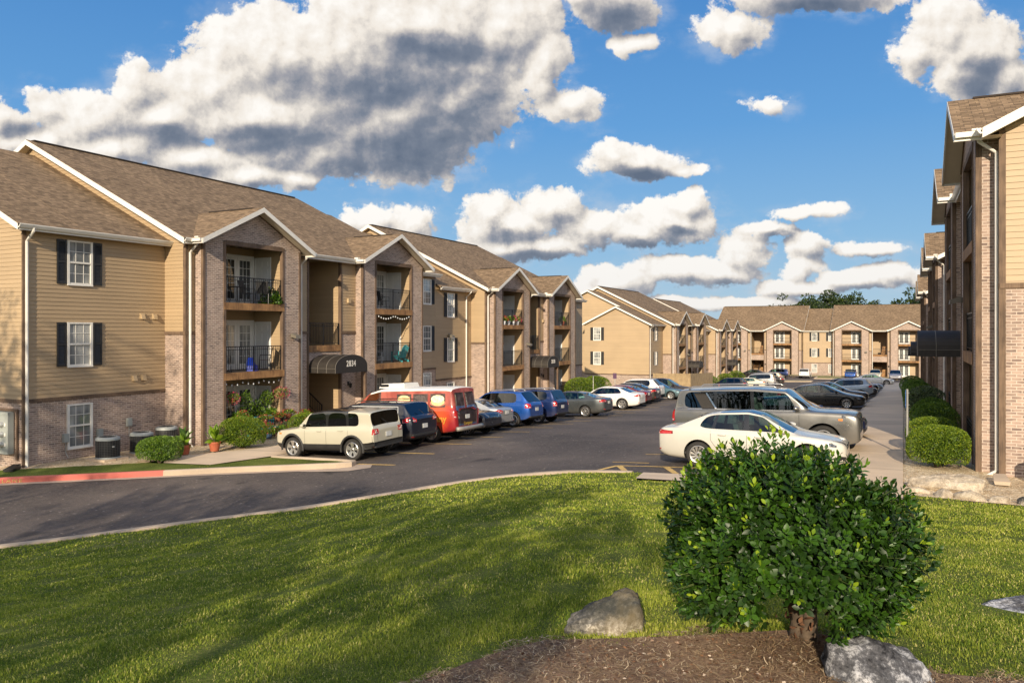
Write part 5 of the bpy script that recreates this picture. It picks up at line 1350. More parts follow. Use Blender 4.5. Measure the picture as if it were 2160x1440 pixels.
def cars_all():
    rowcar('jeepr',JEEPR,'boxy sand-coloured compact SUV with black roof, first in the left row','SUV',-15.5,21.75,'sand',style='five',nsp=5,kind='suv',extra=jeep_extra,name='parked_suv')
    rowcar('grch',GRCH,'navy-black SUV with chrome-edged side windows, between the sand SUV and red van','SUV',-15.6,24.15,'navy_black',style='five',nsp=5,kind='suv',extra=flare_chrome,name='parked_suv',rack='black')
    outcar('comp',COMP,'dark navy small SUV backed into its stall beside the red van','SUV',-15.35,29.1,'navy_black',kind='suv',nsp=10,name='parked_suv')
    rowcar('civic',CIVIC,'silver sedan parked between the navy small SUV and bright blue SUV','car',-15.95,31.45,'silver',nsp=10,name='parked_car')
    rowcar('sport',SPORT,'bright metallic blue SUV with gray bumper in the left row','SUV',-15.65,34.0,'bright_blue',style='five',nsp=6,kind='suv',rack=True,name='parked_suv')
    rowcar('vue',VUE,'deep blue SUV with tall red tail lamps, right of the bright blue one','SUV',-15.45,36.7,'deep_blue',style='five',nsp=6,kind='suv',rack=True,name='parked_suv')
    rowcar('accord',ACCORD,'dark gray sedan between the deep blue SUV and the white sedan','car',-14.95,42.3,'gray',nsp=7,name='parked_car')
    rowcar('merc',MERC,'clean white sedan with black and silver wheels in the left row','car',-15.1,49.2,'white',style='five',nsp=5,name='parked_car')
    rowcar('civic',CIVIC,'maroon sedan just behind the white sedan','car',-15.5,52.0,'maroon',nsp=10,name='parked_car')
    rowcar('accord',ACCORD,'brown-black sedan between the maroon sedan and the white small SUV','car',-15.6,54.6,'brown_black',nsp=10,name='parked_car')
    rowcar('comp',COMP,'small white SUV between brown-black and teal cars','SUV',-16.0,57.0,'white',kind='suv',name='parked_suv')
    outcar('civic',CIVIC,'teal gray sedan backed into its stall, nose towards the lane','car',-15.1,60.0,'teal',nsp=6,style='five',name='parked_car')
    outcar('cross',CROSS,'dark brown SUV backed in next to the wooden fence','SUV',-15.0,63.0,'brown_black',kind='suv',name='parked_suv')
    # beyond the fence
    rowcar('cross',CROSS,'glossy black SUV right behind the wooden fence and red post','SUV',-16.6,96.0,'black',kind='suv',name='parked_suv')
    rowcar('full',FULL,'cream large sedan between the black SUV and silver SUV','car',-15.7,104.3,'cream',style='five',nsp=5,name='parked_car')
    rowcar('tahoe2',suv_spec(5.0,1.95,1.85,2.9,.95,.38,hood=1.1,belt=1.15,box=.6,rake=.1,clad=1,wr=.78),'white-silver large SUV behind the cream sedan','SUV',-15.3,109.5,'silver',kind='suv',rack=True,name='parked_suv')
    rowcar('cross',CROSS,'beige SUV partly hidden behind the small black sedan','SUV',-15.9,121.0,'beige',kind='suv',name='parked_suv')
    rowcar('civic',CIVIC,'small black sedan in front of the beige SUV','car',-15.1,117.0,'black',style='five',nsp=5,name='parked_car')
    # right row, nose to the sidewalk
    outcar('jetta',JETTA,'ivory white sedan with swirl alloy wheels, nearest in the right row','car',-1.22,21.45,'cream_white',style='swirl',nsp=11,group=G2,name='parked_car',roofmat=None)
    outcar('tahoe',TAHOE,'large silver SUV with dark roof beside the ivory sedan','SUV',-1.05,24.95,'silver_suv',style='five',nsp=6,kind='suv',group=G2,extra=tahoe_extra,rack=True,name='parked_suv')
    outcar('accord',ACCORD,'dark blue sedan mostly hidden behind the large silver SUV','car',-1.05,28.2,'dark_blue',group=G2,name='parked_car')
    outcar('full',FULL,'black sedan with chrome window line, third nose along the sidewalk','car',-2.0,51.5,'black',group=G2,nsp=9,name='parked_car')
    outcar('accord',ACCORD,'second black sedan just behind the one with chrome window line','car',-2.0,56.5,'brown_black',group=G2,name='parked_car')
    rear=-2.2
    car('cross',CROSS,'ice-silver SUV parked tail to the sidewalk','SUV',-2.2-CROSS['L']/2,72.5,NX,P_('ice_silver'),kind='suv',group=G2,name='parked_suv')
    outcar('merc',MERC,'dark navy sedan directly beyond the ice-silver SUV','car',-2.0,77.0,'navy_black',group=G2,name='parked_car')
    outcar('comp',COMP,'black small SUV beyond the ice-silver SUV, its nose at the kerb','SUV',-2.0,81.0,'black',kind='suv',group=G2,name='parked_suv')
    outcar('civic',CIVIC,'pale blue-silver sedan far along the right row','car',-1.9,92.0,'ice_silver',group=G2,name='parked_car')
    outcar('accord',ACCORD,'dark maroon sedan far along the right row','car',-3.2,96.5,'maroon',group=G2,name='parked_car')
    outcar('merc',MERC,'low white car whose nose sticks out near the end of the sidewalk','car',-1.0,112.0,'white',group=G2,name='parked_car')
    # facing the far building
    for key,S,lb,x,y,pm,nose in (('comp',COMP,'white minivan seen from behind in front of the far building',-14.9,141.5,'white',math.pi/2),('cross',CROSS,'gray people carrier facing the camera at the right end of the lot',-1.1,138.5,'gray_van',-math.pi/2),
        ('cross',CROSS,'white SUV facing the camera before the far stairwell',-4.1,142,'cream',-math.pi/2),('jeepr',JEEPR,'bright blue boxy SUV facing the camera before the far balconies',-7.9,143.5,'bright_blue',-math.pi/2),
        ('jeepr',JEEPR,'dark blue tall SUV at the left of the far building',-19.3,138.5,'deep_blue',math.pi),('full',FULL,'black car beside the far stairwell, left of the dark blue SUV',-23.0,137.5,'black',math.pi)):
        car(key,S,lb,'SUV' if S is not FULL else 'car',x,y,nose,P_(pm),kind='suv' if S is not FULL else 'sedan',group=G3,name='parked_suv' if S is not FULL else 'parked_car')
cars_all()

# --- the red and orange cargo van with a food wrap
def m_wrap():
    m,t,b=newmat('van_wrap'); tc=t.n('ShaderNodeTexCoord'); P=tc.outputs['Object']; sp=t.n('ShaderNodeSeparateXYZ',Vector=P)
    n=t.n('ShaderNodeTexNoise',Vector=P,Scale=2.5,Detail=5.0)
    f=t.math('ADD',t.mapr(sp.outputs[0],-2.7,-2.15,1,0),t.mapr(sp.outputs[2],.95,.45,0,.55)); f=t.math('ADD',f,t.mapr(n.outputs[0],.4,.7,-.1,.25),clamp=True)
    col=t.mix(f,(.66,.095,.03,1),(.28,.015,.02,1)); col=t.mix(t.mapr(sp.outputs[2],1.36,1.42,0,.75),col,t.mix(t.mapr(n.outputs[0],.4,.6,0,1),(.20,.05,.045,1),(.42,.13,.10,1)))
    t.set(b.inputs['Base Color'],col); b.inputs['Roughness'].default_value=.35; b.inputs['Coat Weight'].default_value=.6; b.inputs['Coat Roughness'].default_value=.08; return m
VAN=dict(L=5.5,W=2.02,H=2.10,xf=.88,xr=.88+3.5,r=.37,wr=.86,clad=0,crown=.05,rcrown=.05,archk=1.14,
  cab=[(.62,.62,1.28,'','g'),(.98,1.42,1.93,'g','g'),(1.04,1.50,1.96,'g','B'),(1.98,1.98,2.09,'','B'),(2.9,2.9,2.10,'','B'),(4.2,4.2,2.10,'','B'),(5.1,5.08,2.09,'','B'),(5.34,5.28,2.05,'',''),(5.48,5.40,1.22,'','')],
  fx=[0,.03,.10,.3,.5],rx=[5.485,5.50],
  zs=[(0,.80),(.03,.92),(.10,1.02),(.3,1.10),(.6,1.18),(1.0,1.22),(5.3,1.26),(5.48,1.24),(5.5,1.1)],zb=[(0,.42),(.12,.34),(.6,.32),(4.9,.34),(5.4,.42),(5.5,.50)],
  w=[(0,.80),(.03,.88),(.10,.93),(.28,.97),(.7,1.0),(5.2,1.0),(5.4,.97),(5.5,.90)],tail=dict(z0=.92,z1=1.22,y=.86,x=.06,lift=-.02),hz=.92,hl=.2,pz=.95)
def text_on(root,body,size,mat,x0,z0,side,y,yaw_back=False,xs=1.0,shear=0,name='lettering',ext=.002,parent=None):
    c=bpy.data.curves.new('t','FONT'); c.body=body; c.size=size; c.extrude=ext; c.offset=.006; c.shear=shear
    to=bpy.data.objects.new('n',c); me=bpy.data.meshes.new_from_object(to); bpy.data.objects.remove(to)
    for v in me.vertices:
        a,b=v.co.x*xs,v.co.y; v.co=Vector((x0+side*a,y,z0+b)) if not yaw_back else Vector((y,x0+side*a,z0+b))
    me.materials.append(mat); o=bpy.data.objects.new(name,me); COL.objects.link(o); o.parent=parent or root; return o
def van_extra(root,S,sk,X_):
    L=S['L']; hw=S['W']/2
    sd=1  # the side turned to the camera when the nose points to -x
    yel=simple('wrap_yellow_letter',(.85,.55,.08),.5,var=.1)
    # picture band of pies
    pie=[simple('pie_crust',(.72,.42,.14),.5,var=.45,nscale=9),simple('chocolate_cake',(.16,.11,.10),.5,var=.6,nscale=11),simple('key_lime_pie',(.75,.68,.28),.5,var=.35,nscale=8)]; pl=simple('pie_plate',(.60,.22,.15),.5,var=.2)
    def disc(cx0,cz,rx,rz,mat,off,nm,squash=1):
        c=[]; mb=MB(); n=28; l0,_=sk.near((cx0,hw,cz)); vs=[]
        for rr in (0,.5,1):
            for k in range(n): a=2*math.pi*k/n; l,nn=sk.near((cx0+rr*rx*math.cos(a),hw,cz+rr*rz*math.sin(a))); vs.append(l+nn*off)
        F=[(i*n+k,i*n+(k+1)%n,(i+1)*n+(k+1)%n,(i+1)*n+k) for i in range(2) for k in range(n)]; mb.mesh(vs,F); mb.build(nm,mat,root,boxuv=False)
    for i,cx0 in enumerate((-.35,-1.12,-1.92)):
        mm=MB(); sk.patch(mm,[(cx0-.34,hw,1.36),(cx0+.34,hw,1.36),(cx0+.34,hw,1.88),(cx0-.34,hw,1.88)],off=.003,nu=8,nv=6); mm.build('wrap_panel',simple('wrap_dark_panel',(.075,.05,.045),.5,var=.5,nscale=6),root,boxuv=False)
        disc(cx0,1.52,.36,.12,pl,.006,'plate_print'); disc(cx0,1.58,.30,.16,pie[i],.009,'pie_print'); disc(cx0,1.68,.30,.15,simple('pie_top%s'%'abc'[i],[(.80,.58,.30),(.10,.08,.075),(.86,.80,.52)][i],.5,var=.4,nscale=14),.012,'pie_top_print')
    l,n_=sk.near((-1.0,hw,.95))
    text_on(root,'Company',.36,yel,-.95,.80,-1,l.y+.012,xs=1.0)
    text_on(root,"oo's",.28,yel,-.55,1.13,-1,l.y+.012,xs=1.0)
    # back doors
    for sg in (1,-1):
        mb=MB(); sk.patch(mb,[(X_(L+.1),sg*.06,1.32),(X_(L+.1),sg*.80,1.32),(X_(L+.1),sg*.70,1.95),(X_(L+.1),sg*.06,1.95)],off=.007,nu=6,nv=6); mb.build('rear_window',simple('wrapped_rear_glass',(.06,.045,.05),.15,var=.8,nscale=3,coat=1),root,smooth=True,boxuv=False)
    mb=MB(); sk.patch(mb,[(X_(L+.1),-.72,.62),(X_(L+.1),.72,.62),(X_(L+.1),.78,1.28),(X_(L+.1),-.78,1.28)],off=.005,nu=8,nv=6); mb.build('rear_door',simple('dark_print',(.035,.02,.02),.4,var=.8,nscale=5,coat=.6),root,smooth=True,boxuv=False)
    ln=MB(); sk.line(ln,[(X_(L+.1),0,.56),(X_(L+.1),0,1.98)],w=.014,off=.012); sk.line(ln,[(X_(L+.1),-.86,1.30),(X_(L+.1),.86,1.30)],w=.012,off=.013); ln.build('door_gap',M['seam'],root,boxuv=False)
    l,_=sk.near((X_(L+.3),0,.75)); text_on(root,'Company',.17,yel,.36,.64,-1,l.x-.03,yaw_back=True)
    bm_=MB(); bm_.tube([(X_(L)-.04,-hw*.97,.52),(X_(L)-.13,-hw*.7,.52),(X_(L)-.15,0,.52),(X_(L)-.13,hw*.7,.52),(X_(L)-.04,hw*.97,.52)],.085,8); bm_.build('rear_bumper',M['galv2'],root,smooth=True,boxuv=False)
    for sg in (1,-1):
        c=Vector((X_(1.1),sg*(hw+.16),1.32)); m=MB(); m.box((c.x-.05,c.y-.09,c.z-.12),(c.x+.05,c.y+.09,c.z+.14)); m.tube([c,(c.x,sg*hw*.93,1.2)],.02,5); m.build('side_mirror',M['cladding'],root,boxuv=False)
    # roof cooling unit
    u=MB(); p=[(1.1,-.55,2.10),(1.1,.55,2.10),(-.15,.55,2.10),(-.15,-.55,2.10),(1.0,-.50,2.28),(1.0,.50,2.28),(-.10,.50,2.30),(-.10,-.50,2.30)]; u.hexa(p); un=u.build('roof_cooling_unit',M['white'],root,boxuv=False)
    g=MB(); g.box((.62,.545,2.16),(1.02,.56,2.26)); g.box((.2,-.3,2.30),(.7,.3,2.318)); g.build('cooling_vent',M['grille'],un,boxuv=False)
M['galv2']=simple('painted_bumper_gray',(.30,.28,.25),.45,metal=.3,var=.1)
MATS['paint_wrap']=m_wrap()
vr=car('van',VAN,'red and orange cargo van with pie pictures and yellow Company lettering','van',-15.2-2.75,26.65,NX,MATS['paint_wrap'],style='five',nsp=7,kind='van',extra=van_extra,roofmat=M['white'],group='cars in the left row of stalls',name='cargo_van')
# ------------------------------------------------------------------ plants
def m_leaf(name,dark,light,bright_tone=None,rough=.35,trans=.25,spec=.5):
    m,t,b=newmat(name); at=t.n('ShaderNodeAttribute',{'attribute_name':'rnd'})
    col=t.ramp(at.outputs['Fac'],[(0,c4(dark)),(.8,c4(light)),(1.0,c4(bright_tone or light))])
    t.set(b.inputs['Base Color'],col); b.inputs['Roughness'].default_value=rough; b.inputs['Specular IOR Level'].default_value=spec
    tr=t.n('ShaderNodeBsdfTranslucent'); t.set(tr.inputs[0],t.vmath('MULTIPLY',col,(1.1,1.25,.5)))
    mx=t.n('ShaderNodeMixShader'); mx.inputs[0].default_value=trans; t.links.new(b.outputs[0],mx.inputs[1]); t.links.new(tr.outputs[0],mx.inputs[2])
    t.links.new(mx.outputs[0],m.node_tree.nodes['Material Output'].inputs[0]); return m
M['leaf_holly']=m_leaf('glossy_shrub_leaf',(.014,.040,.004),(.058,.145,.010),(.32,.43,.025),rough=.42,trans=.28,spec=.45)
M['leaf_box']=m_leaf('clipped_bush_leaf',(.055,.11,.008),(.20,.28,.014),(.40,.44,.02),rough=.5,trans=.3)
M['leaf_dark']=m_leaf('dark_bush_leaf',(.045,.10,.010),(.15,.25,.018),(.26,.36,.022),rough=.5,trans=.25)
M['leaf_pale']=m_leaf('variegated_leaf',(.05,.075,.03),(.15,.19,.09),(.26,.30,.16),rough=.6,trans=.25)
M['leaf_tree']=m_leaf('tree_leaf',(.012,.028,.006),(.045,.075,.012),(.09,.12,.02),rough=.6,trans=.3)
M['grass']=m_leaf('grass_blade',(.10,.165,.018),(.40,.43,.06),(.66,.56,.24),rough=.6,trans=.35,spec=.2)
M['bark']=simple('bark',(.085,.06,.04),.9,var=.4,nscale=18,bump=.8,bscale=30)
M['deadleaf']=simple('dead_leaf',(.13,.06,.03),.8,var=.4,nscale=10)
M['stem']=simple('green_stem',(.06,.09,.02),.6,var=.2)
M['blue_pot']=simple('blue_glazed_pot',(.04,.07,.12),.35)
M['terracotta']=simple('terracotta_pot',(.38,.10,.045),.75,var=.15,nscale=6)
M['petal_pink']=m_leaf('pink_petal',(.45,.03,.10),(.65,.06,.16),(.75,.25,.3),trans=.3)
M['petal_red']=m_leaf('red_petal',(.30,.015,.02),(.50,.05,.05),(.6,.2,.1),trans=.3)
M['leaf_lime']=m_leaf('lime_leaf',(.06,.13,.01),(.20,.32,.02),(.30,.40,.04),trans=.35)

def leaf_template(n=4,fold=.18,curl=.15,wmax=.5,peak=.45):
    """unit leaf along +x, width about wmax, normal +z"""
    vs=[(0,0,0)]; L=[]; 
    for i in range(1,n):
        t=i/n; w=wmax*.5*math.sin(math.pi*t**.85)*1.0; z=-curl*t*t
        vs+=[(t,-w,z+fold*w),(t,0,z),(t,w,z+fold*w)]
    vs.append((1,0,-curl)); tip=len(vs)-1; F=[]
    F+= [(0,1,2,2),(0,2,3,3)]
    for i in range(n-2):
        a=1+3*i; F+=[(a,a+3,a+4,a+1),(a+1,a+4,a+5,a+2)]
    a=1+3*(n-2); F+=[(a,tip,a+1,a+1),(a+1,tip,a+2,a+2)]
    return np.array(vs,float),F
def obovate(V,F):
    W=V.copy(); t=V[:,0]; W[:,1]=V[:,1]*(.55+1.0*t); return W,F
LEAF8=leaf_template(4); LEAFO=obovate(*leaf_template(5,wmax=.50,curl=.12,fold=.22)); LEAF4=leaf_template(2,fold=.2,curl=.1,wmax=.6)
def place(tmpl,pos,xdir,zdir,scale,wscale=1.0):
    """copies of a template as arrays: pos (n,3), xdir (n,3) leaf axis, zdir leaf normal"""
    V,F=tmpl; pos=np.asarray(pos); x=xdir/np.linalg.norm(xdir,axis=1,keepdims=True)
    y=np.cross(zdir,x); ln=np.linalg.norm(y,axis=1,keepdims=True); ln[ln<1e-6]=1; y/=ln; z=np.cross(x,y)
    s=np.asarray(scale).reshape(-1,1,1)
    P=pos[:,None,:]+s*(V[None,:,0:1]*x[:,None,:]+V[None,:,1:2]*wscale*y[:,None,:]+V[None,:,2:3]*z[:,None,:])
    n,k=len(pos),len(V); off=(np.arange(n)*k)[:,None,None]
    tri=np.array([f[:3] for f in F if f[2]==f[3]]); quad=np.array([f for f in F if f[2]!=f[3]])
    T=[tri]
    if len(quad): T+= [quad[:,[0,1,2]],quad[:,[0,2,3]]]
    T=np.concatenate(T); FF=(T[None]+off).reshape(-1,3)
    return P.reshape(-1,3),FF,k
def unit_vec(n):
    v=rng.normal(size=(n,3)); return v/np.linalg.norm(v,axis=1,keepdims=True)
def foliage(name,pos,nrm,size,mat,parent,tmpl=LEAF4,spread=.9,rnd=None,wscale=1.0,smooth=False):
    n=len(pos); x=nrm+spread*unit_vec(n); z=unit_vec(n)+nrm*.6+np.array([0,0,.5])
    sc=size*rng.uniform(.7,1.25,n); P,F,k=place(tmpl,pos,x,z,sc,wscale)
    if rnd is None: rnd=rng.uniform(0,1,n)**1.2
    return npmesh(name,P,F,mat,parent,attr={'rnd':np.repeat(rnd,k)},smooth=smooth)
def lump(d,seed,f=2.2):
    p=d*f+seed; return .5*np.sin(p[:,0]*1.3+1.7*np.sin(p[:,1]))+.5*np.sin(p[:,1]*1.7+p[:,2]*1.1+seed)+.4*np.sin(p[:,2]*2.3-p[:,0])
def globe_bush(label,x,y,rx,ry,rz,mat,n=7000,size=.045,group=None,z=None,lift=.0,cat='bush',name='round_bush',bump=.04,square=2.0):
    z0=(H(x,y)+.1) if z is None else z; root=thing(name,label,cat,(x,y,z0),0,group)
    d=unit_vec(n); d[:,2]=np.where(d[:,2]<-.55,-d[:,2],d[:,2])
    q=(np.abs(d)**square).sum(1)**(-1/square)
    rr=q*(1+bump*lump(d,x*3.1+y))*rng.uniform(.86,1.0,n)**.5
    pos=d*rr[:,None]*np.array([rx,ry,rz])+np.array([0,0,rz*.92+lift])
    pos=pos[pos[:,2]>.02]; nn=pos-np.array([0,0,rz*.92+lift]); nn/=np.linalg.norm(nn,axis=1,keepdims=True)
    foliage('foliage',pos,nn,size,mat,root)
    # woody core, hidden by the leaves
    mb=MB(); 
    for k in range(7): a=k*.9; mb.tube([(0,0,-.1),(.25*rx*math.cos(a),.25*ry*math.sin(a),rz*.5),(.62*rx*math.cos(a),.62*ry*math.sin(a),rz*(1.0+.4*math.sin(k)))],[.03,.02,.008],5)
    mb.build('stem',M['bark'],root,boxuv=False)
    # dense inner twigs keep the bush opaque
    d2=unit_vec(n//4); p2=d2*rng.uniform(.55,.82,len(d2))[:,None]*np.array([rx,ry,rz])+np.array([0,0,rz*.92+lift]); p2=p2[p2[:,2]>.02]
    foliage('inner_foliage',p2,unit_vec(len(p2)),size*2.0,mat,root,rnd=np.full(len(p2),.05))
    return root
def tree(label,x,y,h,cr,seed,mat=None,n=4200,leaf=.34,group=None,z=None,trunk_h=.35,sparse=0,name='leafy_tree'):
    r=np.random.default_rng(seed); z0=H(x,y)-.1 if z is None else z; root=thing(name,label,'tree',(x,y,z0),0,group)
    mb=MB(); th=h*trunk_h; tips=[]
    mb.tube([(0,0,-.2),(.05*h*.2,0,th*.5),(.0,.04*h*.2,th),(0,0,h*.72)],[h*.024,h*.020,h*.016,h*.006],8)
    nb=11
    for k in range(nb):
        a=k*2.4+seed; zz=th+(h*.72-th)*(k/nb)*.95; el=.35+.5*(k/nb); L=cr*(1.05-.35*k/nb)
        p0=Vector((0,0,zz)); p1=p0+Vector((math.cos(a)*L*.5,math.sin(a)*L*.5,L*.5*math.tan(el)*.7)); p2=p0+Vector((math.cos(a+.2)*L*.92,math.sin(a+.2)*L*.92,L*math.tan(el)*.75))
        mb.tube([p0,p1,p2],[h*.010,h*.007,h*.003],6); tips+= [p2,p1.lerp(p2,.5)]
    tips.append(Vector((0,0,h*.85)))
    mb.build('trunk',M['bark'],root,boxuv=False)
    C=[];Rr=[]
    for p in tips:
        for k in range(2 if sparse else 3):
            C.append(np.array(p)+r.normal(size=3)*cr*.16); Rr.append(cr*r.uniform(.20,.36) if not sparse else cr*r.uniform(.13,.27))
    C=np.array(C);Rr=np.array(Rr); w=Rr**2/np.sum(Rr**2); idx=r.choice(len(C),n,p=w); d=r.normal(size=(n,3)); d/=np.linalg.norm(d,axis=1,keepdims=True)
    pos=C[idx]+d*(Rr[idx]*r.uniform(.35,1,n)**.45)[:,None]*np.array([1,1,.72]); 
    global rng; keep=rng; rng=r
    foliage('crown',pos,d,leaf,mat or M['leaf_tree'],root,spread=1.2); rng=keep
    return root

# --- the big glossy shrub in the foreground
def holly():
    cx_,cy_,cz_=-.575,4.65,-1.215; RX_,RY_,RZ_=.69,.61,.56; z0=H(-.50,4.78)+.08
    root=thing('glossy_shrub','big glossy dark green shrub on a short gnarled trunk in the foreground mulch','shrub',(-.50,4.78,z0))
    off=np.array([cx_+.50,cy_-4.78,cz_-z0])
    ns=2300; d=unit_vec(ns); d=d[(d[:,2]>-.66)]; ns=len(d)
    q=(np.abs(d)**1.93).sum(1)**(-1/1.93)
    rr=q*(1+.06*lump(d,1.7,2.6)+.05*lump(d,4.1,5.5)); rr*=rng.uniform(.84,1.06,ns)
    # long shoots on the crown's top
    for k,(a,b,e) in enumerate(((-.10,.1,1.13),(.0,.0,1.2),(.05,.12,1.16),(-.32,.0,1.09),(-.05,.2,1.17),(.02,-.1,1.18),(-.2,.1,1.07),(.10,.05,1.10))): d[k]=np.array([a-.12,b,1])/np.linalg.norm([a-.12,b,1]); rr[k]=e
    tips=d*rr[:,None]*np.array([RX_,RY_,RZ_])+off
    kp=~((np.abs(tips[:,0]-.02)<.20)&(tips[:,2]<.47)&(tips[:,1]<.15)); tips,d,rr=tips[kp],d[kp],rr[kp]; ns=len(d)
    ax=d*1.0+np.array([0,0,.55])+.35*unit_vec(ns); ax/=np.linalg.norm(ax,axis=1,keepdims=True)
    bright_tone=rng.uniform(0,1,ns)**1.5*.8; bright_tone[:8]=.95; sel=rng.random(ns)<.08+.22*np.clip(d[:,2]*.6-d[:,0]*.8,0,1); bright_tone[sel]=rng.uniform(.8,1,sel.sum())  # random new growth; extra bright leaves upper left paint in the sunlit side
    P_l=[];X_l=[];Z_l=[];S_l=[];R_l=[]
    ref=np.tile(np.array([.3,.2,1.0]),(ns,1)); u=np.cross(ax,ref); u/=np.linalg.norm(u,axis=1,keepdims=True); v=np.cross(ax,u)
    nl=10; ph=rng.uniform(0,6.28,ns); sl=rng.uniform(.07,.12,ns); sl[:8]=.16
    for k in range(nl):
        a=ph+k*2.399; t=k/(nl-1)
        rad=u*np.cos(a)[:,None]+v*np.sin(a)[:,None]
        P_l.append(tips-ax*(sl*(1-t))[:,None]+rad*.004); xd=rad*(1.05-.75*t)+ax*(.25+.75*t)+.18*unit_vec(ns); X_l.append(xd); Z_l.append(ax*1.0-rad*.3+.15*unit_vec(ns)); S_l.append(rng.uniform(.034,.066,ns)*(1-.35*t)); R_l.append(np.clip(bright_tone*(.55+.5*t)+rng.uniform(-.08,.08,ns),0,1))
    P,F,k=place(LEAFO,np.concatenate(P_l),np.concatenate(X_l),np.concatenate(Z_l),np.concatenate(S_l),1.05)
    npmesh('foliage',P,F,M['leaf_holly'],root,smooth=True,attr={'rnd':np.repeat(np.concatenate(R_l),k)})
    n=6500; d=unit_vec(n); rr=rng.uniform(.55,.93,n); q=(np.abs(d)**1.93).sum(1)**(-1/1.93); pos=d*(rr*q)[:,None]*np.array([RX_,RY_,RZ_])+off; pos=pos[(d[:,2]>-.60)]; pos=pos[~((np.abs(pos[:,0]-.02)<.20)&(pos[:,2]<.46)&(pos[:,1]<.2))]
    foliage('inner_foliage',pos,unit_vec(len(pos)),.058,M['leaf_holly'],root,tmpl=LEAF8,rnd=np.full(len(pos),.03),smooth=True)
    mb=MB()   # twigs
    for i in range(0,ns,3): mb.tube([tuple(tips[i]*.0+(off+(tips[i]-off)*.45)),tuple(off+(tips[i]-off)*.8+np.array([0,0,-.01])),tuple(tips[i])],[.005,.0035,.002],4)
    mb.build('twig',M['stem'],root,boxuv=False)
    mb=MB()
    for k,(a,l) in enumerate(((.2,.5),(1.7,.45),(3.0,.5),(4.4,.46),(5.5,.4))):
        b=Vector((.05*math.cos(a),.04*math.sin(a),-.06)); tpt=Vector((off[0]+.22*math.cos(a),off[1]+.18*math.sin(a),l+.12)); md=Vector((.05*math.cos(a+1.3)-.02,.05*math.sin(a+1.2),.20))
        mb.tube([b,b.lerp(md,.5)+Vector((.01*math.sin(k*3),0,.0)),md,md.lerp(tpt,.5)+Vector((0,0,.03)),tpt],[.055,.042,.034,.026,.014],8)
    mb.build('trunk',M['bark'],root,smooth=True,boxuv=False)
    n=70; pos=np.column_stack([rng.normal(0,.07,n)-.01,rng.normal(-.05,.05,n),rng.uniform(.02,.30,n)]); foliage('dead_leaves',pos,unit_vec(n),.042,M['deadleaf'],root,tmpl=LEAF8)
holly()

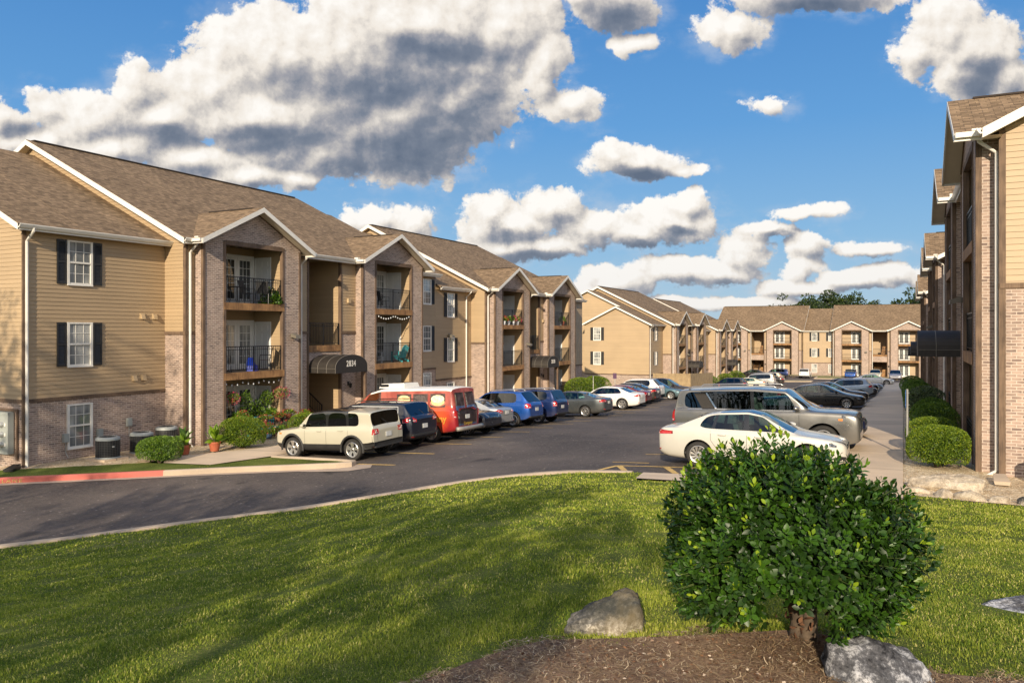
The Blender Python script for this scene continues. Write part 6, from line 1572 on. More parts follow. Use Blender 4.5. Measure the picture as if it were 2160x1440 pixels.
# --- lawn grass: individual blades, finer near the camera
MULCH=[(-2.9,1.5),(-2.40,3.0),(-2.26,3.51),(-2.19,3.79),(-2.08,4.03),(-1.9,4.24),(-1.54,4.39),(-1.25,4.48),(-1.0,4.6),(-.63,4.86),(-.4,4.90),(-.1,4.78),(.17,4.62),(.57,4.80),(1.6,5.0),(2.6,5.1),(2.6,1.0),(-3,1.0)]
def wob(x,y): return x+.10*np.sin(9*y+2*x)+.05*np.sin(23*y),y+.09*np.sin(8*x+1)+.04*np.sin(21*x+3*y)
def grass():
    out=[]
    def sample(n,z0,z1):
        zc=np.sqrt(rng.uniform(z0*z0,z1*z1,n)); px=rng.uniform(-560,2420,n); u=(px-1080)/1650.
        return zc*(u*CAMC-CAMS),zc*(u*CAMS+CAMC),zc
    X=[];Y=[];Z=[];B=[]
    K1a=np.array(densify(K1,.12,False)); K1a=K1a[(K1a[:,1]>5)]
    def kd(x,y):
        out=np.full(len(x),9.); 
        for i in range(0,len(x),20000): out[i:i+20000]=np.sqrt(((x[i:i+20000,None]-K1a[None,:,0])**2+(y[i:i+20000,None]-K1a[None,:,1])**2).min(1))
        return out
    for n,z0,z1 in ((185000,3.3,6.0),(160000,6,9.5),(112000,9.5,14),(76000,14,21)):
        x,y,zc=sample(n,z0,z1); wx,wy=wob(x,y)
        k=inside(lawn,x,y)&~inside(MULCH,wx,wy)&(kd(x,y)>.12); X.append(x[k]);Y.append(y[k]);Z.append(zc[k])
    # tufts inside the mulch edge
    n=60000; x,y,zc=sample(n,3.3,6.0); wx,wy=wob(x,y); cl=np.sin(5.1*x+2)*np.sin(4.3*y+1)+.6*np.sin(11*x+7*y)*np.sin(9*y-4*x); k=inside(MULCH,wx,wy)&(cl>.62); X.append(x[k]);Y.append(y[k]);Z.append(zc[k])
    # verge strips
    for poly,n in ((grass_l,26000),):
        xs=[p[0] for p in poly if p[0]>-30]; x=rng.uniform(-30,-16,n); y=rng.uniform(8,21,n); k=inside(poly,x,y); X.append(x[k]);Y.append(y[k]);Z.append(np.full(k.sum(),24.))
    x=np.concatenate(X);y=np.concatenate(Y);zc=np.concatenate(Z); n=len(x)
    base=Hn(x,y)+.085+.03*Rn(x,y); base[-0:]=base[-0:]
    patch=.5+.5*np.sin(.9*x+1.3*np.sin(.7*y))*np.sin(1.1*y+.8*np.sin(.9*x+1)); p2=.5+.5*np.sin(3.3*x+2*np.sin(2.1*y))*np.sin(2.9*y+1.5*np.sin(3*x)); p3=.5+.5*np.sin(7.7*x+3*np.sin(5.1*y))*np.sin(6.9*y+2.5*np.sin(6*x))
    h=rng.uniform(.015,.032,n)*(.75+.6*p2)*(1+.04*np.clip(zc-8,0,12))
    w=np.where(zc<6,.0022,np.where(zc<9.5,.0034,np.where(zc<14,.006,.010)))*rng.uniform(.8,1.4,n)
    a=rng.uniform(0,6.283,n); lean=rng.uniform(.15,1.1,n); dx=np.cos(a);dy=np.sin(a)
    sx=-dy;sy=dx
    V=np.empty((n,5,3)); 
    V[:,0]=np.column_stack([x-sx*w,y-sy*w,base]);V[:,1]=np.column_stack([x+sx*w,y+sy*w,base])
    mx=x+dx*h*lean*.35;my=y+dy*h*lean*.35; V[:,2]=np.column_stack([mx+sx*w*.8,my+sy*w*.8,base+h*.62]);V[:,3]=np.column_stack([mx-sx*w*.8,my-sy*w*.8,base+h*.62])
    V[:,4]=np.column_stack([x+dx*h*lean,y+dy*h*lean,base+h*(1.0-.25*lean)])
    o=(np.arange(n)*5)[:,None,None]; T=np.array([[0,1,2],[0,2,3],[3,2,4]]); F=(T[None]+o).reshape(-1,3)
    r=np.clip(.10+.42*patch*p2+.34*p3*p2+.12*np.clip(y-8,0,8)/8+rng.normal(0,.22,n),0,.86); dry=rng.random(n)<(.04+.20*(1-patch)*p3); r[dry]=rng.uniform(.85,1,dry.sum())
    g=npmesh('lawn_grass',V.reshape(-1,3),F,M['grass'],attr={'rnd':np.repeat(r,5)}); struct(g,'stuff')
grass()
mz=zone('mulch_bed',[tuple(p) for p in MULCH],.112,.25,M['mulch'],.03)
def straw():
    n=42000; x=rng.uniform(-3.0,1.6,n); y=rng.uniform(2.6,5.4,n); wx,wy=wob(x,y); k=inside(MULCH,wx,wy); x,y=x[k],y[k]; n=len(x)
    z=Hn(x,y)+.118+.03*Rn(x,y)+rng.uniform(0,.012,n); a=rng.uniform(0,6.28,n); L=rng.uniform(.012,.06,n); w=rng.uniform(.0008,.0022,n)
    dx,dy=np.cos(a),np.sin(a); tz=rng.uniform(-.1,.35,n)*L; b=rng.normal(0,.25,n)*L
    V=np.empty((n,6,3)); 
    for i,t in enumerate((-.5,0,.5)):
        cx0=x+dx*L*t-dy*b*(1-4*t*t); cy0=y+dy*L*t+dx*b*(1-4*t*t); cz=z+tz*(t+.5)
        V[:,2*i]=np.column_stack([cx0-dy*w,cy0+dx*w,cz]);V[:,2*i+1]=np.column_stack([cx0+dy*w,cy0-dx*w,cz])
    o=(np.arange(n)*6)[:,None,None]; T=np.array([[0,1,3,2],[2,3,5,4]]); F=(T[None]+o).reshape(-1,4)
    g=npmesh('straw_litter',V.reshape(-1,3),F,M['straw'],attr={'rnd':np.repeat(rng.uniform(0,1,n),6)}); struct(g,'stuff')
M['straw']=m_leaf('dry_straw',(.12,.075,.045),(.42,.30,.18),(.68,.55,.38),rough=.8,trans=.1,spec=.1)
straw()
def chips():
    n=5200; x=rng.uniform(-3.0,1.6,n); y=rng.uniform(2.6,5.2,n); wx,wy=wob(x,y); k=inside(MULCH,wx,wy); x,y=x[k],y[k]; n=len(x)
    z=Hn(x,y)+.121+.03*Rn(x,y); P,F,k2=place(LEAF4,np.column_stack([x,y,z]),unit_vec(n)*np.array([1,1,.15]),np.tile(np.array([0,0,1.]),(n,1))+.4*unit_vec(n),rng.uniform(.008,.030,n),1.2)
    g=npmesh('wood_chips',P,F,M['chip'],attr={'rnd':np.repeat(rng.uniform(0,1,n),k2)}); struct(g,'stuff')
M['chip']=m_leaf('wood_chip',(.05,.025,.015),(.34,.17,.09),(.75,.62,.48),rough=.8,trans=.05,spec=.1)
chips()
# ------------------------------------------------------------------ rocks
def m_rock(name,dark,mid,light,orange=0):
    m,t,b=newmat(name); tc=t.n('ShaderNodeTexCoord'); P=tc.outputs['Object']
    n1=t.n('ShaderNodeTexNoise',Vector=P,Scale=5.0,Detail=8.0,Roughness=.65); n2=t.n('ShaderNodeTexNoise',Vector=P,Scale=38.0,Detail=6.0,Roughness=.8)
    f=t.math('ADD',t.math('MULTIPLY',n1.outputs[0],.55),t.math('MULTIPLY',n2.outputs[0],.5))
    col=t.ramp(f,[(.40,c4(dark)),(.53,c4(mid)),(.62,c4(light))])
    if orange: oz=t.n('ShaderNodeSeparateXYZ',Vector=P).outputs[2]; col=t.mix(t.mapr(t.math('ADD',oz,t.math('MULTIPLY',t.math('SUBTRACT',n1.outputs[0],.5),.25)),.06,.14,0,.85),col,(.035,.038,.034,1))
    if orange: n3=t.n('ShaderNodeTexNoise',Vector=P,Scale=3.0,Detail=4.0); col=t.mix(t.mapr(n3.outputs[0],.48,.6,0,orange),col,(.45,.33,.16,1))
    t.set(b.inputs['Base Color'],col); b.inputs['Roughness'].default_value=.95; b.inputs['Specular IOR Level'].default_value=.2
    bp=t.n('ShaderNodeBump',Strength=1.0,Distance=.02,Height=f); t.links.new(bp.outputs[0],b.inputs['Normal']); return m
M['rock_gray']=m_rock('lichen_gray_rock',(.018,.018,.021),(.12,.12,.13),(.52,.52,.54)); M['rock_tan']=m_rock('weathered_tan_rock',(.035,.034,.032),(.19,.175,.15),(.58,.54,.47),.22); M['rock_pale']=m_rock('pale_limestone',(.20,.16,.12),(.42,.35,.26),(.58,.50,.39))
def rock(label,x,y,sx,sy,sz,mat,seed,rot=0,group=None,lift=0,tilt=None,cuts=9,z=None,sub=4,name='rock'):
    r=random.Random(seed); bm=bmesh.new(); bmesh.ops.create_icosphere(bm,subdivisions=sub,radius=1)
    pl=[]
    for k in range(cuts):
        n=Vector((r.uniform(-1,1),r.uniform(-1,1),r.uniform(-.3,1))).normalized(); pl.append((n,r.uniform(.55,.86)))
    for n,d in (tilt or []): pl.append((Vector(n).normalized(),d))
    for v in bm.verts:
        p=v.co.copy()
        for n,d in pl:
            k=p.dot(n)-d
            if k>0: p-=n*k*.93
        p+=v.normal*(noise.fractal(p*2.5+Vector((seed,0,0)),1,2,5)*.09+noise.fractal(p*9+Vector((seed,3,0)),.8,2,4)*.025)
        v.co=Vector((p.x*sx,p.y*sy,p.z*sz))
    me=bpy.data.meshes.new(name); bm.to_mesh(me); bm.free(); me.materials.append(M[mat]); me.polygons.foreach_set('use_smooth',[True]*len(me.polygons))
    o=bpy.data.objects.new(name,me); COL.objects.link(o); o.location=(x,y,(H(x,y)+.08 if z is None else z)+lift); o.rotation_euler=(0,0,rot); tag(o,label,'rock',group); return o
def hull_rock(label,x,y,pts,mat,seed,rot,z):
    bm=bmesh.new(); r=random.Random(seed)
    for p in pts: bm.verts.new(p)
    bmesh.ops.convex_hull(bm,input=bm.verts); 
    for v in [v for v in bm.verts if not v.link_faces]: bm.verts.remove(v)
    bmesh.ops.triangulate(bm,faces=bm.faces); bmesh.ops.subdivide_edges(bm,edges=bm.edges,cuts=5,use_grid_fill=True); bmesh.ops.triangulate(bm,faces=bm.faces)
    for k in range(1): bmesh.ops.smooth_vert(bm,verts=bm.verts,factor=.35,use_axis_x=True,use_axis_y=True,use_axis_z=True)
    bmesh.ops.subdivide_edges(bm,edges=bm.edges,cuts=1,use_grid_fill=True); bmesh.ops.recalc_face_normals(bm,faces=bm.faces); bm.normal_update()
    for v in bm.verts:
        p=v.co; v.co=p+v.normal*(noise.fractal(p*7+Vector((seed,0,0)),.9,2,6)*.026-abs(noise.noise(p*14+Vector((seed,2,0))))*.022)
    me=bpy.data.meshes.new('rock'); bm.to_mesh(me); bm.free(); me.materials.append(M[mat]); me.polygons.foreach_set('use_smooth',[True]*len(me.polygons))
    o=bpy.data.objects.new('rock',me); COL.objects.link(o); o.location=(x,y,z); o.rotation_euler=(0,0,rot); tag(o,label,'rock'); return o
hull_rock('wedge-shaped tan rock with dark lichen top, alone in the grass left of the shrub',-1.66,4.62,[(-.27,-.10,-.1),(-.26,.10,-.1),(-.25,-.08,.05),(-.22,.08,.07),(.02,.02,.20),(.10,-.02,.25),(.17,.05,.24),(.21,-.06,.22),(.26,-.10,-.1),(.27,.08,.0),(.24,.1,.18),(.05,-.19,-.1),(.06,-.17,.07),(.18,-.13,.18),(.0,.2,-.1),(.05,.17,.16)],'rock_tan',5,.46,H(-1.66,4.62)+.085)
hull_rock('large gray rock with white lichen at the bottom edge, right of the shrub trunk',-.10,4.40,[(-.29,-.12,-.15),(-.30,.10,-.15),(-.29,-.06,.26),(-.24,.12,.27),(-.26,-.16,.12),(-.10,-.08,.285),(-.08,.15,.26),(.08,.0,.245),(.18,.08,.19),(.20,-.08,.17),(.31,-.04,.02),(.34,.04,-.15),(.30,-.16,-.15),(-.08,-.26,.10),(.08,-.24,.06),(-.1,-.28,-.15),(.0,.25,-.15)],'rock_gray',12,.44,H(-.10,4.40)+.02)
rock('flat weathered rock ledge sunk in the lawn at the right edge',1.05,7.05,.75,.28,.10,'rock_gray',8,rot=.5,lift=.03,sub=5)
rock('long pale boulder lying in the gravel below the lit round bush',.85,19.35,.80,.42,.36,'rock_pale',21,rot=-.12,lift=.08,tilt=[((0,-.3,1),.5)],sub=5)
for i,(x,y,sx,sy,sz) in enumerate([(.22,18.65,.30,.16,.13),(.75,18.35,.28,.17,.16),(1.22,18.2,.36,.18,.18),(1.72,18.1,.26,.16,.16),(2.12,17.95,.24,.15,.19),(2.5,17.9,.2,.14,.13),(2.95,17.75,.40,.18,.17),(3.6,17.6,.33,.2,.2)]):
    rock(['small pale edging stone by the sidewalk corner, first of the edging row','flat pale edging stone left of centre in the gravel edging','long low edging stone under the pale boulder','edging stone right of the pale boulder','dark pointed edging stone in the middle of the row','smallest rounded edging stone in the row','broad flat pale edging stone near the building corner','last brown edging stone at the right edge'][i],x,y,sx,sy,sz,'rock_pale' if i not in (4,7) else 'rock_tan',30+i,rot=i*1.3,group='edging stones between lawn and gravel',lift=.02,sub=3,name='edging_stone')
# ------------------------------------------------------------------ bushes
GB='clipped bushes along the right building'
globe_bush('bright green round bush in full sun, nearest in the right gravel bed',.78,22.3,.72,.66,.54,M['leaf_box'],n=15000,size=.034,group=GB,square=2.5)
globe_bush('round bush half in shade just behind the sunlit one',.75,24.9,.68,.66,.52,M['leaf_box'],n=9000,size=.038,group=GB,square=2.5)
for i,(x,y,r,h,m) in enumerate([(.90,27.8,.72,.62,'leaf_dark'),(.90,31.0,.70,.60,'leaf_dark'),(.9,37.5,.85,.75,'leaf_pale'),(.8,43.5,.8,.62,'leaf_dark'),(.8,50,.85,.65,'leaf_dark'),(.8,57,.9,.7,'leaf_dark'),(.8,65,.9,.7,'leaf_dark'),(.7,76,1.0,.8,'leaf_dark')]):
    globe_bush(['broad dark green bush in shade, third along the right building','dark green bush below the big black awning','pale variegated loose bush between the dark clipped ones','small dark bush right beyond the pale variegated bush','dark bush second beyond the pale variegated bush','dark bush third beyond the pale variegated bush','dark bush fourth beyond the pale variegated bush','farthest round bush at the end of the right bed'][i],x,y,r,r,h,M[m],n=5000,size=.05+.002*i,group=GB)
GL='bushes in front of the left buildings'
globe_bush('large round light green bush left of the flower patio',-22.35,21.9,.86,.80,.62,M['leaf_box'],n=11000,size=.042,group=GL,square=2.4)
globe_bush('squat dark green bush in front of the air conditioners',-22.75,18.55,.78,.62,.44,M['leaf_dark'],n=9000,size=.042,group=GL,square=2.6,z=H(-22.75,18.55)+.1)
globe_bush('rounded bush behind the nose of the sand SUV',-22.5,25.6,.75,.7,.55,M['leaf_box'],n=5000,size=.045,group=GL)
globe_bush('bush behind the hood of the red van',-22.6,31.2,.8,.75,.6,M['leaf_box'],n=4000,size=.05,group=GL)
globe_bush('light green bush left of a pair, at the end of the second left building',-23.2,58.6,1.35,1.2,.88,M['leaf_box'],n=6000,size=.07,group=GL)
globe_bush('light green bush right of the pair, before the lit gable wall',-23.0,61.6,1.35,1.2,.95,M['leaf_box'],n=6000,size=.07,group=GL)
globe_bush('bush right of the wooden fence',-22.4,101,1.3,1.2,.95,M['leaf_dark'],n=3000,size=.09,group=GL)
globe_bush('small green bush behind the cream sedan',-22.4,112,1.2,1.1,.9,M['leaf_box'],n=3000,size=.09,group=GL)
globe_bush('green bush at the foot of the farthest left building',-22.2,119,1.3,1.2,1.0,M['leaf_box'],n=3000,size=.09,group=GL)
for i,(x,y,h,c,sd) in enumerate([(-25,190,16.6,4.4,1),(-19.5,190,17.4,5,2),(-15,196,18.8,5.4,3),(-11.5,196,18.6,4,4),(-9.2,190,16.2,2.4,9),(-5,190,16.4,4,5),(-1.4,190,16.2,3.4,6),(1.6,186,18.0,4.6,7),(6.5,188,18,5,8)]):
    tree(['low tree crown above the far roof at left','broad dark tree crown above the lower middle roof','tallest dark crown in the clump over the far middle roof','right shoulder of the dark clump over the far middle roof','small lone tree tip right of the dark clump','pale low tree crown over the far right roof','thin tree crown next to the tall feathery tree','tall feathery tree above the right end of the far roof','tree behind the edge of the right buildings'][i],x,y,h,c,sd,n=5200,leaf=.60,group='trees behind the far building')
# trees behind the photographer; they shade the lawn and the left wing
for i,(x,y,h,c,sd,n,tr_,sp_) in enumerate([(-.8,-8.5,8.0,2.6,21,3400,.40,1),(-5.4,-10.5,8.8,2.9,22,3600,.38,1),(-10.2,-9.0,8.4,2.8,23,3400,.36,1),(-18.9,-9.5,15.6,3.4,24,3000,.55,1),(-4.5,-17.5,11.2,3.2,25,2600,.42,1),(-27,-14,16.0,3.8,26,2600,.42,1),(-16,-14,11.0,3.0,27,2400,.36,1)]):
    tree(['tree on the lawn just behind the photographer','second tree behind the photographer, left of the nearest','third tree on the lawn behind the photographer','tall tree by the entry road that shades the left wing','taller tree farther behind the photographer','tallest tree across the entry road','tree between the lawn and the entry road'][i],x,y,h,c,sd,n=n,leaf=.22,sparse=sp_,group='trees behind the photographer',trunk_h=tr_)
# ------------------------------------------------------------------ services
def ac_unit(label,x,y,r,h):
    z0=H(x,y)+.16; root=thing('air_conditioner',label,'air conditioner',(x,y,z0),0,'air conditioners by the left wing')
    mb=MB(); mb.lathe([(r*.97,.02),(r*.97,h-.06)],28); mb.build('coil',M['rimdark'],root,boxuv=False)
    g=MB()
    for k in range(11): z=.05+(h-.14)*k/10; g.lathe([(r*1.0,z-.004),(r*1.006,z),(r*1.0,z+.004)],28)
    for k in range(28): a=2*math.pi*k/28; g.rbar((r*math.cos(a),r*math.sin(a),.03),(r*math.cos(a),r*math.sin(a),h-.07),.006,.006)
    g.build('grille_guard',simple('guard_wire',(.10,.10,.095),.5),root,boxuv=False)
    t=MB(); t.lathe([(r*1.02,h-.10),(r*1.03,h-.05),(r*.98,h-.01),(r*.80,h+.02),(r*.72,h+.02),(r*.70,h-.01)],28); t.lathe([(r*1.03,.0),(r*1.05,.02),(r*1.0,.05)],28); tp=t.build('top_cover',simple('ac_casing',(.30,.32,.31),.5,var=.1),root,boxuv=False,smooth=True)
    f=MB(); f.lathe([(0,h+.04),(.09,h+.035),(.10,h+.0)],12)
    for k in range(9): a=2*math.pi*k/9; f.rbar((0,0,h+.02),(r*.74*math.cos(a),r*.74*math.sin(a),h+.015),.012,.01)
    for q in (.35,.55): f.lathe([(r*q,h+.016),(r*q+.01,h+.022),(r*q+.02,h+.016)],24)
    f.build('fan_guard',M['rimdark'],tp,boxuv=False)
    p=MB(); p.box((-r*1.2,-r*1.2,-.08),(r*1.2,r*1.2,0)); p.build('pad',M['walk'],root)
    b=MB(); b.box((r*.80,-.10,h*.55),(r*1.04,-.04,h*.60)); b.build('badge',M['plate'],root)
ac_unit('round dark air conditioner with a gray top, leftmost by the brick wing',-24.95,18.2,.39,.72)
ac_unit('air conditioner mostly hidden behind the squat dark bush',-25.0,19.6,.39,.72)
ac_unit('air conditioner nearest the white downspout and brick corner',-25.2,20.85,.39,.80)
def disconnect(label,x,y,z,w=.2,h=.3):
    mb=MB(); mb.box((x,y-w/2,z-h/2),(x+.11,y+w/2,z+h/2)); mb.box((x+.112,y-w/2+.02,z-h/2+.02),(x+.125,y+w/2-.02,z+h/2-.02)); mb.tube([(x+.05,y,z-h/2),(x+.05,y,z-h/2-.35),(x+.35,y-.1,z-h/2-.5)],.012,6)
    mb.v=[(a,b,c) for a,b,c in mb.v]
    o=mb.build('electric_box',M['meter'],None,(x,y,z)); tag(o,label,'electric box','disconnect boxes on the brick wall')
M['meter']=simple('meter_enclosure_gray',(.33,.35,.33),.45,var=.08)
for i,(y,z) in enumerate(((17.45,-3.75),(18.75,-3.72),(19.95,-3.45))): disconnect(['small gray electric box left of the leftmost air conditioner','gray electric box between the first two air conditioners','pale electric box highest of the three on the brick'][i],-26.19,y,z)
def meter_bank():
    y=15.98; root=thing('meter_cabinet','gray electric meter cabinet with glass meters on the brick end wall','meter cabinet',(-27.6,y,-4.3))
    x0,x1,z0,z1=-28.6,-26.62,-4.12,-2.72
    P3=lambda a,b,c:(a,b,c)
    mb=MB(); mb.box((x0,y-.22,z0),(x1,y-.02,z1)); mb.box((x0-.04,y-.235,z1-.09),(x1+.02,y-.221,z1)); mb.build('cabinet',M['meter'],root,(-27.6,y,-4.3))
    fr=MB(); fr.box((x0,y-.05,z1+.02),(x1+.22,y-.005,z1+.10)); fr.box((x1+.14,y-.05,z0-.2),(x1+.22,y-.006,z1+.02)); fr.build('backing_board',M['trim'],root,(-27.6,y,-4.3))
    for i in range(4):
        for j in range(3):
            cx0=x0+.28+i*.46; cz=z1-.42-j*.33; d=MB(); d.lathe([(0,.13),(.05,.125),(.085,.09),(.095,.03),(.11,.0)],18,c=(0,0,0),axis='y'); d.v=[(a+cx0,y-.22-b,c+cz) for a,b,c in d.v]
            d.build('meter',simple('meter_glass',(.30,.31,.30),.1,var=.4,nscale=20,coat=1),root,(-27.6,y,-4.3),smooth=True,boxuv=False)
            d=MB(); d.box((cx0+.13,y-.232,cz-.05),(cx0+.21,y-.222,cz+.05)); d.build('breaker_cover',M['white'],root,(-27.6,y,-4.3))
meter_bank()
# splash block & utility pit
for lb,x,y,rz in (('black plastic splash block under the corner downspout',-26.0,15.55,.6),('concrete splash block at the foot of the right building downspout',1.95,20.5,0)):
    z=H(x,y)+.16; mb=MB(); mb.hexa([(-.14,-.3,0),(.14,-.3,0),(.11,.3,0),(-.11,.3,0),(-.16,-.3,.08),(.16,-.3,.08),(.12,.3,.16),(-.12,.3,.16)]); o=mb.build('splash_block',M['black_metal'] if 'black' in lb else M['kerb'],None,(0,0,0)); o.location=(x,y,z-.05); o.rotation_euler=(0,0,rz); tag(o,lb,'splash block')
# right building ac unit
z0=H(2.95,20.6)+.1
def ac_right():
    root=thing('air_conditioner','black air conditioner cut by the right edge of the photo','air conditioner',(3.05,20.3,z0))
    mb=MB(); mb.lathe([(.36,.0),(.38,.03),(.37,.06),(.37,.66),(.385,.68),(.38,.74),(.3,.78),(0,.78)],28); mb.build('casing',M['cladding'],root,smooth=False,boxuv=False)
    g=MB(); [g.lathe([(.372,z-.004),(.378,z),(.372,z+.004)],28) for z in [.1+.055*k for k in range(10)]]; g.build('grille_guard',M['meter'],root,boxuv=False)
ac_right()
# ------------------------------------------------------------------ fence, posts, signs
def fence():
    x0,x1,y0,y1=-24.6,-20.5,84,95; h=2.35; base=(-22.5,84,H(-22.5,84)); root=thing('wooden_fence','tall weathered wooden plank enclosure between the left cars and black SUV','fence',base)
    for nm,a,b in (('board_panel',(x0,y0),(x1,y0)),('board_panel',(x1,y0),(x1,y1))):
        mb=MB(); L=math.hypot(b[0]-a[0],b[1]-a[1]); n=int(L/.145)
        for k in range(n):
            t0=(k+.04)/n; t1=(k+.96)/n; p=(a[0]+(b[0]-a[0])*t0,a[1]+(b[1]-a[1])*t0); q=(a[0]+(b[0]-a[0])*t1,a[1]+(b[1]-a[1])*t1); zz=H(*p); hh=h+random.uniform(-.02,.02)
            nx,ny=(b[1]-a[1])/L*.02,-(b[0]-a[0])/L*.02
            mb.hexa([(p[0],p[1],zz+.03),(q[0],q[1],zz+.03),(q[0]+nx,q[1]+ny,zz+.03),(p[0]+nx,p[1]+ny,zz+.03),(p[0],p[1],zz+hh),(q[0],q[1],zz+hh),(q[0]+nx,q[1]+ny,zz+hh),(p[0]+nx,p[1]+ny,zz+hh)])
        mb.build(nm,M['fence'],root,base)
        rl=MB()
        for z in (.4,1.2,2.0): rl.rbar((a[0]+.0,a[1]+.04 if a[1]==b[1] else a[1],H(*a)+z),(b[0]-(.04 if a[0]==b[0] else 0),b[1]+(.04 if a[1]==b[1] else 0),H(*b)+z),.05,.09)
        rl.build('rail',M['fence'],root,base)
    for p in ((x0,y0+.1),(x1-.1,y0+.1),(x1-.1,y1)):
        mb=MB(); mb.box((p[0]-.05,p[1]-.05,H(*p)-.1),(p[0]+.05,p[1]+.05,H(*p)+h+.02)); mb.build('post',M['fence'],root,base)
fence()
def post(name,label,cat,x,y,h,w,mat,extra=None):
    z=H(x,y)+.1; root=thing(name,label,cat,(x,y,z)); mb=MB(); mb.tube([(0,0,-.1),(0,0,h)],w,8); mb.build('post',mat,root,boxuv=False)
    if extra: extra(root)
def sign_plate(w,h,z,mat,axis='x'):
    def f(root):
        mb=MB(); 
        if axis=='x': mb.box((-.045,-w/2,z-h/2),(-.035,w/2,z+h/2))
        else: mb.box((-w/2,-.045,z-h/2),(w/2,-.035,z+h/2))
        p=mb.build('sign_plate',mat,root)
        b=MB()
        for zz in (z-h*.35,z+h*.35): b.tube([(-.06,0,zz),(.05,0,zz)],.008,6) if axis=='x' else b.tube([(0,-.06,zz),(0,.05,zz)],.008,6)
        b.build('bolt',M['rim'],p,boxuv=False)
    return f
M['galv']=simple('galvanised_post',(.45,.44,.40),.4,metal=.6,var=.1); M['signblue']=simple('blue_sign',(.03,.12,.38),.4); M['signbrown']=simple('dark_sign',(.10,.05,.10),.5)
post('sign_post','thin galvanised sign post with blue plate seen edge-on by the sidewalk','sign post',.10,23.5,1.86,.028,M['galv'],sign_plate(.32,.46,1.6,M['signblue']))
post('sign_post','thin bare pole before the light green bush pair','sign post',-20.6,54.7,1.9,.03,M['galv'])
post('sign_post','pole with a small dark sign against the lit gable brick wall','sign post',-20.6,59.6,2.0,.03,M['galv'],sign_plate(.3,.45,1.8,M['signbrown'],'y'))
post('marker_post','short rusty red post right of the wooden fence','post',-19.2,92.4,1.0,.09,simple('rusty_red',(.35,.09,.04),.7))
# ------------------------------------------------------------------ kerb letters on the red kerb face
def kerb_text():
    c=bpy.data.curves.new('t','FONT'); c.body='FIRE LANE'; c.size=.19; c.extrude=.003; c.space_character=1.25; c.align_x='RIGHT'
    to=bpy.data.objects.new('n',c); me=bpy.data.meshes.new_from_object(to); bpy.data.objects.remove(to)
    # lay along the kerb: the last letter ends near x=-24.0
    pts=K2[:i0+1]; 
    seg=[(p,math.hypot(q[0]-p[0],q[1]-p[1])) for p,q in zip(pts[:-1],pts[1:])]
    j=min(range(len(pts)),key=lambda i:abs(pts[i][0]+24.75)); 
    def along(s):
        i=j; s0=0
        while s<s0 and i>0:
            p,q=pts[i],pts[i-1]; l=math.hypot(p[0]-q[0],p[1]-q[1])
            if s>=s0-l: t=(s0-s)/l; return (p[0]+(q[0]-p[0])*t,p[1]+(q[1]-p[1])*t),((p[0]-q[0])/l,(p[1]-q[1])/l)
            s0-=l; i-=1
        return pts[i],(1,0)
    for v in me.vertices:
        (x,y),(tx,ty)=along(min(-1e-4,v.co.x*1.15)); nx,ny=ty,-tx; z=H(x,y)
        zz=v.co.y; f=zz/.14
        o=.1+.012+(.02*(1-f)) ; v.co=Vector((x+nx*(o+v.co.z),y+ny*(o+v.co.z),z+.022+zz*.80))
    me.materials.append(M['yellowtext']); o=bpy.data.objects.new('kerb_lettering',me); COL.objects.link(o); struct(o)
kerb_text()
# ------------------------------------------------------------------ things on the balconies and the flower patio
def leafy(name,label,cat,x,y,z,r,h,mat,n=500,size=.07,pot=None,potr=.15,poth=.25,group=None,flowers=None,fn=160,hang=False,tmpl=LEAF4,spread=.9,up=.4):
    root=thing(name,label,cat,(x,y,z),0,group); zb=0
    if pot:
        p=MB(); p.lathe([(0,0),(potr*.72,0),(potr*.95,poth*.85),(potr*1.05,poth*.86),(potr*1.05,poth),(potr*.9,poth),(potr*.85,poth*.88),(0,poth*.88)],16); p.build('pot',M[pot],root,boxuv=False); zb=poth
    if hang:
        w=MB()
        for k in range(3): a=k*2.09; w.tube([(potr*math.cos(a),potr*math.sin(a),poth),(0,0,poth+.55)],.004,4)
        w.build('hanger',M['black_metal'],root,boxuv=False)
    d=unit_vec(n); d[:,2]=np.abs(d[:,2])*(1 if not hang else rng.choice([1,-1],n,p=[.6,.4])); pos=d*np.array([r,r,h])*rng.uniform(.35,1,n)[:,None]**.6+np.array([0,0,zb]); nn=d+np.array([0,0,up])
    foliage('foliage',pos,nn,size,mat,root,tmpl=tmpl,spread=spread)
    s=MB(); 
    for k in range(5): a=k*1.26; s.tube([(0,0,zb*.8),(r*.35*math.cos(a),r*.35*math.sin(a),zb+h*.5)],.008,4)
    s.build('stem',M['stem'],root,boxuv=False)
    if flowers:
        d=unit_vec(fn); d[:,2]=np.abs(d[:,2]) if not hang else d[:,2]; pos=d*np.array([r,r,h])*1.05+np.array([0,0,zb]); foliage('flowers',pos,d,size*.8,M[flowers],root)
    return root
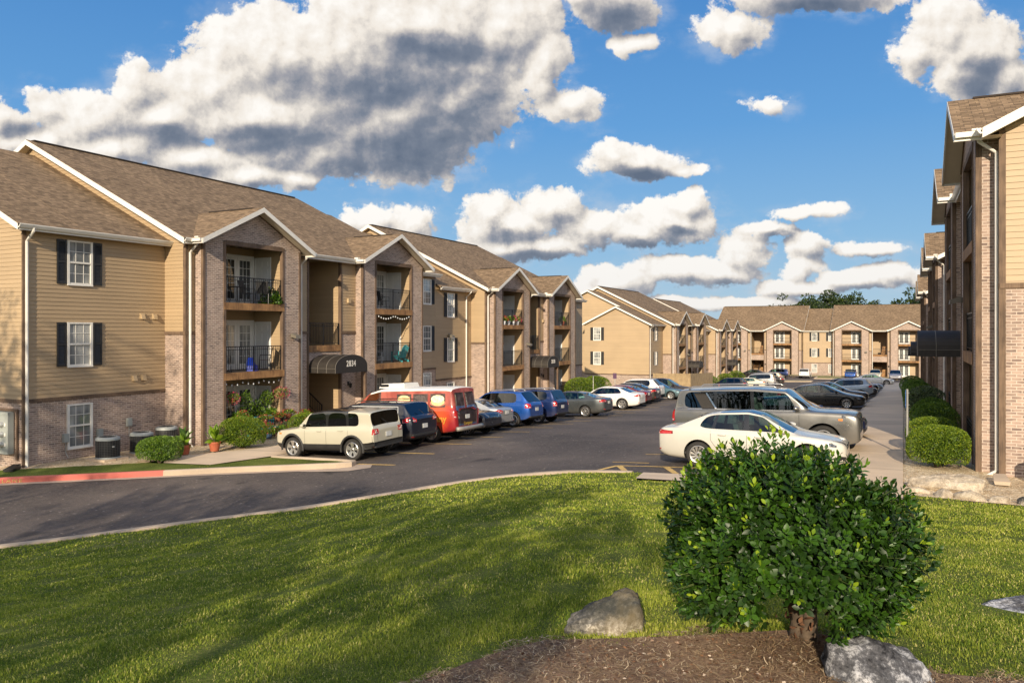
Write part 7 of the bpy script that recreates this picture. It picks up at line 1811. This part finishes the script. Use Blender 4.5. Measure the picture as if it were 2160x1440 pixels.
def big_leaf_pot(label,x,y,mat,sz=.34):
    z=H(x,y)+.16; root=thing('potted_plant',label,'potted plant',(x,y,z),0,'potted plants along the footpath')
    p=MB(); p.lathe([(0,0),(.15,0),(.205,.27),(.225,.27),(.225,.34),(.19,.34),(.18,.30),(0,.30)],20); p.build('pot',M['terracotta'],root,boxuv=False,smooth=False)
    n=26; a=np.arange(n)*2.4; t=np.linspace(0,1,n); x_=np.column_stack([np.cos(a)*(1.1-.9*t),np.sin(a)*(1.1-.9*t),.25+1.2*t]); pos=np.column_stack([np.cos(a)*.03,np.sin(a)*.03,.30+.32*t])
    foliage('foliage',pos,x_/np.linalg.norm(x_,axis=1,keepdims=True),sz,mat,root,tmpl=leaf_template(5,fold=.25,curl=.35,wmax=.42),spread=.12,smooth=True)
    s=MB(); s.tube([(0,0,.25),(0.01,0,.62)],.015,5); s.build('stem',M['stem'],root,boxuv=False)
big_leaf_pot('terracotta pot with dark broad leaves beside the squat dark bush',-22.95,19.75,M['leaf_dark'])
big_leaf_pot('terracotta pot with lime green broad leaves at the footpath bend',-22.55,20.75,M['leaf_lime'],.38)
def chair(label,x,y,z,rz,mat,kind='patio',group=None):
    root=thing('patio_chair' if kind!='adirondack' else 'slatted_armchair',label,'chair',(x,y,z),rz,group)
    if kind=='adirondack':
        s=MB(); 
        for k in range(5): s.hexa([(-.26,.25-.11*k,.36-.025*k-.02),(.26,.25-.11*k,.36-.025*k-.02),(.26,.16-.11*k,.34-.025*k-.02),(-.26,.16-.11*k,.34-.025*k-.02),(-.26,.25-.11*k,.36-.025*k),(.26,.25-.11*k,.36-.025*k),(.26,.16-.11*k,.34-.025*k),(-.26,.16-.11*k,.34-.025*k)])
        s.build('seat',mat,root)
        b=MB()
        for k in range(6): xx=-.25+.1*k; hh=.95-.02*abs(k-2.5)**2; b.hexa([(xx-.04,-.25,.24),(xx+.04,-.25,.24),(xx+.04,-.27,.24),(xx-.04,-.27,.24),(xx-.04,-.50,hh),(xx+.04,-.50,hh),(xx+.04,-.52,hh),(xx-.04,-.52,hh)])
        b.build('backrest',mat,root)
        for sg in (1,-1):
            l=MB(); l.rbar((sg*.30,.24,0),(sg*.30,.24,.56),.09,.03); l.build('leg',mat,root)
            l=MB(); l.rbar((sg*.28,.22,.34),(sg*.28,-.50,.02),.03,.10); l.build('leg',mat,root)
            l=MB(); l.box((sg*.33-.06,-.42,.56),(sg*.33+.06,.30,.58)); l.build('armrest',mat,root)
    else:
        s=MB(); s.hexa([(-.24,-.22,.42),(.24,-.22,.42),(.24,.24,.44),(-.24,.24,.44),(-.24,-.22,.435),(.24,-.22,.435),(.24,.24,.455),(-.24,.24,.455)]); s.build('seat',mat,root)
        b=MB(); b.hexa([(-.24,-.22,.46),(.24,-.22,.46),(.24,-.205,.46),(-.24,-.205,.46),(-.24,-.34,.98),(.24,-.34,.98),(.24,-.325,.98),(-.24,-.325,.98)]); b.build('backrest',mat,root)
        for sg in (1,-1):
            l=MB(); l.tube([(sg*.26,-.34,1.0),(sg*.26,-.21,.45),(sg*.26,-.27,0)],.012,6); l.build('leg',M['black_metal'],root,boxuv=False)
            l=MB(); l.tube([(sg*.26,-.27,.66),(sg*.26,.20,.66),(sg*.26,.25,.0)],.012,6); l.build('leg',M['black_metal'],root,boxuv=False)
def table(label,x,y,z,r,h,mat):
    root=thing('patio_table',label,'table',(x,y,z)); t=MB(); t.lathe([(0,h-.02),(r,h-.02),(r,h),(0,h)],24); t.build('tabletop',mat,root,boxuv=False)
    for k in range(4): a=k*1.57+.7; l=MB(); l.tube([(r*.75*math.cos(a),r*.75*math.sin(a),h-.02),(r*.85*math.cos(a),r*.85*math.sin(a),0)],.012,6); l.build('leg',M['black_metal'],root,boxuv=False)
M['mesh_brown']=simple('brown_sling_fabric',(.13,.10,.09),.7); M['chair_black']=simple('black_wicker',(.018,.018,.02),.6); M['chair_white']=simple('white_plastic_chair',(.74,.76,.78),.4); M['turq']=simple('turquoise_paint',(.05,.34,.38),.5); M['blue_plastic']=simple('bright_blue_plastic',(.01,.06,.62),.35); M['wood_red']=simple('red_flower_box',(.20,.06,.03),.7)
zz=[-4.61,-1.73,1.15]
XB=-25.45
chair('black chair beside the round table on the top left balcony',-25.2,25.0,zz[2],-1.2,M['chair_black'],group='black chairs on the top left balcony')
chair('black chair farther right on the top left balcony',-25.0,25.7,zz[2],.6,M['chair_black'],group='black chairs on the top left balcony')
table('small black round table on the top left balcony',-25.1,24.3,zz[2],.35,.7,M['chair_black'])
leafy('trailing_plant','heap of trailing ivy behind the railing on the top left balcony','plant',-24.95,26.1,zz[2],.48,.72,M['leaf_holly'],n=900,size=.10)
chair('brown sling chair on the middle left balcony',-25.1,25.9,zz[1],2.3,M['mesh_brown'])
chair('dark chair at the left end of the middle left balcony',-25.2,23.6,zz[1],-1.3,M['chair_black'])
def toy():
    root=thing('toy_chair','bright blue plastic child chair on the middle left balcony','toy chair',(-24.95,25.0,zz[1]),.5); s=MB(); s.hexa([(-.2,-.2,.0),(.2,-.2,.0),(.2,.2,.0),(-.2,.2,.0),(-.17,-.17,.26),(.17,-.17,.26),(.17,.17,.26),(-.17,.17,.26)]); s.build('seat',M['blue_plastic'],root)
    b=MB(); b.hexa([(-.19,-.2,.24),(.19,-.2,.24),(.19,-.12,.24),(-.19,-.12,.24),(-.12,-.26,.58),(.12,-.26,.58),(.12,-.21,.58),(-.12,-.21,.58)]); b.build('backrest',M['blue_plastic'],root)
toy()
# second pair of bays (2834)
chair('black wicker armchair on the top balcony right of the 2834 stairs',-25.1,34.7,zz[2],-.6,M['chair_black'])
table('black wire table on the top balcony right of the 2834 stairs',-25.0,33.9,zz[2],.28,.75,M['chair_black'])
chair('white slatted armchair on the middle balcony above the van',-25.2,34.0,zz[1],-1.9,M['chair_white'],'adirondack')
chair('turquoise slatted armchair on the middle balcony above the van',-25.1,36.1,zz[1],1.5,M['turq'],'adirondack')
# string lights draped under the top balcony
def lights(label,x,y0,y1,z,sag,n,amp=.0,group=None,y_n=2):
    root=thing('string_lights',label,'string lights',(x,y0,z)); w=MB(); pts=[]
    for k in range(n*2+1): t=k/(n*2); pts.append((0,(y1-y0)*t,-sag*abs(math.sin(math.pi*t*y_n))))
    w.tube(pts,.006,4); w.build('wire',M['black_metal'],root,boxuv=False)
    for k in range(n): t=(k+.5)/n; b=MB(); b.lathe([(0,-.085),(.025,-.07),(.03,-.045),(.012,-.005),(.012,.01)],8,c=(0,(y1-y0)*t,-sag*abs(math.sin(math.pi*t*y_n)))); b.build('bulb',M['chair_white'],root,boxuv=False,smooth=True)
lights('white bulbs strung under the beam above the flower patio',-24.72,23.2,26.5,-2.12,.10,11,y_n=3)
lights('drooping white string lights under the top balcony beam above the van',-24.55,32.4+1.0,36.4,.82,.16,14,y_n=2)
# the flower patio at ground level (bay 1)
G_='flower pots on the patio'
leafy('hanging_basket','hanging basket of pink flowers at the left side of the patio','hanging basket',-24.75,23.75,-2.95,.26,.24,M['leaf_lime'],n=350,size=.06,pot='wood_red',potr=.15,poth=.15,flowers='petal_pink',fn=260,hang=True)
leafy('hanging_basket','hanging basket of pink flowers at the right side of the patio','hanging basket',-24.65,26.45,-2.90,.34,.24,M['leaf_lime'],n=350,size=.06,pot='wood_red',potr=.15,poth=.15,flowers='petal_pink',fn=320,hang=True)
leafy('hanging_plant','long trailing green plant hanging left of the patio centre','hanging plant',-24.8,24.5,-3.4,.30,.75,M['leaf_dark'],n=700,size=.07,pot='black_metal',potr=.12,poth=.12,hang=True)
leafy('hanging_plant','dark hanging fern near the patio storage door','hanging plant',-25.0,25.9,-3.1,.28,.34,M['leaf_dark'],n=500,size=.08,pot='black_metal',potr=.12,poth=.12,hang=True)
leafy('potted_plant','lime green leafy plant on the left patio shelf','potted plant',-24.7,23.95,-4.0,.26,.42,M['leaf_lime'],n=260,size=.12,pot='chair_black',potr=.12,poth=.2,group=G_)
leafy('potted_plant','lime green plant spilling over the turquoise rail','potted plant',-24.65,25.75,-3.95,.34,.35,M['leaf_lime'],n=300,size=.12,pot='chair_black',potr=.12,poth=.2,group=G_)
leafy('potted_plant','tall dark green plant in the patio centre','potted plant',-25.0,25.3,-4.4,.36,1.15,M['leaf_dark'],n=900,size=.11,pot='chair_black',potr=.15,poth=.25,group=G_)
def rail():
    root=thing('turquoise_bench','turquoise slatted bench among the patio flowers','bench',(-24.4,25.1,-4.55)); z=0
    b=MB(); 
    for k in range(12): y=-.75+.135*k; b.box((-.02,y-.035,.42),(.0,y+.035,.92))
    b.build('backrest',M['turq'],root); s=MB(); s.box((.0,-.8,.40),(.38,.8,.44)); s.build('seat',M['turq'],root)
    for y in (-.82,.82): l=MB(); l.box((-.04,y-.04,0),(.02,y+.04,.96)); l.box((.30,y-.03,0),(.36,y+.03,.42)); l.build('leg',M['turq'],root)
rail()
for i,(x,y,z,r,h,m,f,p,lb) in enumerate([(-24.15,24.9,-3.95,.30,.16,'leaf_dark','petal_red','wood_red','red brown flower box left on the turquoise bench rail'),(-24.15,25.7,-3.92,.30,.16,'leaf_dark','petal_red','wood_red','red brown flower box in the middle of the patio front'),(-24.2,26.4,-3.85,.30,.18,'leaf_dark','petal_red','wood_red','red brown flower box by the right patio post'),
    (-23.9,24.0,-4.5,.28,.34,'leaf_dark','petal_red','blue_pot','pot with red and white blooms beside the large round bush'),(-23.7,24.7,-4.5,.26,.45,'leaf_lime','petal_red','blue_pot','pot of yellow green stems with a red bloom'),(-23.6,25.3,-4.5,.30,.30,'leaf_lime',None,'blue_pot','lime green spiky plant in a low pot at the patio front'),
    (-23.8,25.9,-4.5,.34,.42,'leaf_pale','petal_red','blue_pot','pot of coral flowers in the middle of the patio front'),(-23.6,26.5,-4.5,.32,.24,'leaf_dark','petal_pink','blue_pot','low pot of magenta flowers next to the sand SUV'),(-23.75,26.95,-4.0,.30,.30,'leaf_lime','petal_red','terracotta','raised pot with bright red flowers at the right brick pier'),
    (-23.95,23.5,-3.75,.20,.3,'leaf_dark','petal_red','terracotta','small pot with a white and pink bloom by the left pier')]):
    leafy('flower_pot',lb,'flower pot',x,y,z,r,h,M[m],n=300,size=.07,pot=p,potr=.15,poth=.2,group=G_,flowers=f,fn=110)
    if z>-4.3:
        st=MB(); st.box((x-.12,y-.12,-4.55),(x+.12,y+.12,z)); o=st.build('plant_stand',M['trim'],None,(x,y,-4.55)); tag(o,'plain wooden stand carrying the '+lb.split(' ')[0]+' '+' '.join(lb.split(' ')[1:5]),'plant stand','plant stands on the patio')
# B2 balconies: flower boxes on the top floor of its first bay
f2=-5.36
for i,(y,fl) in enumerate(((48.2,'petal_red'),(48.9,None),(49.6,'petal_pink'),(50.3,'petal_pink'))): leafy('flower_pot',['orange and yellow flowers at the left of the second building top balcony','green pot among flowers on the second building top balcony','pink flowers in the middle of the second building top balcony','large magenta flowers at the right of the second building top balcony'][i],'flower pot',-24.75,y,f2+5.76,.30,.36,M['leaf_lime'],n=160,size=.10,pot='chair_white',potr=.16,poth=.26,flowers=fl,fn=140,group='flowers on the second building top balcony')
chair('dark round-backed chair on the far top balcony of the second building',-25.0,57.6,f2+5.76,-.6,M['mesh_brown'])
leafy('potted_plant','terracotta potted plant on the far top balcony of the second building','potted plant',-24.8,58.8,f2+5.76,.25,.4,M['leaf_dark'],n=160,size=.12,pot='terracotta',potr=.16,poth=.35)
leafy('hanging_basket','hanging yellow flowers under the top balcony of the second building','hanging basket',-24.9,47.9,f2+4.5,.25,.3,M['leaf_lime'],n=160,size=.10,pot='chair_black',potr=.12,poth=.14,flowers='petal_red',fn=60,hang=True)
# ------------------------------------------------------------------ sky and clouds, all by direction
EXPO=.45
wd=bpy.data.worlds.new('World'); SC.world=wd; wd.use_nodes=True; wt=NT(wd.node_tree); bg=wd.node_tree.nodes['Background']
sky=wt.n('ShaderNodeTexSky',{'sky_type':'NISHITA','sun_disc':False,'sun_elevation':R(21),'sun_rotation':math.atan2(.26,-.966),'ozone_density':3.0,'dust_density':.25,'air_density':1.0,'altitude':300})
CB=[ # cloud lobes: azimuth/elevation tangents times 1650, measured from the lot's middle direction (x right, y up)
 (760,150,300,150),(600,130,190,120),(890,50,250,115),(840,270,170,110),(560,240,190,75),(450,190,100,75),(500,110,90,75),(1060,50,120,90),(690,320,170,50),(980,210,120,90),(1150,120,50,70),
 (290,190,48,55),(180,250,110,58),(110,225,50,40),(40,300,110,45),(0,270,60,45),(340,250,90,45),(250,310,160,45),(400,335,130,32),(520,365,100,26),(630,375,50,28),
 (1205,215,52,30),(1150,170,25,40),(1290,10,90,50),(1335,90,34,15),(1540,60,64,36),(1505,50,30,30),(1620,226,36,17),(1720,-10,170,34),(2000,70,72,66),(1945,110,48,45),(2060,110,85,70),(2120,170,70,48),(2030,160,60,45),
 (1340,345,85,28),(1295,325,36,24),(1440,355,40,10),(785,468,52,30),(860,478,55,36),(1075,480,100,60),(1035,450,55,46),(1160,440,62,50),(1105,525,130,28),(1250,480,70,45),(1410,470,110,48),(1450,435,60,34),(1330,490,100,32),
 (1300,595,90,34),(1240,610,60,26),(1440,570,110,34),(1570,540,58,40),(1510,570,95,26),(1705,520,38,34),(1690,570,40,30),(1690,605,100,17),(1800,590,100,18),(1880,585,50,22),(1830,530,66,15),(1700,450,58,15),(1620,487,60,12),(1420,640,90,12),(1600,632,110,12),(1720,640,70,9),(1230,650,120,14)]
DK=[(790,170,220,55),(900,110,170,45),(860,290,190,85),(690,310,220,45),(540,280,110,26),(990,200,90,60),(850,350,110,35),(1300,25,90,45),(1720,0,150,30),(1340,365,80,18),(1060,500,40,18),(1110,540,110,14),(1370,528,150,12),(1440,485,35,9),(2080,170,70,40),(350,290,110,28),(40,265,50,22),(1640,495,60,8)]
tcw=wt.n('ShaderNodeTexCoord'); dirv=tcw.outputs['Generated']
fx=wt.vmath('DOT_PRODUCT',dirv,(-CAMS,CAMC,0),out=1); rx_=wt.vmath('DOT_PRODUCT',dirv,(CAMC,CAMS,0),out=1); sz=wt.n('ShaderNodeSeparateXYZ',Vector=dirv).outputs[2]
fm=wt.math('MAXIMUM',fx,.02); PU=wt.n('ShaderNodeCombineXYZ',X=wt.math('DIVIDE',rx_,fm),Y=wt.math('DIVIDE',sz,fm),Z=0.0).outputs[0]
def cloud_group():
    g=bpy.data.node_groups.new('cloud_field','ShaderNodeTree'); g.interface.new_socket('P',in_out='INPUT',socket_type='NodeSocketVector'); g.interface.new_socket('F',in_out='OUTPUT',socket_type='NodeSocketFloat'); g.interface.new_socket('N',in_out='OUTPUT',socket_type='NodeSocketFloat')
    t=NT(g); gi=t.n('NodeGroupInput'); go=t.n('NodeGroupOutput'); P=gi.outputs[0]
    w=t.n('ShaderNodeTexNoise',{'noise_dimensions':'3D'},Vector=P,Scale=9.0,Detail=3.0)
    Pw=t.vmath('ADD',P,t.vmath('SCALE',t.vmath('SUBTRACT',w.outputs['Color'],(.5,.5,.5)),scale=.028))
    D=None
    for px,py,a,b in CB:
        if py>400: a,b=a*.86,b*.84
        u,v=(px-1080)/1650.,(697-py)/1650.; sa,sb=1650./a,1650./b
        l=t.vmath('LENGTH',t.vmath('MULTIPLY_ADD',Pw,(sa,sb,0),(-u*sa,-v*sb,0)),out=1)
        # small lobes are tightened so that their edges stay as crisp as those of large ones
        r=(math.sqrt(a*b)/60.)**.62; e=t.math('MULTIPLY_ADD',l,r,-r)
        D=e if D is None else t.math('SMOOTH_MIN',D,e,.20)
    vo=t.n('ShaderNodeTexVoronoi',{'voronoi_dimensions':'2D','feature':'F1','normalize':True},Vector=Pw,Scale=30.0,Detail=3.5,Roughness=.52,Lacunarity=2.3)
    nz=t.n('ShaderNodeTexNoise',Vector=P,Scale=20.0,Detail=9.0,Roughness=.62)
    v2=t.n('ShaderNodeTexVoronoi',{'voronoi_dimensions':'2D','feature':'F1','normalize':True},Vector=t.vmath('ADD',Pw,t.vmath('SCALE',t.vmath('SUBTRACT',nz.outputs['Color'],(.5,.5,.5)),scale=.012)),Scale=75.0,Detail=3.0,Roughness=.55,Lacunarity=2.2)
    n=t.math('ADD',t.math('ADD',t.math('MULTIPLY',t.math('SUBTRACT',.50,vo.outputs['Distance']),1.0),t.math('MULTIPLY',t.math('SUBTRACT',.5,v2.outputs['Distance']),.60)),t.math('MULTIPLY',t.math('SUBTRACT',nz.outputs[0],.5),2.6))
    t.set(go.inputs[0],t.math('SUBTRACT',t.math('MULTIPLY',n,.80),t.math('MAXIMUM',D,-1.6))); nl=t.n('ShaderNodeTexNoise',Vector=P,Scale=13.0,Detail=2.5,Roughness=.5)
    t.set(go.inputs[1],t.math('SUBTRACT',t.math('ADD',t.math('MULTIPLY',t.math('SUBTRACT',.5,vo.outputs['Distance']),1.0),t.math('MULTIPLY',t.math('SUBTRACT',nl.outputs[0],.5),2.2)),t.math('MAXIMUM',D,-3.0))); return g
cg=cloud_group()
def field(P):
    nd=wt.nodes.new('ShaderNodeGroup'); nd.node_tree=cg; wt.set(nd.inputs[0],P); return nd.outputs[0],nd.outputs[1]
F0,N0=field(PU); F1,N1=field(wt.vmath('ADD',PU,(-.0095,.0125,0)))
alpha=wt.mapr(F0,-.09,.19,0,1,smooth=True)
rel=wt.math('ADD',wt.math('MULTIPLY',wt.math('SUBTRACT',N0,N1),.85),wt.math('MULTIPLY',wt.math('SUBTRACT',F0,F1),.50))
dk=None
for px,py,a,b in DK:
    u,v=(px-1080)/1650.,(697-py)/1650.; sa,sb=1650./a,1650./b
    l=wt.vmath('LENGTH',wt.vmath('MULTIPLY_ADD',wt.vmath('ADD',PU,wt.vmath('SCALE',wt.vmath('SUBTRACT',wt.n('ShaderNodeTexNoise',Vector=PU,Scale=7.0,Detail=5.0).outputs['Color'],(.5,.5,.5)),scale=.06)),(sa,sb,0),(-u*sa,-v*sb,0)),out=1) if False else None
warpn=wt.n('ShaderNodeTexNoise',Vector=PU,Scale=8.0,Detail=6.0,Roughness=.6)
PUd=wt.vmath('ADD',PU,wt.vmath('SCALE',wt.vmath('SUBTRACT',warpn.outputs['Color'],(.5,.5,.5)),scale=.06))
for px,py,a,b in DK:
    u,v=(px-1080)/1650.,(697-py)/1650.; sa,sb=1650./a,1650./b
    l=wt.vmath('LENGTH',wt.vmath('MULTIPLY_ADD',PUd,(sa,sb,0),(-u*sa,-v*sb,0)),out=1)
    dk=l if dk is None else wt.math('SMOOTH_MIN',dk,l,.3)
shade=wt.mapr(dk,.1,1.5,1,0,smooth=True)
lit=wt.mapr(wt.math('SUBTRACT',wt.math('MULTIPLY',rel,wt.mapr(sz,.0,.22,1.9,1.0)),wt.math('MULTIPLY',shade,1.30)),-2.15,.75,0,1)
ccol=wt.ramp(lit,[(0,(.12,.155,.22,1)),(.28,(.20,.23,.29,1)),(.46,(.36,.36,.39,1)),(.62,(.62,.58,.54,1)),(.78,(.90,.83,.74,1)),(1,(1.04,1.0,.94,1))])
hzn=wt.mapr(sz,.0,.16,1,0)
ccol=wt.mix(wt.math('MULTIPLY',hzn,.28),ccol,(.55,.56,.60,1))
skyc=wt.n('ShaderNodeHueSaturation',Hue=.50,Saturation=1.25,Value=1.0,Fac=1.0,Color=sky.outputs[0]).outputs[0]
el=wt.mapr(sz,.0,.45,0,1)
grad=wt.ramp(el,[(0,(.42,.57,.70,1)),(.25,(.25,.47,.72,1)),(.55,(.13,.35,.69,1)),(1,(.06,.225,.57,1))])
front=wt.mapr(fx,.1,.35,0,1)
S10=10.0/ (2**EXPO)     # the gradient is in picture values; the background strength is 0.1
gradS=wt.vmath('SCALE',grad,scale=S10); cS=wt.vmath('SCALE',ccol,scale=S10*1.0)
veil=wt.math('MULTIPLY',wt.mapr(N0,-.75,.45,0,.42,smooth=True),wt.mapr(wt.n('ShaderNodeTexNoise',Vector=wt.vmath('MULTIPLY',PU,(1,1.8,1)),Scale=11.0,Detail=7.0,Roughness=.65).outputs[0],.42,.62,0,1,smooth=True))
base=wt.mix(.93,skyc,gradS)
base=wt.mix(wt.math('MULTIPLY',veil,front),base,wt.vmath('SCALE',(.62,.66,.72),scale=S10))
fill_clouds=wt.mapr(wt.n('ShaderNodeTexNoise',Vector=wt.vmath('MULTIPLY',dirv,(1,1,2.5)),Scale=2.2,Detail=7.0,Roughness=.6).outputs[0],.44,.60,0,.95,smooth=True)
A=wt.math('ADD',wt.math('MULTIPLY',alpha,front),wt.math('MULTIPLY',fill_clouds,wt.math('SUBTRACT',1.0,front)),clamp=True)
A=wt.math('MULTIPLY',A,wt.mapr(sz,-.01,.03,0,.97))
ccol2=wt.mix(front,wt.vmath('SCALE',(2.1,1.85,1.45),scale=S10),cS)  # unseen clouds behind the camera, brightened to add fill light
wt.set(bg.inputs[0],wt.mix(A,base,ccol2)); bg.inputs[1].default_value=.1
wd.cycles.sampling_method='MANUAL'; wd.cycles.sample_map_resolution=512
# ------------------------------------------------------------------ camera, light, render settings
cam=bpy.data.cameras.new('camera'); co=bpy.data.objects.new('camera',cam); COL.objects.link(co); SC.camera=co
cam.sensor_width=36; cam.lens=36*1650/2160.; cam.shift_y=-(720-697)/2160.; cam.clip_end=9000; cam.clip_start=.05
co.location=(0,0,0); co.rotation_euler=(R(90),0,math.atan2(CAMS,CAMC))
SUN_AZ=(0.26,-0.966); EL=R(21)
sv=Vector((SUN_AZ[0],SUN_AZ[1],0)).normalized()*math.cos(EL)+Vector((0,0,math.sin(EL)))
sl=bpy.data.lights.new('sun','SUN'); sl.energy=4.4; sl.angle=R(.53); sl.color=(1,.85,.64); so_=bpy.data.objects.new('sun',sl); COL.objects.link(so_)
so_.rotation_euler=sv.to_track_quat('Z','Y').to_euler(); so_.location=(20,-40,40)
v=SC.view_settings; v.view_transform='Standard'; v.look='None'; v.gamma=1; v.exposure=EXPO; v.use_curve_mapping=False
SC.cycles.max_bounces=6; SC.cycles.diffuse_bounces=3; SC.cycles.glossy_bounces=3; SC.cycles.transmission_bounces=4; SC.cycles.transparent_max_bounces=8
SC.cycles.use_denoising=True; SC.cycles.caustics_reflective=False; SC.cycles.caustics_refractive=False
SC.render.film_transparent=False
